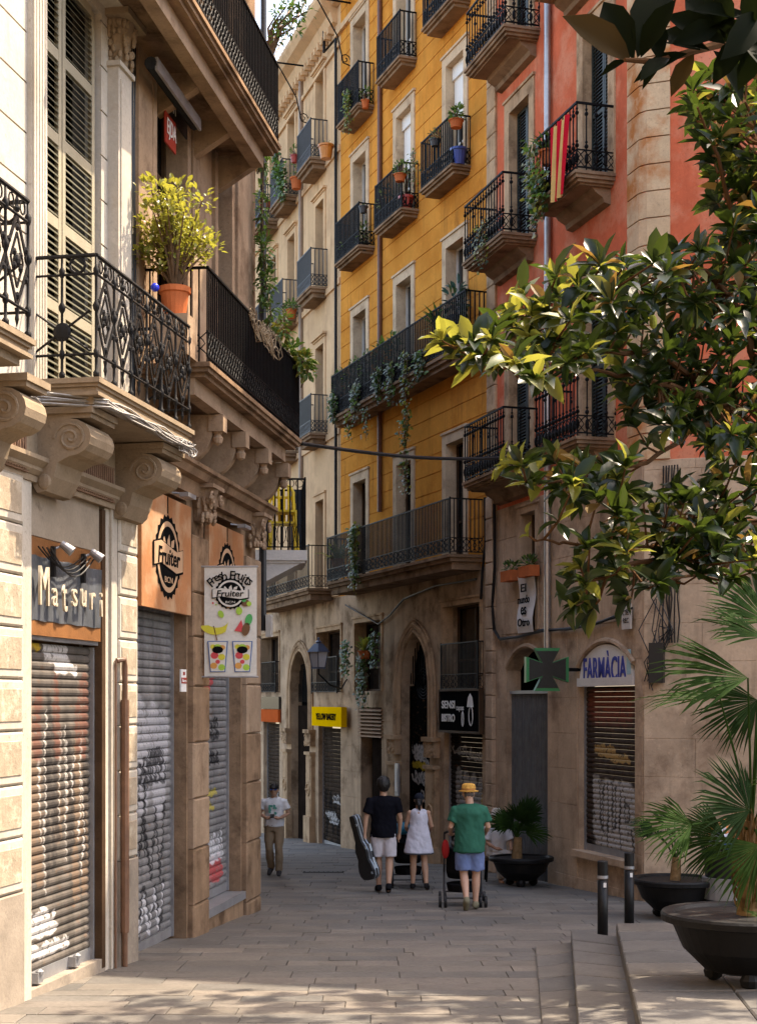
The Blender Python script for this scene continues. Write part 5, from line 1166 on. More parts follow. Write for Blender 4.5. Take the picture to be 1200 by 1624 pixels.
# street name plate, meter box, hanging cables
c = FP.L-.22
sg = MB().box(-.16, .16, -.03, .0, 0, .4).build('street_plate', mat('marble_plate', (.5,.46,.42), .6, .1, 8, .1, 60), M=FP.M@Matrix.Translation((sp(1000), -.06, FP.z(1000, 998)))); tag(sg, 'small pale street name plate on the stone corner above the pharmacy', 'sign')
lettering('C. DEL', BLACKP, sg, 0, -.034, .26, w=.22, h=.07, depth=.002); lettering('REC', BLACKP, sg, 0, -.034, .14, w=.2, h=.08, depth=.002)
mb = MB(); mb.box(sq(1031), sq(1054), -.18, -.03, FQ.z(1042, 1083), FQ.z(1042, 1020))
rr = random.Random(6)
for k in range(11):
    x = sq(1043); za = FQ.z(1042, 1020); pts = [(x+.12*rr.uniform(-1, 1), -.1, za+.9*rr.random()), (x+.3*rr.uniform(-1, 1), -.12, za+.2), (x+.2*rr.uniform(-1, 1), -.16, za-.3), (x+.2*rr.uniform(-1, 1), -.1, za-.6*rr.random()-.2)]; mb.tube(pts, .008, 4)
for k in range(6): mb.tube([(sq(1052)+.045*k+.05*rr.uniform(-1, 1)*(t % 2), -.05-.01*k, FQ.z(1042, 1020-35*t)) for t in range(9)], .013, 5)
tag(mb.build('cable_box', CABLE, M=FQ.M, recenter=True), 'black cable box with a tangle of wires on the stone wall by the corner', 'cable box')
def cable(F, pts, r, label, m=CABLE, n=4):
    mb = MB()
    for k in range(n): mb.tube([(F.s(u, .06)+.015*k, -.06-.012*(k % 2), F.z(u, v, .06)+.012*math.sin(i*1.9+k)) for i, (u, v) in enumerate(pts)], r, 5)
    return tag(mb.build('cable', m, M=F.M, recenter=True), label, 'cable')
cable(FP, [(783, 800), (784, 900), (780, 960), (783, 1000), (792, 1014), (820, 1010), (860, 1000), (900, 998), (940, 990), (975, 978), (1000, 965)], .022, 'black cable looping over the pharmacy storey below the window banner')
cable(FY, [(768, 790), (769, 860), (764, 910), (762, 950)], .02, 'black cables running down by the party wall beside the lowest balcony')
cable(FY, [(548, 960), (600, 990), (618, 975), (640, 950), (690, 930), (755, 918)], .018, 'cable sagging under the lowest yellow house balcony', n=2)
mb = MB(); p0 = F2.W(xl1-.03, -P2, F2.z(478, 703, P2)); p1 = FP.W(sp(860, .75), -.75, FP.z(860, 722, .75))
mb.tube([tuple(p0.lerp(p1, t/20)-Vector((0, 0, .13*math.sin(math.pi*t/20)))) for t in range(21)], .028, 6)
tag(mb.build('street_cable', CABLE, recenter=True), 'thick black cable strung across the street between the two balconies', 'cable')
# wall lantern
c = at(505, 1058, 36.2)
lt = empty('street_lantern', Matrix.Translation(c)); tag(lt, 'wall lantern with blue grey cap and white glass beside the first gothic arch', 'lamp')
h = 48/FPX*36.2
GLASSW = mat('milky_lantern_glass', (.62,.6,.6), .3, .05, 3, 0)
def frustum(mb, r0, r1, z0, z1): mb.lathe((0, 0, 0), [(r0, z0), (r1, z1)], 4)
mb = MB(); frustum(mb, .15, .22, 0, h*.5); mb.build('lantern_glass', GLASSW, lt)
mb = MB(); frustum(mb, .28, .10, h*.5, h*.78); mb.lathe((0,0,0), [(.05, h*.78), (.08, h*.83), (.02, h*.9), (.03, h*.95), (.002, h)], 8); frustum(mb, .17, .16, -.04, 0)
for k in range(4): mb.tube([(.155*math.cos(k*math.pi/2), .155*math.sin(k*math.pi/2), 0), (.225*math.cos(k*math.pi/2), .225*math.sin(k*math.pi/2), h*.5)], .012, 4)
mb.build('lantern_cap', mat('blue_grey_metal', (.06,.075,.12), .4, .1, 5, 0, spec=.6), lt)
q = FY.W(.55, -.02, FY.z(545, 1078)); q = q-c
mb = MB(); mb.tube([(0, 0, -.04), (0, 0, -.16), (q.x*.4, q.y*.4, -.42), (q.x*.8, q.y*.8, -.5), tuple(q)], .02, 6); mb.build('lantern_bracket', IRON, lt)
# ================================================================== steps up to the square
STEPM = [PAVE[0], PAVE[4], PAVE[2]]
tr = TILT.inverted()
def step(pts, h, nm, m):
    """raised paving with a stone edge; pts are (X,Y) in plan, right side runs off to the square"""
    st = empty(nm, TILT); st['kind'] = 'structure'; return st
st = empty('square_steps', TILT); st['kind'] = 'structure'
E = [((1.83, 17.7), (1.16, 10.5), .025), ((2.30, 18.1), (1.40, 10.5), .16), ((2.74, 17.5), (1.82, 10.5), .31)]
rr = random.Random(9)
for i, (f, n, h) in enumerate(E):
    nf, nn, nh = E[i+1] if i < 2 else ((9, 17.9), (9, 10.5), h)
    k = 8
    for j in range(k):
        a, b = j/k, (j+1)/k
        def L(t_, A, B, off=0): return (A[0]+(B[0]-A[0])*t_+off, A[1]+(B[1]-A[1])*t_-20)
        cols = 1 if i < 2 else 5
        for c_ in range(cols):
            def mixp(t_, s0):
                A, B = L(t_, f, n), L(t_, nf, nn); return (A[0]+(B[0]-A[0])*s0, A[1]+(B[1]-A[1])*s0)
            e0 = 0 if c_ == 0 else (.12 if c_ == 1 else .12+.22*(c_-1)); e1 = (1.2 if i < 2 else .12) if c_ == 0 else .12+.22*c_
            q = [mixp(a+.004, e0+.001), mixp(a+.004, e1), mixp(b-.004, e1), mixp(b-.004, e0+.001)]; g = .012; dz = rr.uniform(-.003, .003)
            mb = MB(); cx = sum(p_[0] for p_ in q)/4; cy = sum(p_[1] for p_ in q)/4
            def ins(p_): 
                d = Vector((cx-p_[0], cy-p_[1])); d.normalize(); return (p_[0]+d.x*g*1.4, p_[1]+d.y*g*1.4)
            mb.add([(p_[0], p_[1], -.1) for p_ in q]+[(p_[0], p_[1], h-g+dz) for p_ in q]+[(*ins(p_), h+dz) for p_ in q], [(0,1,5,4),(1,2,6,5),(2,3,7,6),(3,0,4,7),(4,5,9,8),(5,6,10,9),(6,7,11,10),(7,4,8,11),(8,9,10,11)]); mb.build('step_stone', PAVE[rr.choice([0, 2, 4, 5])], st)
# ================================================================== plants
def rdir(r, up=.0):
    while True:
        d = Vector((r.uniform(-1, 1), r.uniform(-1, 1), r.uniform(-1, 1)+up))
        if .1 < d.length < 1.6: return d.normalized()
def leaf_cloud(mb, c, rad, n, L, r, up=.3, wr=.45, mats=1, shell=.35):
    c = Vector(c)
    for i in range(n):
        d = rdir(r); q = shell+(1-shell)*r.random()**.6
        p = c+Vector((d.x*rad[0]*q, d.y*rad[1]*q, d.z*rad[2]*q))
        dd = (d+Vector((0, 0, up))+rdir(r)*.7).normalized(); l = L*r.uniform(.6, 1.2)
        mb.leaf(p, dd, Vector((0, 0, 1))+rdir(r)*.5, l, l*wr, r.randrange(mats))
POTR = mat('red_glazed_pot', (.32,.035,.025), .4, .1, 6, .05, 50); POTB = mat('blue_glazed_pot', (.02,.045,.22), .35, .1, 6, .05, 50); POTD = mat('dark_pot', (.03,.03,.035), .5, .1, 6, .05, 50)
def potted(F, u, v, p, pr, ph, pm, rad, n, L, leaves, label, group='potted plants on balconies', name='potted_plant', up=.4, seed=0, lift=0, stem=True, spiky=False):
    """pot standing with its base at image point (u,v) on the plane p in front of a wall"""
    x, z = F.s(u, p), F.z(u, v, p); pl = empty(name, F.M@Matrix.Translation((x, -p, z))); tag(pl, label, 'plant', group); r = random.Random(seed or int(u*7+v))
    MB().lathe((0,0,0), [(pr*.7,0),(pr*.95,ph*.85),(pr*1.08,ph*.86),(pr*1.08,ph),(pr*.9,ph),(pr*.85,ph*.9)], 14).build('pot', pm, pl, smooth=False)
    MB().lathe((0,0,0), [(.01,ph*.9),(pr*.88,ph*.91)], 12).build('soil', SOIL, pl)
    mb = MB()
    if spiky:
        for i in range(n):
            a = r.random()*6.28; e = r.uniform(.15, 1.3); d = Vector((math.cos(a)*math.cos(e), math.sin(a)*math.cos(e), math.sin(e))); l = L*r.uniform(.6, 1.1)
            q = [Vector((0,0,ph*.9)), Vector((0,0,ph*.9))+d*l*.55, Vector((0,0,ph*.9))+d*l-Vector((0,0,l*.22))]; sd = d.cross(Vector((0,0,1))); sd = sd.normalized() if sd.length > .01 else Vector((1,0,0)); w_ = l*.05
            mb.add([tuple(q[0]-sd*w_*.6), tuple(q[0]+sd*w_*.6), tuple(q[1]+sd*w_), tuple(q[1]-sd*w_), tuple(q[2])], [(0,1,2,3),(3,2,4)], r.randrange(len(leaves)))
    else: leaf_cloud(mb, (0, 0, ph+rad[2]*.75+lift), rad, n, L, r, up, mats=len(leaves))
    mb.build('foliage', leaves, pl)
    if stem and not spiky:
        mb = MB()
        for k in range(5): 
            d = Vector((r.uniform(-.6, .6)*rad[0], r.uniform(-.6, .6)*rad[1], ph+lift+rad[2]*r.uniform(.6, 1.2))); mb.tube([(0,0,ph*.9), tuple(d*.5+Vector((0,0,ph*.3))), tuple(d)], [.018, .012, .006], 5)
        mb.build('stem', BARK, pl)
    return pl
def trailing(F, u, v0, v1, p, w_, n, L, leaves, label, strands=4, group='trailing plants', seed=0):
    x, z0, z1 = F.s(u, p), F.z(u, v0, p), F.z(u, v1, p); r = random.Random(seed or int(u*3+v0)); pl = empty('trailing_ivy', F.M@Matrix.Translation((x, -p, z1))); tag(pl, label, 'plant', group)
    H = z0-z1; mb = MB(); vm = MB()
    for k in range(strands):
        ox = r.uniform(-w_, w_); l = H*r.uniform(.55, 1) if k else H; pts = [(ox+.06*math.sin(t*1.3+k)*w_*3, -.05*r.random(), H-l*t/12) for t in range(13)]; vm.tube(pts, .006, 4)
        for i in range(n//strands):
            t_ = r.random()**1.1*12; a = pts[int(min(11, t_))]; d = Vector((r.uniform(-1, 1), r.uniform(-1, .3), r.uniform(-1, .3))); mb.leaf(Vector(a)+Vector((r.gauss(0, w_*.35), r.gauss(0, .05), r.gauss(0, .05))), d, (0, -1, .6), L*r.uniform(.6, 1.2), L*.75, r.randrange(len(leaves)))
    mb.build('foliage', leaves, pl); vm.build('vine', BARK, pl); return pl
GR = [LEAF_G, LEAF_D, LEAF_G]; YG = [LEAF_Y, LEAF_G, LEAF_Y]; GG = [LEAF_A, LEAF_G]
PINKF = mat('red_flower', (.5,.03,.04), .6, .1, 5, 0)
# big sunlit shrub on the near end of the long balcony
x, z = F2.s(285, .45), F2.z(275, 507, .45)
pl = empty('balcony_shrub', F2.M@Matrix.Translation((x-.19, -.45, z2+.002))); tag(pl, 'large sunlit yellow green shrub in a terracotta pot on the long balcony', 'plant')
hp = z-z2+.03
MB().box(-.2, .2, -.2, .2, 0, hp-.001).build('pot_stand', PALEPINK, pl)
MB().lathe((0,0,hp), [(.12,0),(.155,.26),(.175,.27),(.175,.33),(.15,.33),(.14,.3)], 18).build('pot', TERRA, pl); MB().lathe((0,0,hp), [(.01,.3),(.145,.301)], 12).build('soil', SOIL, pl)
mb = MB(); r = random.Random(21); st = MB()
for k in range(34):
    a = r.random()*6.28; tip = Vector((math.cos(a)*r.uniform(.1, .46), math.sin(a)*r.uniform(.05, .4), hp+.3+r.uniform(.32, 1.1))); mid = Vector((tip.x*.45, tip.y*.45, hp+.3+(tip.z-hp-.3)*.55))
    st.tube([(0, 0, hp+.28), tuple(mid), tuple(tip)], [.022, .014, .006], 5)
    leaf_cloud(mb, tip, (.17, .17, .15), 38, .085, r, .5, .55, 3, .2); leaf_cloud(mb, mid.lerp(tip, .45), (.12, .12, .1), 9, .08, r, .5, .55, 3, .2)
mb.build('foliage', [LEAF_Y, LEAF_Y, LEAF_Y], pl); st.build('stem', BARK, pl)
tag(MB().ell((0, 0, .04), (.045, .045, .045), 10, 8).build('glass_ball', mat('cobalt_blue_ball', (.01,.03,.5), .2, .05, 3, 0), M=F2.M@Matrix.Translation((s2(246, .5), -.5, F2.z(246, 462, .5))), smooth=True), 'small cobalt blue ball on the railing beside the terracotta pot', 'ornament')
# corner greenery of the brown house and over the far end of its balcony
def wallgreen(Y, pts, L, leaves, label, depth=.2, dens=1.0, seed=1, cat='plant', group='greenery at the brown house corner'):
    r = random.Random(seed); mb = MB(); vm = MB(); ref = at(pts[0][0], pts[0][1], Y)
    for (u, v, ru, rv, n) in pts:
        c = at(u, v, Y)-ref; leaf_cloud(mb, c, (ru/FPX*Y, depth, rv/FPX*Y), int(n*dens), L, r, -.1, .5, len(leaves), .1); vm.tube([tuple(c), tuple(c+Vector((-.1, .1, -.2)))], .01, 4)
    for a, b in zip(pts[:-1], pts[1:]): vm.tube([tuple(at(a[0], a[1], Y)-ref), tuple(at(b[0], b[1], Y)-ref)], .01, 4)
    o = empty('climbing_plant', Matrix.Translation(ref)); tag(o, label, cat, group); mb.build('foliage', leaves, o); vm.build('vine', BARK, o); return o
wallgreen(21.9, [(418, 250, 8, 40, 60), (416, 330, 9, 40, 80), (418, 400, 12, 40, 140), (422, 450, 16, 35, 150), (430, 500, 12, 25, 80)], .10, GR, 'dark green climber hanging down the brown house corner pipe', seed=3)
wallgreen(21.4, [(450, 520, 12, 25, 90), (458, 560, 22, 18, 160), (480, 572, 18, 14, 130), (488, 590, 10, 10, 50)], .11, [LEAF_G, LEAF_Y, LEAF_G], 'bright green plant spilling over the far end of the long black balcony', seed=4)
mb = MB(); r = random.Random(9)
for k in range(30): p0 = Vector((s2(400+r.uniform(0, 40), P2), -P2+.04, z2+1.06)); a0 = r.random()*6; mb.tube([tuple(p0+Vector((.16*math.sin(a0+t*.7)+.03*t, -.06*r.random(), -.03*t+.07*math.cos(a0+t)))) for t in range(8)], .006, 4)
tag(mb.build('dry_vine', mat('dry_stem', (.36,.28,.19), .9, .2, 8, 0), M=F2.M, recenter=True), 'tangle of dry pale stems over the long black railing', 'plant')
# yellow house
FYp = .24
potted(FY, 579, 172, FYp, .10, .2, TERRA, (.2, .12, .16), 60, .1, GR, 'small dark green plant in a terracotta pot on the top left yellow balcony')
trailing(FY, 553, 148, 215, .42, .16, 260, .08, [LEAF_Y, LEAF_G], 'bright green fern trailing through the top left yellow balcony railing', 9)
potted(FY, 576, 400, FYp, .12, .22, POTD, (.24, .16, .3), 110, .09, GG, 'dusty grey green succulent on the second balcony beneath the hanging black pot'); potted(FY, 549, 420, FYp, .12, .22, TERRA, (.3, .18, .26), 140, .09, GG, 'grey green succulents crowding the left end of the second left yellow balcony')
potted(FY, 576, 338, .42, .11, .16, POTD, (.18, .12, .16), 60, .11, GG, 'black hanging pot with grey leaves on the rail of the second left yellow balcony', spiky=True)
potted(FY, 644, 340, FYp, .17, .4, POTR, (.16, .14, .5), 60, .07, [LEAF_G, LEAF_A], 'big red pot with thin tall stems on the middle yellow balcony'); potted(FY, 612, 352, FYp, .12, .25, TERRA, (.3, .2, .35), 130, .09, [LEAF_A, LEAF_D, LEAF_G], 'loose bushy plant at the left of the middle yellow balcony'); potted(FY, 634, 288, .44, .14, .16, TERRA, (.26, .14, .16), 90, .08, GR, 'terracotta rail planter on the middle yellow balcony')
trailing(FY, 657, 240, 300, .3, .1, 70, .07, GG, 'thin trailing stems above the red pot on the middle yellow balcony', 4)
potted(FY, 727, 262, FYp, .17, .34, POTB, (.05, .05, .05), 10, .06, GR, 'deep blue glazed pot on the right hand yellow balcony'); potted(FY, 723, 203, .44, .15, .16, TERRA, (.2, .12, .16), 90, .13, GR, 'terracotta pot of broad green leaves hooked on the right hand yellow balcony rail'); potted(FY, 690, 232, .44, .12, .14, POTD, (.22, .12, .12), 60, .07, [LEAF_A, LEAF_D], 'dark rail planter with faded leaves on the right hand yellow balcony')
for u, v, k in ((540, 655, 0), (560, 640, 1), (585, 628, 0), (606, 612, 1), (625, 606, 0)):
    potted(FY, u, v, .3, .13, .25, TERRA if k else POTD, (.30, .18, .5), 210, .12, GR if k else [LEAF_D, LEAF_A, LEAF_G], 'leafy pot %s on the long yellow house balcony' % {540: 'at the far left end', 560: 'second from the left', 585: 'third from the left', 606: 'fourth from the left', 625: 'beside the hanging ivy'}[u])
trailing(FY, 643, 565, 805, .55, .13, 420, .1, [LEAF_D, LEAF_G, LEAF_Y], 'long ivy curtain hanging from the long yellow house balcony', 6)
trailing(FY, 552, 660, 700, .55, .12, 70, .09, [LEAF_G, LEAF_Y], 'short green trail under the left of the long yellow house balcony', 3); trailing(FY, 582, 650, 700, .55, .1, 60, .08, GR, 'thin ivy trail under the middle of the long yellow house balcony', 3)
for u, v0, v1, lb in ((531, 628, 672, 'at the far left end'), (566, 612, 668, 'left of centre'), (600, 590, 640, 'near the middle'), (622, 580, 650, 'just left of the ivy curtain'), (668, 560, 600, 'right of the ivy curtain')): trailing(FY, u, v0, v1, .53, .2, 170, .11, [LEAF_D, LEAF_G, LEAF_A], 'climber grown through the long yellow house railing %s' % lb, 5)
potted(FY, 697, 545, .3, .14, .3, POTD, (.3, .2, .4), 34, .75, [LEAF_D, LEAF_G], 'small palm with feathery fronds on the long yellow house balcony', spiky=True); potted(FY, 722, 528, .3, .16, .35, POTD, (.24, .18, .4), 70, .22, [LEAF_D, leafmat('leaf_blue_green', (.02,.06,.055), (.04,.09,.08), (.05,.12,.08))], 'rubber plant with big blue green leaves at the near end of the long yellow balcony')
potted(FY, 535, 905, .5, .16, .3, TERRA, (.3, .2, .3), 46, .75, [LEAF_Y, LEAF_G], 'spider plant with arching striped leaves on the lowest balcony', spiky=True)
trailing(FY, 563, 838, 945, .78, .15, 420, .11, [LEAF_G, LEAF_G, LEAF_Y], 'bushy ivy tumbling over the lowest yellow house balcony', 7)
trailing(FY, 575, 1040, 1130, .3, .22, 460, .09, [LEAF_A, LEAF_G, LEAF_D], 'pale trailing plant hanging on the pillar beside the lantern', 9); potted(FY, 578, 1045, .3, .16, .2, TERRA, (.3, .2, .2), 60, .6, [LEAF_G, LEAF_Y], 'arching grass in a pot on the pillar above the slatted vent', spiky=True)
trailing(FY, 548, 1020, 1075, .35, .2, 200, .1, GR, 'dark leafy plant on the pillar just right of the lantern', 5); trailing(FY, 594, 1005, 1060, .3, .12, 120, .1, GR, 'leafy stems by the dark window above the slatted vent', 4)
# cream house
potted(FC, 517, 252, .3, .2, .36, mat('orange_glazed_pot', (.5,.18,.03), .4), (.1, .1, .06), 12, .06, GR, 'round orange pot on the upper right cream balcony')
for u, v, k in ((440, 300, 0), (448, 322, 1)): trailing(FC, u, v-55, v, .45, .25, 260, .12, GR, 'green climber covering the left of the upper cream balcony' if not k else 'green climber trailing below the upper cream balcony', 6)
potted(FC, 470, 300, .3, .17, .32, TERRA, (.14, .14, .3), 50, .1, GR, 'terracotta pot with a thin green plant on the upper left cream balcony'); potted(FC, 467, 258, .5, .12, .2, POTR, (.14, .1, .14), 40, .1, GR, 'small red pot hung on the upper left cream balcony rail'); potted(FC, 421, 335, .3, .2, .3, TERRA, (.4, .3, .4), 120, .12, [LEAF_Y, LEAF_G], 'yellow green bush on the farthest cream balcony'); potted(FC, 462, 505, .3, .15, .25, TERRA, (.5, .2, .12), 110, .12, GR, 'low green plant on the lower left cream balcony')
# salmon house
potted(FP, 868, 262, .55, .14, .25, TERRA, (.25, .2, .3), 40, .5, GR, 'spiky agave on the salmon house balcony beside the striped flag', spiky=True)
for u, v0, v1, k in ((850, 265, 375, 0), (862, 280, 350, 1), (846, 230, 330, 2)): trailing(FP, u, v0, v1, .74, .14, 130, .12, [LEAF_Y, LEAF_G, LEAF_D], ('leafy vine climbing the near railing bars left of the flag', 'yellow leaves hanging inside the flag balcony railing', 'green trailing stems at the far corner of the flag balcony')[k], 4)
trailing(FP, 765, 355, 430, .7, .3, 130, .08, [LEAF_D, LEAF_Y], 'sparse green stems behind the railing of the left salmon balcony', 5)
for u, v in ((809, 922), (838, 915)):
    x, z = FP.s(u, .15), FP.z(u, v, .15); pl = empty('window_box', FP.M@Matrix.Translation((x, -.15, z))); tag(pl, 'terracotta window box %s of the banner window' % ('on the left side' if u < 820 else 'right at the top'), 'planter', 'window boxes'); MB().box(-.28, .28, -.1, .1, 0, .2).build('trough', TERRA, pl); mb = MB(); leaf_cloud(mb, (0, 0, .26), (.26, .1, .12), 70, .1, random.Random(u), .6, .5, 2); mb.build('foliage', GR, pl)
# striped flag
x0, x1 = sp(880, .76), sp(905, .76); z1_, z0_ = FP.z(893, 192, .76), FP.z(893, 312, .76)
fl = empty('striped_flag', FP.M@Matrix.Translation(((x0+x1)/2, -.78, z0_))); tag(fl, 'red and yellow striped flag draped over the salmon house balcony rail', 'flag')
mr, my = mat('flag_red', (.5,.015,.03), .8, .1, 4, .1, 40), mat('flag_yellow', (.62,.42,.16), .8, .1, 4, .1, 40); W_ = x1-x0; N = 9
for i in range(N):
    mb = MB()
    for k in range(10):
        def q(i_, k_): a = i_/N; return (-W_/2+W_*a*(.8+.2*k_/10)-.05*(1-k_/10), -.03-.04*math.sin(i_*1.7+k_*.12), (z1_-z0_)*k_/10)
        mb.add([q(i, k), q(i+1, k), q(i+1, k+1), q(i, k+1)], [(0,1,2,3)])
    mb.build('stripe', mr if i % 2 == 0 else my, fl, smooth=True)
# roof-top branch against the sky
r = random.Random(31); ref = at(430, 90, 24); o = empty('roof_shrub', Matrix.Translation(ref)); tag(o, 'leafy branch leaning out over the top left balcony against the sky', 'plant'); mb = MB(); vm = MB()
for (u, v) in ((440, 20), (455, 8), (470, 25), (485, 18), (450, 45), (438, 60), (465, 45), (475, 5), (448, 25)):
    tip = at(u, v, 24+r.uniform(-.2, .2))-ref; vm.tube([(0, 0, 0), tuple(tip*.5+Vector((-.1, 0, .1))), tuple(tip)], [.03, .02, .008], 5); leaf_cloud(mb, tip, (.16, .14, .12), 34, .1, r, .2, .4, 2, .1)
mb.build('foliage', [LEAF_D, LEAF_G], o); vm.build('stem', BARK, o)
# ================================================================== magnolia on the right
MAGD = leafmat('magnolia_leaf', (.005,.013,.0045), (.012,.028,.008), (.05,.075,.010), .3, .3); MAGY = leafmat('sunlit_young_magnolia_leaf', (.04,.07,.012), (.11,.115,.02), (.36,.34,.05), .42, .3); MAGB = leafmat('magnolia_leaf_underside', (.13,.085,.03), (.2,.13,.045), (.25,.14,.03), .6, .15)  # young-leaf yellow also carries sunlight through the leaves, put into the colour
MAGBN = leafmat('brown_leaf_painted_shade', (.035,.026,.010), (.05,.034,.013), (.05,.03,.01), .6, .05)  # brown leaf copy darkened so the shade sits in its colour
MAGN = leafmat('magnolia_leaf_painted_shade', (.0035,.006,.0025), (.005,.009,.003), (.008,.012,.003), .6, .03)  # near-leaf copy, its shade put into the colour as near black
TRB = Vector((5.5, 14.6, gz(14.6)+.3))
mg = empty('magnolia_tree', Matrix.Translation(TRB)); tag(mg, 'magnolia tree with many glossy leaves and seed cones reaching in at mid height', 'tree')
MT = -TRB
MB().tube([(0,0,-.3), (-.05,0,1.2), (-.1,.05,2.6), (-.05,.1,4.2), (.1,.15,6.5), (.1,.2,10)], [.2, .17, .15, .12, .09, .04], 10).build('trunk', BARK, mg, smooth=True)
BR = [[(1330, 790, 13.6), (1240, 705, 12.6), (1150, 640, 11.8), (1053, 565, 11.2), (970, 557, 10.8), (897, 560, 10.5), (800, 572, 10.1), (735, 560, 9.9)],
      [(1150, 640, 11.8), (1060, 608, 11.2), (983, 590, 10.9), (910, 588, 10.6)], [(1240, 705, 12.6), (1183, 643, 12.2), (1092, 690, 11.6), (1027, 733, 11.2), (930, 755, 10.7), (840, 765, 10.4)],
      [(1240, 705, 12.6), (1190, 560, 12.2), (1165, 480, 11.8), (1120, 430, 11.4), (1030, 440, 10.9), (930, 460, 10.5), (830, 500, 10.2)], [(1190, 560, 12.2), (1175, 400, 11.8), (1140, 270, 11.4), (1105, 170, 11.1)],
      [(1330, 790, 13.6), (1200, 830, 12.3), (1100, 810, 11.5), (1060, 870, 11.2), (1010, 868, 10.9), (897, 862, 10.5), (850, 858, 10.3)], [(1100, 810, 11.5), (1060, 885, 11.1), (990, 896, 10.8), (930, 930, 10.5)], [(1200, 830, 12.3), (1150, 900, 11.8), (1060, 920, 11.2)],
      [(1175, 400, 11.8), (1215, 250, 11.4), (1180, 160, 11)]]
nodes = []
TW = mat('magnolia_twig', (.085,.045,.024), .8, .2, 10, .2, 50)
for b in BR:
    pts = [at(*q)-TRB for q in b]; n_ = len(pts); sm = []
    for i in range(n_-1):
        for t in range(4): sm.append(pts[i].lerp(pts[i+1], t/4)+Vector((random.gauss(0, .012), 0, random.gauss(0, .012))))
    sm.append(pts[-1]); MB().tube([tuple(q) for q in sm], [.026*(1-i/len(sm))+.006 for i in range(len(sm))], 6).build('branch', TW, mg); nodes += sm
MB().tube([(-.1, .05, 2.6), tuple((at(1330, 790, 13.6)-TRB)*.5+Vector((0, 0, .9))), tuple(at(1330, 790, 13.6)-TRB)], [.12, .09, .05], 8).build('branch', BARK, mg)
POLY = {'a': [(690, 520), (720, 560), (760, 590), (860, 610), (900, 600), (960, 560), (1010, 520), (1060, 430), (1040, 412), (960, 422), (890, 428), (800, 485), (780, 540)],
        'b': [(1040, 405), (1130, 385), (1200, 330), (1240, 330), (1240, 740), (1150, 745), (1100, 690), (1000, 690), (965, 610), (995, 520)], 'd': [(800, 742), (850, 775), (930, 800), (1000, 780), (1000, 735), (900, 730)],
        'c': [(975, 800), (1100, 770), (1240, 745), (1240, 930), (1130, 915), (1060, 925), (1000, 955), (935, 980), (905, 960), (905, 895), (945, 855)], 'e': [(1085, 140), (1150, 105), (1240, 95), (1240, 400), (1165, 400), (1135, 330), (1115, 230)]}
def inside(pt, pg):
    x, y = pt; c = False; j = len(pg)-1
    for i in range(len(pg)):
        if (pg[i][1] > y) != (pg[j][1] > y) and x < (pg[j][0]-pg[i][0])*(y-pg[i][1])/(pg[j][1]-pg[i][1])+pg[i][0]: c = not c
        j = i
    return c
r = random.Random(12); LEAVES = []; twm = MB()
def whorl(c, axis, n, L, sunlit_young, spread=1.0):
    axis = axis.normalized(); a = axis.orthogonal().normalized(); b = axis.cross(a); ph = r.random()*6.28
    for i in range(n):
        an = ph+i*2.399; tl = r.uniform(.55, 1.35)*spread; d = axis*math.cos(tl)+(a*math.cos(an)+b*math.sin(an))*math.sin(tl); l = L*r.uniform(.5, 1.25)
        k = 1 if r.random() < sunlit_young else (2 if r.random() < .05 else 0); LEAVES.append((c+axis*(.03*r.random()-.015), d, l, k, axis))
cnt = {'a': 48, 'b': 116, 'c': 60, 'd': 18, 'e': 58}
for key, pg in POLY.items():
    us = [q[0] for q in pg]; vs_ = [q[1] for q in pg]; got = 0; placed = []; tries = 0
    while got < cnt[key] and tries < 6000:
        tries += 1
        u, v = r.uniform(min(us), max(us)), r.uniform(min(vs_), max(vs_))
        if not inside((u, v), pg) or any((u-a)**2+(v-b)**2 < 18**2 for a, b in placed): continue
        placed.append((u, v)); got += 1
        Y = {'a': 10.1, 'b': 11.2, 'c': 10.8, 'd': 10.5, 'e': 11.2}[key]+(u-950)/350*.8+r.gauss(0, .5); c = at(u, v, Y)-TRB
        nb = min(nodes, key=lambda q: (q-c).length+max(0, (c.x-q.x))*.8); mid = nb.lerp(c, .5)+Vector((0, 0, -.05)); twm.tube([tuple(nb), tuple(mid), tuple(c)], [.011, .009, .006], 5)
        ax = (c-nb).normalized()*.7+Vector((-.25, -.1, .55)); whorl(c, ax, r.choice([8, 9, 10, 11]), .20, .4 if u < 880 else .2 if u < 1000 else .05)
        if r.random() < .5: whorl(mid, ax, 5, .17, .25 if u < 950 else .05, 1.2)
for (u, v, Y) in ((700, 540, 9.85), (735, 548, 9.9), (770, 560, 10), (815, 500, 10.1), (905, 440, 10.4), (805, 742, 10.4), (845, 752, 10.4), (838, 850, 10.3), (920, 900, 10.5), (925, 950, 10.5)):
    c = at(u, v, Y)-TRB; whorl(c, Vector((-.7, -.1, .7)), 9 if u != 838 else 3, .16 if u != 838 else .1, .85); nb = min(nodes, key=lambda q: (q-c).length); twm.tube([tuple(nb), tuple(c)], [.01, .006], 5)
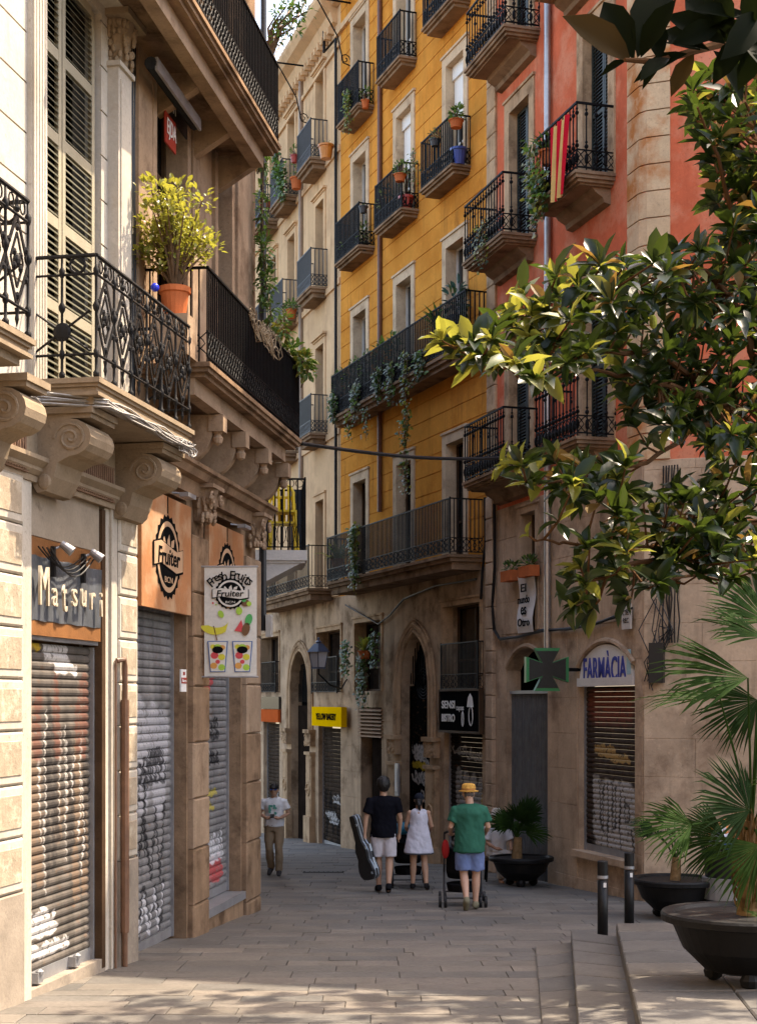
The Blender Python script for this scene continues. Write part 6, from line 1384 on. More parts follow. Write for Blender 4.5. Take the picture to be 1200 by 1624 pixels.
# sizes on show decide which leaves are objects of their own
def shown(l):
    p = l[0]+TRB; u = CXP+p.x/p.y*FPX; v = HOR-(p.z-CAMZ)/p.y*FPX
    return (l[2]/p.y) if (-20 < u < 1215 and -40 < v < 1624) else 0
LEAVES.sort(key=shown, reverse=True)
LM = [MAGD, MAGY, MAGB]; LMESH = {}; rest = MB()
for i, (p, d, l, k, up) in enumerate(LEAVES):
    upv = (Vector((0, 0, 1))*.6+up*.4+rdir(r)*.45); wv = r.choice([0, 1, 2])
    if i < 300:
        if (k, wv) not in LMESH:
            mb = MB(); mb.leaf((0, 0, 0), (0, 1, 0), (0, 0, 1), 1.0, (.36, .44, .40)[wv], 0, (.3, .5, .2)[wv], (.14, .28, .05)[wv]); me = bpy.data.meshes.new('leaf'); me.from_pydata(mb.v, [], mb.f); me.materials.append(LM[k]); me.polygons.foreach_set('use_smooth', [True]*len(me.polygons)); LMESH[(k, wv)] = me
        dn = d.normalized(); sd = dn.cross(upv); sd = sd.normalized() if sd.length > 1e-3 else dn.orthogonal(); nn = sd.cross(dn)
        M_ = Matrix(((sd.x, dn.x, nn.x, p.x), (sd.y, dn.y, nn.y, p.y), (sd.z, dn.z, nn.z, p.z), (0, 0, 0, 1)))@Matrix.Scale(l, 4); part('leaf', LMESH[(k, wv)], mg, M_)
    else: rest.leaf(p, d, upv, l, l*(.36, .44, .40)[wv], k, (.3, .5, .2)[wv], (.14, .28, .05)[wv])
# crown above and beyond the frame
for (c, rad, n_) in ((Vector((6.4, 16.4, 7.4)), (1.9, 1.7, 1.9), 1700), (Vector((5.7, 16.4, 11.8)), (2.2, 1.7, 1.5), 1500), (Vector((7.4, 15.0, 9.4)), (1.8, 1.8, 1.8), 1300), (Vector((3.9, 15.2, 11.2)), (1.5, 1.2, .9), 330)):
    for i in range(n_//9):
        d = rdir(r); q = .3+.7*r.random()**.5; cc = c+Vector((d.x*rad[0]*q, d.y*rad[1]*q, d.z*rad[2]*q))-TRB; ax = (d+Vector((0, 0, .5))).normalized()
        a_ = ax.orthogonal().normalized(); b_ = ax.cross(a_); ph = r.random()*6
        twm.tube([tuple(cc), tuple(cc*.82+Vector((.02, .03, 1.2)))], [.006, .014], 4)
        for j in range(9): an = ph+j*2.4; tl = r.uniform(.6, 1.3); rest.leaf(cc, ax*math.cos(tl)+(a_*math.cos(an)+b_*math.sin(an))*math.sin(tl), Vector((0, 0, 1))+rdir(r)*.5, .2, .085, 0 if r.random() < .8 else 1, .3, .1)
rest.build('foliage', LM, mg, kind='stuff'); twm.build('twigs', TW, mg, kind='stuff')
# second magnolia: only a low branch of it crosses the top right corner
TR2 = Vector((3.9, 5.4, gz(5.4)+.3)); m2 = empty('magnolia_tree', Matrix.Translation(TR2)); tag(m2, 'nearest magnolia branch with large dark leaves crossing the top right corner', 'tree')
MB().tube([(0,0,-.3), (-.05,0,1.4), (-.1,.05,3), (-.2,.0,5), (-.5,-.2,7)], [.16, .14, .12, .09, .04], 10).build('trunk', BARK, m2, smooth=True)
nbp = [at(1330, 40, 4.6)-TR2, at(1200, 55, 4.0)-TR2, at(1110, 78, 3.75)-TR2, at(1040, 98, 3.65)-TR2, at(990, 95, 3.6)-TR2]
MB().tube([(-.16, .02, 4.2), tuple(nbp[0]*.5+Vector((-.08, .01, 2.1))), tuple(nbp[0])], [.05, .035, .02], 7).build('branch', BARK, m2); MB().tube([tuple(q) for q in nbp], [.016, .013, .010, .008, .005], 6).build('branch', TW, m2)
NL = []
def near(u0, v0, u1, v1, k, Y=3.65):
    a, b = at(u0, v0, Y)-TR2, at(u1, v1, Y+random.uniform(-.08, .08))-TR2; NL.append((a, b-a, (b-a).length, k))
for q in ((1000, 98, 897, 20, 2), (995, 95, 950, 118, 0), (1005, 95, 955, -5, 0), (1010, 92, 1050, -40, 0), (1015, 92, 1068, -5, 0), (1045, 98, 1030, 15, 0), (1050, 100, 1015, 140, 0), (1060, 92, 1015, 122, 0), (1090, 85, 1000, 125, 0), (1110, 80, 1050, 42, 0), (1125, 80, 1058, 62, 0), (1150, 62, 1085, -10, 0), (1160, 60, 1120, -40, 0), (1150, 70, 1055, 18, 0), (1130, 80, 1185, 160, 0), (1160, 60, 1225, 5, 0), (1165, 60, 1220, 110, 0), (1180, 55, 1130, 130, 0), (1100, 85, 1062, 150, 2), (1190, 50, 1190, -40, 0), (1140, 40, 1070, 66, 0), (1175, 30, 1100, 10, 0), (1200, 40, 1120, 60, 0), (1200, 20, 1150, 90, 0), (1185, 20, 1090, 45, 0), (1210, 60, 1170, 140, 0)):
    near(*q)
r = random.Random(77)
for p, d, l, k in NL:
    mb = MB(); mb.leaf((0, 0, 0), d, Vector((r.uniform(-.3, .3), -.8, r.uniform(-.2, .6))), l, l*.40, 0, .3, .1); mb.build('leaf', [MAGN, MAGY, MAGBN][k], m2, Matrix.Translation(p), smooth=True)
up2 = MB()  # unseen upper crown, added to shade the near branch
for c, rad, n_ in ((Vector((2.7, 5.0, 7.4)), (1.5, 1.3, .9), 130), (Vector((4.2, 5.6, 6.6)), (1.4, 1.4, 1.4), 110)):
    for i in range(n_):
        d = rdir(r); q = r.random()**.4; cc = c+Vector((d.x*rad[0]*q, d.y*rad[1]*q, d.z*rad[2]*q))-TR2; ax = (d+Vector((0, 0, .6))).normalized(); a_ = ax.orthogonal().normalized(); b_ = ax.cross(a_)
        for j in range(10): an = j*2.4; tl = r.uniform(.6, 1.4); up2.leaf(cc, ax*math.cos(tl)+(a_*math.cos(an)+b_*math.sin(an))*math.sin(tl), Vector((0, 0, 1))+rdir(r)*.5, .22, .095, 0, .3, .1)
up2.build('foliage', [MAGD], m2, kind='stuff')
# seed cones
for u, v in ((1068, 455), (1035, 522), (1010, 425)):
    MB().ell((0, 0, .05), (.028, .028, .05), 10, 8).build('seed_cone', mat('cone_green', (.28,.30,.06), .7, .2, 40, .6, 60), mg, Matrix.Translation(at(u, v, 10.6)-TRB))
# ================================================================== palms in bowl planters
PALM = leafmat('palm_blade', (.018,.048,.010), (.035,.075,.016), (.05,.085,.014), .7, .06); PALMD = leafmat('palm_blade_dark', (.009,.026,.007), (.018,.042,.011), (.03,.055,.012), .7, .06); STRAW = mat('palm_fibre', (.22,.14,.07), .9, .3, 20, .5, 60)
def fan(hub, axis, nrm, Rr, m, parent, root, n=26, spread=2.2, droop=.12, seed=0):
    r = random.Random(seed); axis = Vector(axis).normalized(); nrm = Vector(nrm); nrm = (nrm-axis*nrm.dot(axis)).normalized(); sd = axis.cross(nrm); hub = Vector(hub); fr = empty('frond', parent=parent)
    mb = MB()
    for i in range(n):
        a = -spread/2+spread*i/(n-1)+r.gauss(0, .02); d = axis*math.cos(a)+sd*math.sin(a); l = Rr*(1-.18*abs(a)/(spread/2))*r.choice([1, 1, 1, .93, 1.04, .8])*r.uniform(.92, 1.04); pn = d.cross(nrm).normalized(); w_ = .5*spread*Rr/n*.66
        q0 = hub; q1 = hub+d*l*.5+nrm*.02*(i % 2); q2 = hub+d*l*.8-Vector((0, 0, droop*l*.25)); q3 = hub+d*l*r.uniform(.96, 1.02)-Vector((0, 0, droop*l*r.uniform(.4, 1.3)))
        f = nrm*w_*.35
        mb.add([tuple(q0), tuple(q1+pn*w_), tuple(q1-f), tuple(q1-pn*w_), tuple(q2+pn*w_*.6), tuple(q2-f*.5), tuple(q2-pn*w_*.6), tuple(q3)], [(0,1,2),(0,2,3),(1,4,5,2),(2,5,6,3),(4,7,5),(5,7,6)])
    mb.build('blades', m, fr); MB().tube([tuple(root), tuple(Vector(root).lerp(hub, .5)+Vector((0, 0, .06))), tuple(hub)], [.014, .011, .008], 6).build('petiole', PALM, fr)
CAST = mat('black_cast_bowl', (.006,.006,.0065), .55, .3, 6, .25, 50, spec=.25, stain=((.02,.017,.014), .5, 4, .58))
def bowl(loc, Rr, h, label):
    b = empty('bowl_planter', Matrix.Translation(loc)); tag(b, label, 'planter', 'black bowl planters')
    MB().lathe((0,0,0), [(Rr*.36,.10),(Rr*.5,.13),(Rr*.75,h*.5),(Rr*.88,h-.09),(Rr,h-.07),(Rr*1.01,h-.02),(Rr*.99,h),(Rr*.86,h),(Rr*.83,h-.03)], 40).build('bowl', CAST, b, smooth=False)
    MB().lathe((0,0,0), [(.01,h-.045),(Rr*.84,h-.05)], 30).build('soil', SOIL, b)
    r = random.Random(int(Rr*1000)); mb = MB()
    for i in range(160): a = r.random()*6.28; q = Rr*.8*math.sqrt(r.random()); mb.ell((q*math.cos(a), q*math.sin(a), h-.04), (.02, .02, .012), 5, 3)
    mb.build('gravel', mat('gravel', (.16,.11,.08), .9, .4, 30), b, kind='stuff')
    for k in range(3): a = k*2.09+.4; MB().lathe((Rr*.42*math.cos(a), Rr*.42*math.sin(a), 0), [(.03,0),(.075,.03),(.085,.08),(.06,.13)], 10).build('foot', CAST, b)
    return b
gB = gz(12.7)+.31
bowl((3.08, 12.7, gB), .70, .60, 'big black bowl planter on the raised paving at the right edge')
pm = empty('fan_palm', Matrix.Translation((3.12, 12.75, gB+.56))); tag(pm, 'large fan palm growing in the big black bowl at the right edge', 'palm'); T0 = Vector((3.12, 12.75, gB+.56))
mb = MB(); r = random.Random(5); mb.tube([(0, 0, -.02), (.01, 0, .35), (.02, 0, .8)], [.11, .10, .07], 12)
for i in range(170): a = r.random()*6.28; z = r.random()*.8; mb.leaf((.09*math.cos(a), .09*math.sin(a), z), (math.cos(a)*.5, math.sin(a)*.5, 1), (math.cos(a), math.sin(a), 0), .17, .03)
mb.build('trunk', STRAW, pm)
top = Vector((.02, 0, .72))
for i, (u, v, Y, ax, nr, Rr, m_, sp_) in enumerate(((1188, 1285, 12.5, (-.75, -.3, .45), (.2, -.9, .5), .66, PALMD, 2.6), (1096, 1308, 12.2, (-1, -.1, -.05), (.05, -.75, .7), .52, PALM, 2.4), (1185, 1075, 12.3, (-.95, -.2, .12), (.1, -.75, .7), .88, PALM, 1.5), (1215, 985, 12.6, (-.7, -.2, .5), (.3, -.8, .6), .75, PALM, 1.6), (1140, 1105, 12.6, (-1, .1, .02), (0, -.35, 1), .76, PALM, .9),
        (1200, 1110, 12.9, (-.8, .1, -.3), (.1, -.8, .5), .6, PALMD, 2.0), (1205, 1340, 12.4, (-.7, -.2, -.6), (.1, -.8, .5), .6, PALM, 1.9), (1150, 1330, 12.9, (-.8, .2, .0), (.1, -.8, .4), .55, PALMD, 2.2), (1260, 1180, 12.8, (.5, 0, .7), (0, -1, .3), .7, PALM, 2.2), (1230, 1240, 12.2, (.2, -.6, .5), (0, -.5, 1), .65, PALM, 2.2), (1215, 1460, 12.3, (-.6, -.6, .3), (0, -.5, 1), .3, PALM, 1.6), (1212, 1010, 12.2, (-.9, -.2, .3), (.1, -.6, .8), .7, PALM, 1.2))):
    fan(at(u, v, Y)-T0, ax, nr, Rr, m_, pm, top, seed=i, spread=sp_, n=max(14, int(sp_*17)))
bl2 = Vector((4.15, 21.2, gz(21.2))); bowl(tuple(bl2), .62, .56, 'black bowl planter by the pharmacy corner behind the bollards')
pm2 = empty('fan_palm', Matrix.Translation(bl2+Vector((0, 0, .5)))); tag(pm2, 'small fan palm in the bowl planter behind the bollards', 'palm'); MB().tube([(0, 0, 0), (.02, 0, .35)], [.08, .06], 10).build('trunk', STRAW, pm2)
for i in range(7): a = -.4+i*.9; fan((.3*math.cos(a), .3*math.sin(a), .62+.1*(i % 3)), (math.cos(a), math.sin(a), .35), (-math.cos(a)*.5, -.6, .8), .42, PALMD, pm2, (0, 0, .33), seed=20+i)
bl3 = Vector(((826-600)/2400*26.8, 26.8, gz(26.8))); bowl(tuple(bl3), .57, .52, 'black bowl planter against the pharmacy gate behind the man in the straw hat')
pm3 = empty('fan_palm', Matrix.Translation(bl3+Vector((-.08, 0, .46)))); tag(pm3, 'bushy fan palm in the planter in front of the folding gate', 'palm'); MB().tube([(0, 0, 0), (.02, 0, .4)], [.1, .07], 10).build('trunk', STRAW, pm3)
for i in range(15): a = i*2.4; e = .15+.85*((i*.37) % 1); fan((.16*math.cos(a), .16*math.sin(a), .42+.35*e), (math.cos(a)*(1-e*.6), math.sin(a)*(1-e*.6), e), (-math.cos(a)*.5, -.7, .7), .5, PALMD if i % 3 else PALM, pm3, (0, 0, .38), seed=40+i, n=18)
# ================================================================== street furniture
def bollard(u, v, h, label):
    p = on_ground(u, v); b = empty('bollard', Matrix.Translation(p)); tag(b, label, 'bollard', 'black bollards by the steps')
    MB().lathe((0,0,-.02), [(.066,0),(.066,h*.77)], 20).build('post', mat('black_bollard_paint', (.006,.006,.0065), .5, .2, 5, .1, 60, spec=.3), b, smooth=True); MB().lathe((0,0,0), [(.068,h*.77),(.068,h*.81)], 20).build('steel_band', ZINC, b); MB().lathe((0,0,0), [(.066,h*.81),(.066,h-.01),(.055,h)], 20).build('cap', MATS['black_bollard_paint'], b)
    MB().box(-.0, .035, -.07, -.064, h*.66, h*.72).build('sticker', WHITEP, b)
bollard(955, 1487, .955, 'nearer black bollard with a steel band, left of the pair by the steps'); bollard(997, 1466, .97, 'farther black bollard with a steel band, right of the pair by the steps')
p = on_ground(948, 1410); tag(MB().lathe((0,0,-.05), [(.30,0),(.30,.2),(.28,.23)], 20).build('stone_stump', mat('dark_stump_stone', (.10,.085,.07), .9, .2, 4, .4, 30), M=Matrix.Translation(p)), 'low round stone block at the foot of the pharmacy pier', 'stone block')
# litter bin heaped with coloured bags
p = Vector((4.85, 20.9, gz(20.9))); b = empty('litter_bin', Matrix.Translation(p)); tag(b, 'dark round litter bin behind the palm fronds', 'litter bin'); MB().lathe((0,0,0), [(.30,0),(.36,.9),(.39,.92),(.39,.98),(.33,.98)], 24).build('body', BLACKPLASTIC, b); MB().lathe((0,0,0), [(.372,.3),(.385,.6)], 24).build('steel_band', ZINC, b)
r = random.Random(14)
for i, (cx, cy, cz, s_, c_, lb) in enumerate(((-.15, -.05, 1.0, .17, (.6,.6,.62), 'white'), (.1, -.1, 1.02, .16, (.6,.08,.05), 'red'), (-.02, -.22, 1.0, .12, (.06,.16,.5), 'blue'), (-.12, .1, 1.12, .15, (.65,.2,.03), 'orange'))):
    mb = MB(); mb.ell((0, 0, s_*.7), (s_, s_*.9, s_*.75), 12, 8); mb.v = [tuple(Vector(q)*(1+.14*math.sin(q[0]*60+i)+.1*math.sin(q[2]*70))) for q in mb.v]; mb.tube([(0, 0, s_*1.3), (.02, 0, s_*1.7), (.06, .02, s_*1.8)], [.05, .02, .05], 6)
    tag(mb.build('rubbish_bag', mat('bag_'+lb, c_, .4, .15, 10, .3, 30), M=Matrix.Translation(p+Vector((cx, cy, cz-.03)))), 'crumpled %s plastic bag heaped on the dark litter bin' % lb, 'bag', 'bags on the bin')
p = on_ground(1108, 1432); mb = MB(); mb.ell((0, 0, .06), (.16, .1, .07), 14, 8); mb.v = [tuple(Vector(q)*(1+.25*math.sin(q[0]*50)+.2*math.cos(q[1]*60))) for q in mb.v]; mb.leaf((.05, 0, .1), (.6, 0, .7), (0, 1, 0), .16, .06); mb.leaf((-.02, 0, .1), (-.4, 0, .8), (0, 1, 0), .13, .05); tag(mb.build('plastic_bag', mat('bag_white', (.6,.6,.62)), M=Matrix.Translation(p)), 'small white plastic bag lying on the ground behind the big planter', 'bag')
p = on_ground(1078, 1437); tag(MB().ell((0, 0, .025), (.06, .05, .03), 8, 6).build('orange_peel', mat('bag_orange', (.65,.2,.03)), M=Matrix.Translation(p)), 'small orange scrap lying beside the white plastic bag', 'litter')
# drains and scraps in the paving
for u, v, w_, l_ in ((513, 1383, .75, .22), (590, 1290, .1, .1)):
    if v < 1300: continue
    p = on_ground(u, v, .004); mb = MB()
    for i in range(8): mb.box(-w_/2+w_*i/8+.008, -w_/2+w_*(i+1)/8-.008, -l_/2, l_/2, -.01, .006)
    for q in (-l_/2-.03, l_/2): mb.box(-w_/2-.03, w_/2+.03, q, q+.03, -.01, .008)
    dg = mb.build('drain_grate', mat('dark_iron_grate', (.03,.03,.032), .6), M=Matrix.Translation(p)@Matrix.Rotation(-math.atan(GS), 4, 'X')); tag(dg, 'dark iron drain grate set in the paving left of the guitar case', 'drain')
# ================================================================== people
SKIN = mat('skin', (.42,.235,.15), .55, .08, 12, .05, 60, fine=.03); SKIN2 = mat('pale_skin', (.50,.29,.20), .55, .08, 12, .05, 60, fine=.03)
HAIRB = mat('black_hair', (.012,.01,.009), .5, .3, 30, .6, 90)
def cloth(name, col, **k): return mat(name, col, .85, .1, 6, .35, 22, fine=.06, **k)
PENDING = []
def fused(mb, name, m, parent=None, M=None, vox=.012, smooth_it=4, amp=None):
    """fuse overlapping volumes into one continuous skin (all are evaluated together at the end)"""
    if amp is None: amp = .013 if name in ('shirt', 'shorts', 'trousers', 'dress') else 0
    if name != 'person': vox = max(vox, .015)
    me = bpy.data.meshes.new('tmp'); me.from_pydata(mb.v, [], mb.f); o = bpy.data.objects.new('tmp', me); COL.objects.link(o)
    md = o.modifiers.new('r', 'REMESH'); md.mode = 'VOXEL'; md.voxel_size = vox
    if smooth_it: s = o.modifiers.new('s', 'SMOOTH'); s.iterations = smooth_it; s.factor = .5
    q = bpy.data.objects.new(name, bpy.data.meshes.new(name)); COL.objects.link(q)
    if parent: q.parent = parent
    if M is not None: q.matrix_basis = M
    PENDING.append((o, q, name, m, amp)); return q
def finish_fused():
    bpy.context.view_layer.update(); dg = bpy.context.evaluated_depsgraph_get()
    for o, q, name, m, amp in PENDING:
        me2 = bpy.data.meshes.new_from_object(o.evaluated_get(dg))
        if name == 'hair':
            for k in me2.vertices: k.co = k.co+k.normal*(.012*noise.noise(k.co*45)+.008*noise.noise(k.co*80))
        if amp:
            sd_ = Vector((len(name)*1.7, len(me2.vertices)*.01, 3))
            for k in me2.vertices:
                c_ = k.co; n_ = noise.noise(Vector((c_.x*9, c_.y*9, c_.z*4.5))+sd_)+.6*noise.noise(Vector((c_.x*22+c_.z*8, c_.y*20, c_.z*13))+sd_); k.co = c_+k.normal*n_*amp
        me2.name = name; me2.materials.clear(); me2.materials.append(m); me2.polygons.foreach_set('use_smooth', [True]*len(me2.polygons)); q.data = me2
    for o, *_ in PENDING: bpy.data.objects.remove(o)
def joints(**kw):
    J = dict(hipL=(-.095,0,.90), hipR=(.095,0,.90), kneeL=(-.10,.02,.50), kneeR=(.10,.02,.50), ankL=(-.10,-.02,.085), ankR=(.10,-.02,.085), toeL=(-.12,.15,.03), toeR=(.12,.15,.03),
             shL=(-.185,0,1.385), shR=(.185,0,1.385), elL=(-.25,-.03,1.14), elR=(.25,-.03,1.14), wrL=(-.26,.06,.90), wrR=(.26,.06,.90), hdL=(-.26,.08,.84), hdR=(.26,.08,.84), head=(0,.015,1.625), tilt=0)
    J.update(kw); return {k: (Vector(v) if isinstance(v, tuple) else v) for k, v in J.items()}
def body_mesh(J, female=False):
    mb = MB(); f = .92 if female else 1
    mb.loft([((0,0,.86), .155, .105), ((0,0,.96), .165, .115), ((0,0,1.08), .14*f, .10), ((0,0,1.22), .155*f, .105), ((0,0,1.34), .165*f, .10), ((0,0,1.41), .13*f, .08), ((0,0,1.46), .065, .058)], 14)
    mb.tube([(0, -.005, 1.42), (0, .005, 1.56)], [.062, .052], 10)
    h = J['head']; mb.ell(h, (.076, .094, .112), 16, 12); mb.ell(h+Vector((0, .03, -.06)), (.055, .06, .06), 12, 8)
    mb.ell(h+Vector((0, .10, -.015)), (.014, .02, .024), 8, 6); mb.ell(h+Vector((0, .093, -.055)), (.026, .012, .009), 8, 6); mb.ell(h+Vector((0, .085, .02)), (.05, .015, .01), 8, 6)
    for sx in (-1, 1): mb.ell(h+Vector((sx*.078, -.005, -.01)), (.012, .022, .034), 8, 6)
    for S in 'LR':
        a, b, c, d = J['hip'+S], J['knee'+S], J['ank'+S], J['toe'+S]
        mb.tube([tuple(a), tuple(a.lerp(b, .5)), tuple(b), tuple(b.lerp(c, .3)), tuple(b.lerp(c, .7)), tuple(c)], [.092*f, .08*f, .058, .06, .045, .036], 12); mb.ell(c, (.042, .045, .045), 10, 8)
        mb.tube([tuple(c+Vector((0, 0, -.03))), tuple(c.lerp(d, .55)+Vector((0, 0, -.015))), tuple(d)], [.042, .04, .03], 10)
        s, e, w_, hd = J['sh'+S], J['el'+S], J['wr'+S], J['hd'+S]
        mb.ell(s, (.055*f, .055, .052), 10, 8); mb.tube([tuple(s), tuple(s.lerp(e, .5)), tuple(e), tuple(e.lerp(w_, .35)), tuple(w_)], [.05*f, .046*f, .038, .038*f, .026], 10)
        dr = (hd-w_).normalized(); sd = dr.cross(Vector((0, 1, 0))); sd = sd.normalized() if sd.length > .2 else Vector((1, 0, 0)); nn = sd.cross(dr)
        mb.tube([tuple(w_), tuple(w_+dr*.05), tuple(w_+dr*.09)], [.027, .036, .034], 8)
        for i in range(4):
            p0 = w_+dr*.085+nn*(.027-.018*i); l = (.07, .08, .075, .06)[i]; mb.tube([tuple(p0), tuple(p0+dr*l*.5), tuple(p0+dr*l*.8+sd*(-.02 if S == 'L' else .02))], [.0105, .010, .008], 6)
        mb.tube([tuple(w_+dr*.03+nn*.03), tuple(w_+dr*.07+nn*.058), tuple(w_+dr*.10+nn*.055)], [.013, .012, .009], 6)
    return mb
def torso_garment(J, hem, rx, ry, hemw=1.0, sleeve=.55, fold=.05, seed=0, loose=1.12, neck=1.475):
    mb = MB(); rings = []
    zs = [hem, hem+.06, hem+.15, hem+.27, 1.10, 1.22, 1.34, 1.42, 1.455, neck]
    wd = [rx*hemw, rx*hemw*.99, rx*hemw*.97, rx*.95, rx*.93, rx*.98, rx*1.04, rx*1.0, rx*.76, .085]
    rings = [((0, 0, z), w_, ry*w_/rx*(1 if z < 1.4 else .85)) for z, w_ in zip(zs, wd) if True]
    rings = [rings[0]]+[b for a, b in zip(rings[:-1], rings[1:]) if b[0][2] > a[0][2]+.005]
    mb.loft(rings, 22, fold, seed)
    if sleeve:
        for S in 'LR':
            s, e = J['sh'+S], J['el'+S]; q = s.lerp(e, sleeve); inn = Vector((-.05 if S == 'R' else .05, 0, .0))
            mb.tube([tuple(s+inn), tuple(s), tuple(s.lerp(q, .6)), tuple(q)], [.072, .075*loose, .07*loose, .073*loose], 12)
    return mb
def legs_garment(J, to, r0=.105, r1=.095, top=1.0, seed=0):
    mb = MB(); mb.loft([((0,0,.83), .165, .12), ((0,0,.92), .178, .128), ((0,0,top), .168, .118)], 18, .015, seed)
    for S in 'LR':
        a, b, c = J['hip'+S], J['knee'+S], J['ank'+S]
        if to <= 1: pts = [a+Vector((0, 0, .02)), a.lerp(b, to*.5), a.lerp(b, to)]; rs = [r0, (r0+r1)/2, r1]
        else: pts = [a+Vector((0, 0, .02)), a.lerp(b, .5), b, b.lerp(c, .35), b.lerp(c, .7), b.lerp(c, .98)]; rs = [r0, (r0+r1)/2, r1*.86, r1*.9, r1*.82, r1*.86]
        mb.tube([tuple(q) for q in pts], rs, 14)
    return mb
def shoes(J, m, parent, sole=None, h=.09):
    for S in 'LR':
        c, d = J['ank'+S], J['toe'+S]; dr = (d-c); mb = MB(); mb.tube([tuple(c-dr*.35+Vector((0, 0, -.035))), tuple(c+Vector((0, 0, -.02))), tuple(c.lerp(d, .6)), tuple(d+dr*.2)], [.042, .052, .05, .036], 12); mb.ell(c+Vector((0, 0, .0)), (.05, .052, .05), 10, 8); fused(mb, 'shoe', m, parent, vox=.009, smooth_it=2)
def person(label, u, v, hpx, turn, J, mskin, female=False, hmodel=1.74):
    p = on_ground(u, v); sc = hpx/FPX*p.y/hmodel
    o = fused(body_mesh(J, female), 'person', mskin, None, Matrix.Translation(p)@Matrix.Rotation(turn, 4, 'Z')@Matrix.Scale(sc, 4), .0105, 3); tag(o, label, 'person'); return o, p, sc
def crop_hair(J, parent, m=HAIRB, back=.03, thick=1.0, curly=True):
    h = J['head']; mb = MB(); r = random.Random(3); mb.ell(h+Vector((0, -.018, .03)), (.088*thick, .098*thick, .10*thick), 14, 10); mb.ell(h+Vector((0, -.05, -.03)), (.075, .05, .07), 12, 8)
    if curly:
        for i in range(70):
            d = rdir(r, .2)
            if d.z < -.35 or (d.y > .45 and d.z < .5): continue
            mb.ell(h+Vector((d.x*.085, d.y*.095-.015, .03+d.z*.098)), (.022, .022, .022), 6, 4)
    fused(mb, 'hair', m, parent, vox=.009, smooth_it=1)
# --- man walking towards the viewer with a phone
J = joints(elL=(-.27,-.02,1.16), wrL=(-.12,.20,1.09), hdL=(-.05,.26,1.11), elR=(.27,-.02,1.16), wrR=(.12,.20,1.09), hdR=(.05,.26,1.11), kneeL=(-.10,.10,.50), ankL=(-.10,.06,.085), toeL=(-.12,.24,.035), ankR=(.08,-.16,.13), kneeR=(.09,.03,.50), toeR=(.10,-.02,.03), head=(0,.035,1.615))
o, p, sc = person('man in a white printed t-shirt and khaki trousers walking here looking at his phone', 435, 1388, 146, R(176), J, SKIN)
fused(torso_garment(J, .92, .19, .13, 1.0, .62, .04, 1), 'shirt', cloth('white_tee', (.66,.65,.66)), o); fused(legs_garment(J, 2, .10, .088, .98), 'trousers', cloth('khaki_cloth', (.27,.19,.12)), o); shoes(J, cloth('dark_grey_shoe', (.05,.045,.045)), o)
pr = MB(); r = random.Random(2)
for i in range(9): a, b = r.uniform(-.075, .075), r.uniform(1.18, 1.32); pr.prism([(a+.03*math.cos(t*1.05)*r.uniform(.6, 1.2), b+.03*math.sin(t*1.05)*r.uniform(.6, 1.2)) for t in range(6)], .136+.002*i, .145)
pr.build('shirt_print', cloth('green_print', (.10,.30,.24)), o)
h = J['head']; mb = MB(); mb.ell(h+Vector((0, -.005, .045)), (.088, .10, .085), 14, 10); mb.loft([(h+Vector((0, .09, .04)), .07, .065), (h+Vector((0, .095, .05)), .07, .065)], 12); fused(mb, 'cap', HAIRB, o, vox=.009, smooth_it=2)
MB().box(-.065, .065, h.y+.082, h.y+.10, h.z-.005, h.z+.025).build('sunglasses', mat('blue_lens', (.02,.06,.2), .15, .1, 5, 0, spec=.8), o)
q = o.matrix_basis@Vector((0, .285, 1.135)); ph = MB().box(-.04, .04, -.075, .075, 0, .012).build('mobile_phone', BLACKPLASTIC, M=Matrix.Translation(q)@Matrix.Rotation(R(20), 4, 'X')); tag(ph, 'dark mobile phone held in both hands by the man in the white t-shirt', 'phone')
# --- man in black t-shirt carrying a guitar case
J = joints(elL=(-.27,-.04,1.13), wrL=(-.29,-.03,.88), hdL=(-.29,-.02,.80), elR=(.255,-.02,1.13), wrR=(.245,.07,.89), hdR=(.235,.09,.81), ankL=(-.07,.02,.085), kneeL=(-.08,.06,.50), toeL=(-.09,.18,.03), kneeR=(.09,-.01,.50), ankR=(.07,-.16,.12), toeR=(.07,-.03,.03), head=(0,.02,1.625))
o, pB, sB = person('man in a black t-shirt and pale shorts seen from behind carrying a guitar case', 608, 1415, 181, R(3), J, SKIN)
fused(torso_garment(J, .84, .20, .135, 1.04, .72, .035, 2, 1.2), 'shirt', cloth('black_tee', (.008,.008,.011)), o); fused(legs_garment(J, .88, .105, .11, .96), 'shorts', cloth('pale_lilac_shorts', (.52,.47,.48)), o); shoes(J, cloth('black_shoe', (.014,.014,.016)), o); crop_hair(J, o, thick=1.22)
hand = o.matrix_basis@J['hdL']
# case: guitar outline, body down, neck end up, tipped so its top leans left
def gpts(k=1.0):
    half = [(0, 0), (.12, .01), (.19, .07), (.205, .16), (.18, .27), (.14, .35), (.145, .42), (.155, .50), (.13, .58), (.085, .66), (.075, .80), (.075, 1.04), (.06, 1.10), (0, 1.115)]
    return [(x*k, z) for x, z in half]+[(-x*k, z) for x, z in reversed(half[1:-1])]
ax = Vector((-.235, .03, .97)).normalized(); c0 = hand+Vector((.12, .02, -.66))
gc = empty('guitar_case', Matrix.Translation(c0)@Matrix.Rotation(R(-15), 4, 'Y')@Matrix.Rotation(R(-52), 4, 'Z')); tag(gc, 'black guitar case with silver trimmed edge carried by the man in black', 'guitar case')
CASE = mat('black_case_leatherette', (.014,.015,.017), .4, .2, 20, .3, 120); TRIM = mat('silver_blue_trim', (.34,.38,.42), .35, .1, 8, .05, 60, metal=.4)
MB().prism(gpts(), -.065, .065).build('shell', CASE, gc); MB().prism(gpts(.97), -.075, -.064).build('lid', CASE, gc)
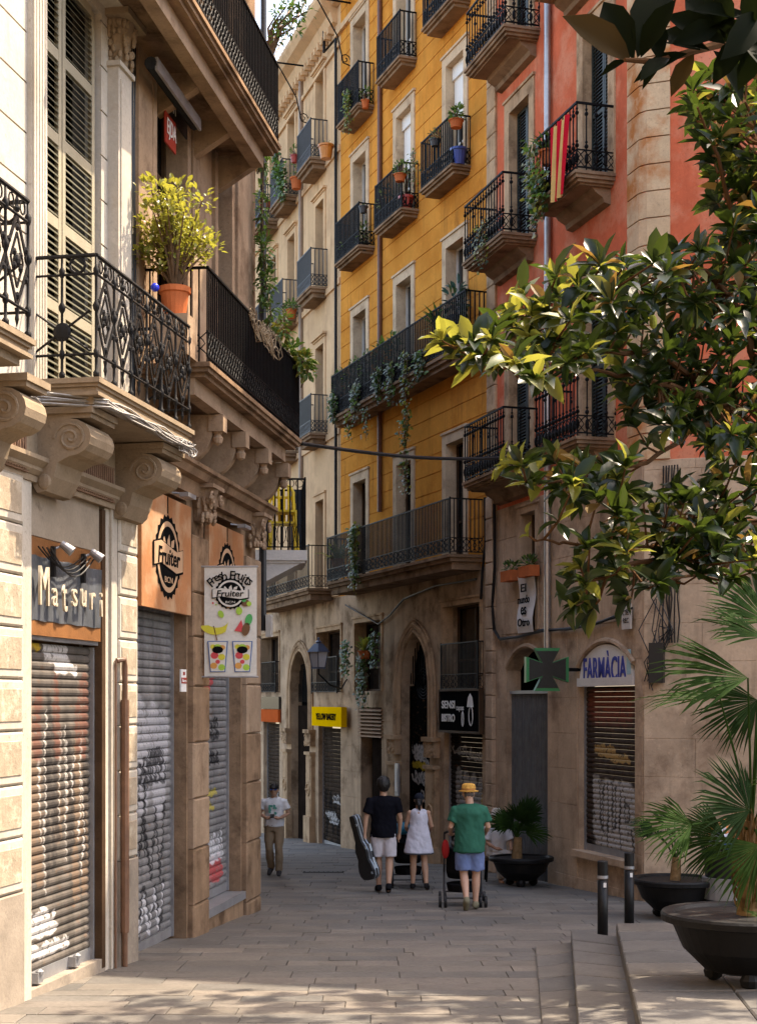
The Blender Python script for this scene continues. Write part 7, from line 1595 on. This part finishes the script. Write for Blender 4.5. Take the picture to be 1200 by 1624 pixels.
mb = MB(); pts = gpts(1.01)
for off in (-.03, .03): mb.tube([(x, off, z) for x, z in pts+[pts[0]]], .012, 5)
mb.build('edge_trim', TRIM, gc); MB().box(.14, .205, -.02, .02, .18, .6).build('silver_band', TRIM, gc)
mb = MB(); mb.tube([(.15, 0, .36), (.22, 0, .38), (.23, 0, .46), (.16, 0, .48)], .014, 6); mb.build('handle', CASE, gc)
for z in (.12, .55, .95): MB().box(.06 if z > .9 else .14, .10 if z > .9 else .18, -.085, -.075, z-.02, z+.02).build('latch', TRIM, gc)
# --- woman in a white dress
J = joints(shL=(-.165,0,1.385), shR=(.165,0,1.385), elL=(-.235,.03,1.14), wrL=(-.22,.26,1.02), hdL=(-.20,.33,1.02), elR=(.23,.04,1.14), wrR=(.19,.27,1.02), hdR=(.17,.34,1.02), ankL=(-.11,.03,.085), toeL=(-.13,.17,.03), kneeR=(.10,.0,.5), ankR=(.14,-.12,.10), toeR=(.15,.02,.03), head=(0,.02,1.62))
o, pW, sW = person('woman in a white sleeveless dress and dark cap seen from behind pushing a pushchair', 664, 1411, 153, R(-4), J, SKIN, True)
mb = MB(); mb.loft([((0,0,.66), .27, .2), ((0,0,.68), .27, .2), ((0,0,.82), .245, .175), ((0,0,1.0), .205, .145), ((0,0,1.16), .165, .125), ((0,0,1.30), .165, .122), ((0,0,1.38), .175, .115), ((0,0,1.43), .15, .095), ((0,0,1.465), .09, .07)], 26, .035, 4)
fused(mb, 'dress', cloth('white_dress', (.56,.54,.60)), o)
MB().loft([((0,0,.645), .255, .19), ((0,0,.672), .272, .202)], 26, .035, 4).build('hem', cloth('dark_hem', (.10,.10,.11)), o)
MB().prism([(0+.018*math.cos(t*.63), 1.37+.045*math.sin(t*.63)) for t in range(10)], -.118, -.09).build('keyhole', SKIN, o)
h = J['head']; mb = MB(); mb.ell(h+Vector((0, -.005, .04)), (.09, .102, .092), 14, 10); mb.loft([(h+Vector((0, .1, .03)), .07, .07), (h+Vector((0, .105, .042)), .07, .07)], 12); fused(mb, 'cap', cloth('navy_cap', (.02,.022,.03)), o, vox=.009, smooth_it=2)
mb = MB(); mb.ell(h+Vector((0, -.05, -.02)), (.08, .06, .09), 12, 8); mb.tube([tuple(h+Vector((0, -.1, .0))), tuple(h+Vector((.01, -.14, -.08))), tuple(h+Vector((.02, -.11, -.2)))], [.035, .04, .015], 10); fused(mb, 'hair', HAIRB, o, vox=.009, smooth_it=2); shoes(J, cloth('black_sandal', (.02,.018,.018)), o)
# --- man in a green t-shirt and straw hat
J = joints(elL=(-.26,.0,1.15), wrL=(-.24,.24,1.03), hdL=(-.22,.32,1.03), elR=(.26,.0,1.15), wrR=(.24,.24,1.03), hdR=(.22,.32,1.03), kneeL=(-.075,.03,.50), ankL=(-.06,-.22,.17), toeL=(-.06,-.12,.04), ankR=(.09,.05,.085), kneeR=(.10,.06,.5), toeR=(.11,.20,.03), head=(-.01,.03,1.615))
o, pG, sG = person('man in a green t-shirt, blue shorts and straw hat seen from behind pushing a pushchair', 744, 1443, 199, R(2), J, SKIN2)
fused(torso_garment(J, .80, .215, .15, 1.04, .7, .035, 6, 1.2), 'shirt', cloth('green_tee', (.03,.12,.08)), o); fused(legs_garment(J, .86, .112, .118, .94), 'shorts', cloth('blue_shorts', (.15,.20,.36)), o); shoes(J, cloth('olive_shoe', (.2,.18,.12)), o)
h = J['head']; MB().lathe((h.x, h.y, h.z+.025), [(.135,.0),(.14,.012),(.10,.018),(.095,.075),(.085,.105),(.05,.115),(.02,.105),(.001,.104)], 24).build('straw_hat', mat('straw', (.62,.33,.08), .8, .15, 30, .5, 120), o, smooth=True); MB().lathe((h.x, h.y, h.z+.045), [(.1015,0),(.0995,.028)], 24).build('hat_band', mat('tan_band', (.42,.2,.06), .8), o); mb = MB(); mb.ell(h+Vector((0, -.045, -.01)), (.074, .055, .06), 12, 8); fused(mb, 'hair', mat('grey_hair', (.12,.10,.09), .7, .2, 30, .4, 90), o, vox=.009, smooth_it=2)
# --- seated person half hidden by the palm
J = joints(kneeL=(-.12,.42,.50), ankL=(-.12,.44,.085), toeL=(-.13,.58,.03), kneeR=(.12,.42,.50), ankR=(.12,.44,.085), toeR=(.13,.58,.03), hipL=(-.1,.03,.9), hipR=(.1,.03,.9))
for k in ('kneeL', 'kneeR', 'ankL', 'ankR', 'toeL', 'toeR'): J[k].z += .42
J['elL'] = Vector((-.24, .08, 1.15)); J['wrL'] = Vector((-.15, .3, 1.05)); J['hdL'] = Vector((-.12, .37, 1.05)); J['elR'] = Vector((.24, .08, 1.15)); J['wrR'] = Vector((.15, .3, 1.05)); J['hdR'] = Vector((.12, .37, 1.05))
pS = Vector(((787-600)/2400*27.9, 27.9, gz(27.9)-.42)); o = fused(body_mesh(J), 'person', SKIN, None, Matrix.Translation(pS)@Matrix.Rotation(R(200), 4, 'Z'), .0105, 3); tag(o, 'seated person in white clothes and a white hat half hidden behind the planter palm', 'person')
fused(torso_garment(J, .88, .19, .135, 1.05, .9, .05, 8, 1.2), 'shirt', cloth('white_tee', (.66,.65,.66)), o); fused(legs_garment(J, 2, .105, .09, .98), 'trousers', cloth('white_linen', (.55,.53,.5)), o)
h = J['head']; MB().lathe((h.x, h.y, h.z+.02), [(.14,-.02),(.145,-.01),(.1,.02),(.095,.08),(.06,.12),(.001,.13)], 20).build('sun_hat', cloth('cream_hat', (.55,.48,.42)), o, smooth=True)
q = Vector((pS.x, pS.y, gz(27.9))); mb = MB(); mb.box(-.22, .22, -.22, .22, .40, .45)
st = empty('stool', Matrix.Translation(q)); tag(st, 'low dark stool under the seated person in white', 'stool'); mb.build('seat', WOODBROWN, st)
for sx in (-1, 1):
    for sy_ in (-1, 1): MB().tube([(sx*.18, sy_*.18, .40), (sx*.2, sy_*.2, 0)], .018, 6).build('leg', IRON, st)
# --- pushchairs
def pushchair(loc, rot, sc, label, hood, wheelr, extra, hoodm, cargo=None):
    b = empty('pushchair', Matrix.Translation(loc)@Matrix.Rotation(rot, 4, 'Z')@Matrix.Scale(sc, 4)); tag(b, label, 'pushchair', 'pushchairs')
    FRM = mat('dark_tube_frame', (.025,.025,.028), .35, .1, 5, 0, spec=.6); FAB = cloth('black_canvas', (.014,.014,.016))
    mb = MB()
    for sx in (-1, 1):
        mb.tube([(sx*.25, -.42, 1.02), (sx*.25, -.25, .72), (sx*.25, .38, .12)], .014, 6); mb.tube([(sx*.25, -.36, .12), (sx*.25, .05, .45)], .014, 6); mb.tube([(sx*.25, -.36, .12), (sx*.25, .38, .14)], .012, 6)
    mb.tube([(-.25, -.36, .14), (.25, -.36, .14)], .012, 6); mb.tube([(-.25, .36, .14), (.25, .36, .14)], .012, 6); mb.build('frame', FRM, b)
    MB().tube([(-.25, -.42, 1.02), (-.2, -.45, 1.04), (.2, -.45, 1.04), (.25, -.42, 1.02)], .018, 8).build('handle', BLACKPLASTIC, b)
    mb = MB(); mb.loft([((0, .12, .36), .2, .2), ((0, .05, .45), .225, .24), ((0, -.02, .62), .225, .2), ((0, -.12, .80), .22, .13)], 16); fused(mb, 'seat', FAB, b, vox=.015)
    mb = MB(); mb.loft([((0, .0, .2), .2, .25), ((0, .0, .30), .22, .28)], 14); mb.build('basket', FAB, b)
    if hood:
        mb = MB()
        for i in range(9):
            a0, a1 = math.pi*i/9*.62+.15, math.pi*(i+1)/9*.62+.15
            for j in range(8):
                t0, t1 = -1+2*j/8, -1+2*(j+1)/8
                def P(a, t_): w_ = math.sqrt(max(0, 1-abs(t_)**3)); return (t_*.25, -.05-.34*math.cos(a)*w_, .66+.38*math.sin(a)*(.45+.55*w_))
                mb.add([P(a0, t0), P(a0, t1), P(a1, t1), P(a1, t0)], [(0,1,2,3)])
        mb.build('hood', hoodm, b, smooth=True)
        mb = MB(); mb.tube([(-.26, -.05-.02, .55), (-.26, -.28, .75), (-.15, -.36, .86), (.15, -.36, .86), (.26, -.28, .75), (.26, -.07, .55)], .016, 6); mb.build('hood_rim', TRIM, b)
    for sx in (-1, 1):
        for y_, rr_ in ((-.36, wheelr), (.37, wheelr*.85)):
            for dx in ((0,) if not extra else (-.035, .035)):
                w_ = empty('wheel', Matrix.Translation((sx*.27+dx, y_, rr_)), parent=b); prof = [(rr_*.86, -.02), (rr_*.97, -.018), (rr_, 0), (rr_*.97, .018), (rr_*.86, .02)]
                t_ = MB().lathe((0,0,0), prof, 18); t_.v = [(q[2], q[0], q[1]) for q in t_.v]; t_.f = t_.f[:-2]; t_.m = t_.m[:-2]; t_.build('tyre', BLACKPLASTIC, w_)
                t_ = MB().lathe((0,0,0), [(.001,-.012),(rr_*.3,-.012),(rr_*.87,-.008),(rr_*.87,.008),(rr_*.3,.012),(.001,.012)], 18); t_.v = [(q[2], q[0], q[1]) for q in t_.v]; t_.build('rim', mat('dark_wheel_rim', (.05,.05,.055), .4), w_)
    return b
HOODB = cloth('navy_hood', (.02,.025,.035)); BLUET = cloth('teal_blanket', (.04,.20,.30))
hl = Vector((-.05, .30*sW, 0)); q = Vector((pW.x-.17, pW.y+.80, gz(pW.y+.8))); ps = pushchair(q, R(2), 1.12, 'black hooded pushchair with large wheels pushed by the woman in white', True, .17, False, HOODB)
mb = MB(); mb.ell((0, 0, .07), (.21, .15, .1), 14, 8); mb.ell((.05, .05, .12), (.15, .12, .08), 12, 8); bg_ = fused(mb, 'changing_bag', BLUET, None, Matrix.Translation(q+Vector((-.16, -.52, .98))), .012, 3); tag(bg_, 'teal blue bag slung on the handle of the hooded pushchair', 'bag')
q2 = Vector((pG.x-.06, pG.y+.78, gz(pG.y+.78))); ps = pushchair(q2, R(-2), 1.12, 'dark folding pushchair with small double wheels pushed by the man in green', False, .085, True, HOODB)
mb = MB(); mb.ell((0, 0, .1), (.06, .06, .15), 10, 8); bg_ = fused(mb, 'red_pouch', cloth('red_cloth', (.4,.03,.03)), None, Matrix.Translation(q2+Vector((-.28, -.46, .80))), .012, 2); tag(bg_, 'red cloth pouch hanging on the folding pushchair handle', 'pouch')

finish_fused()
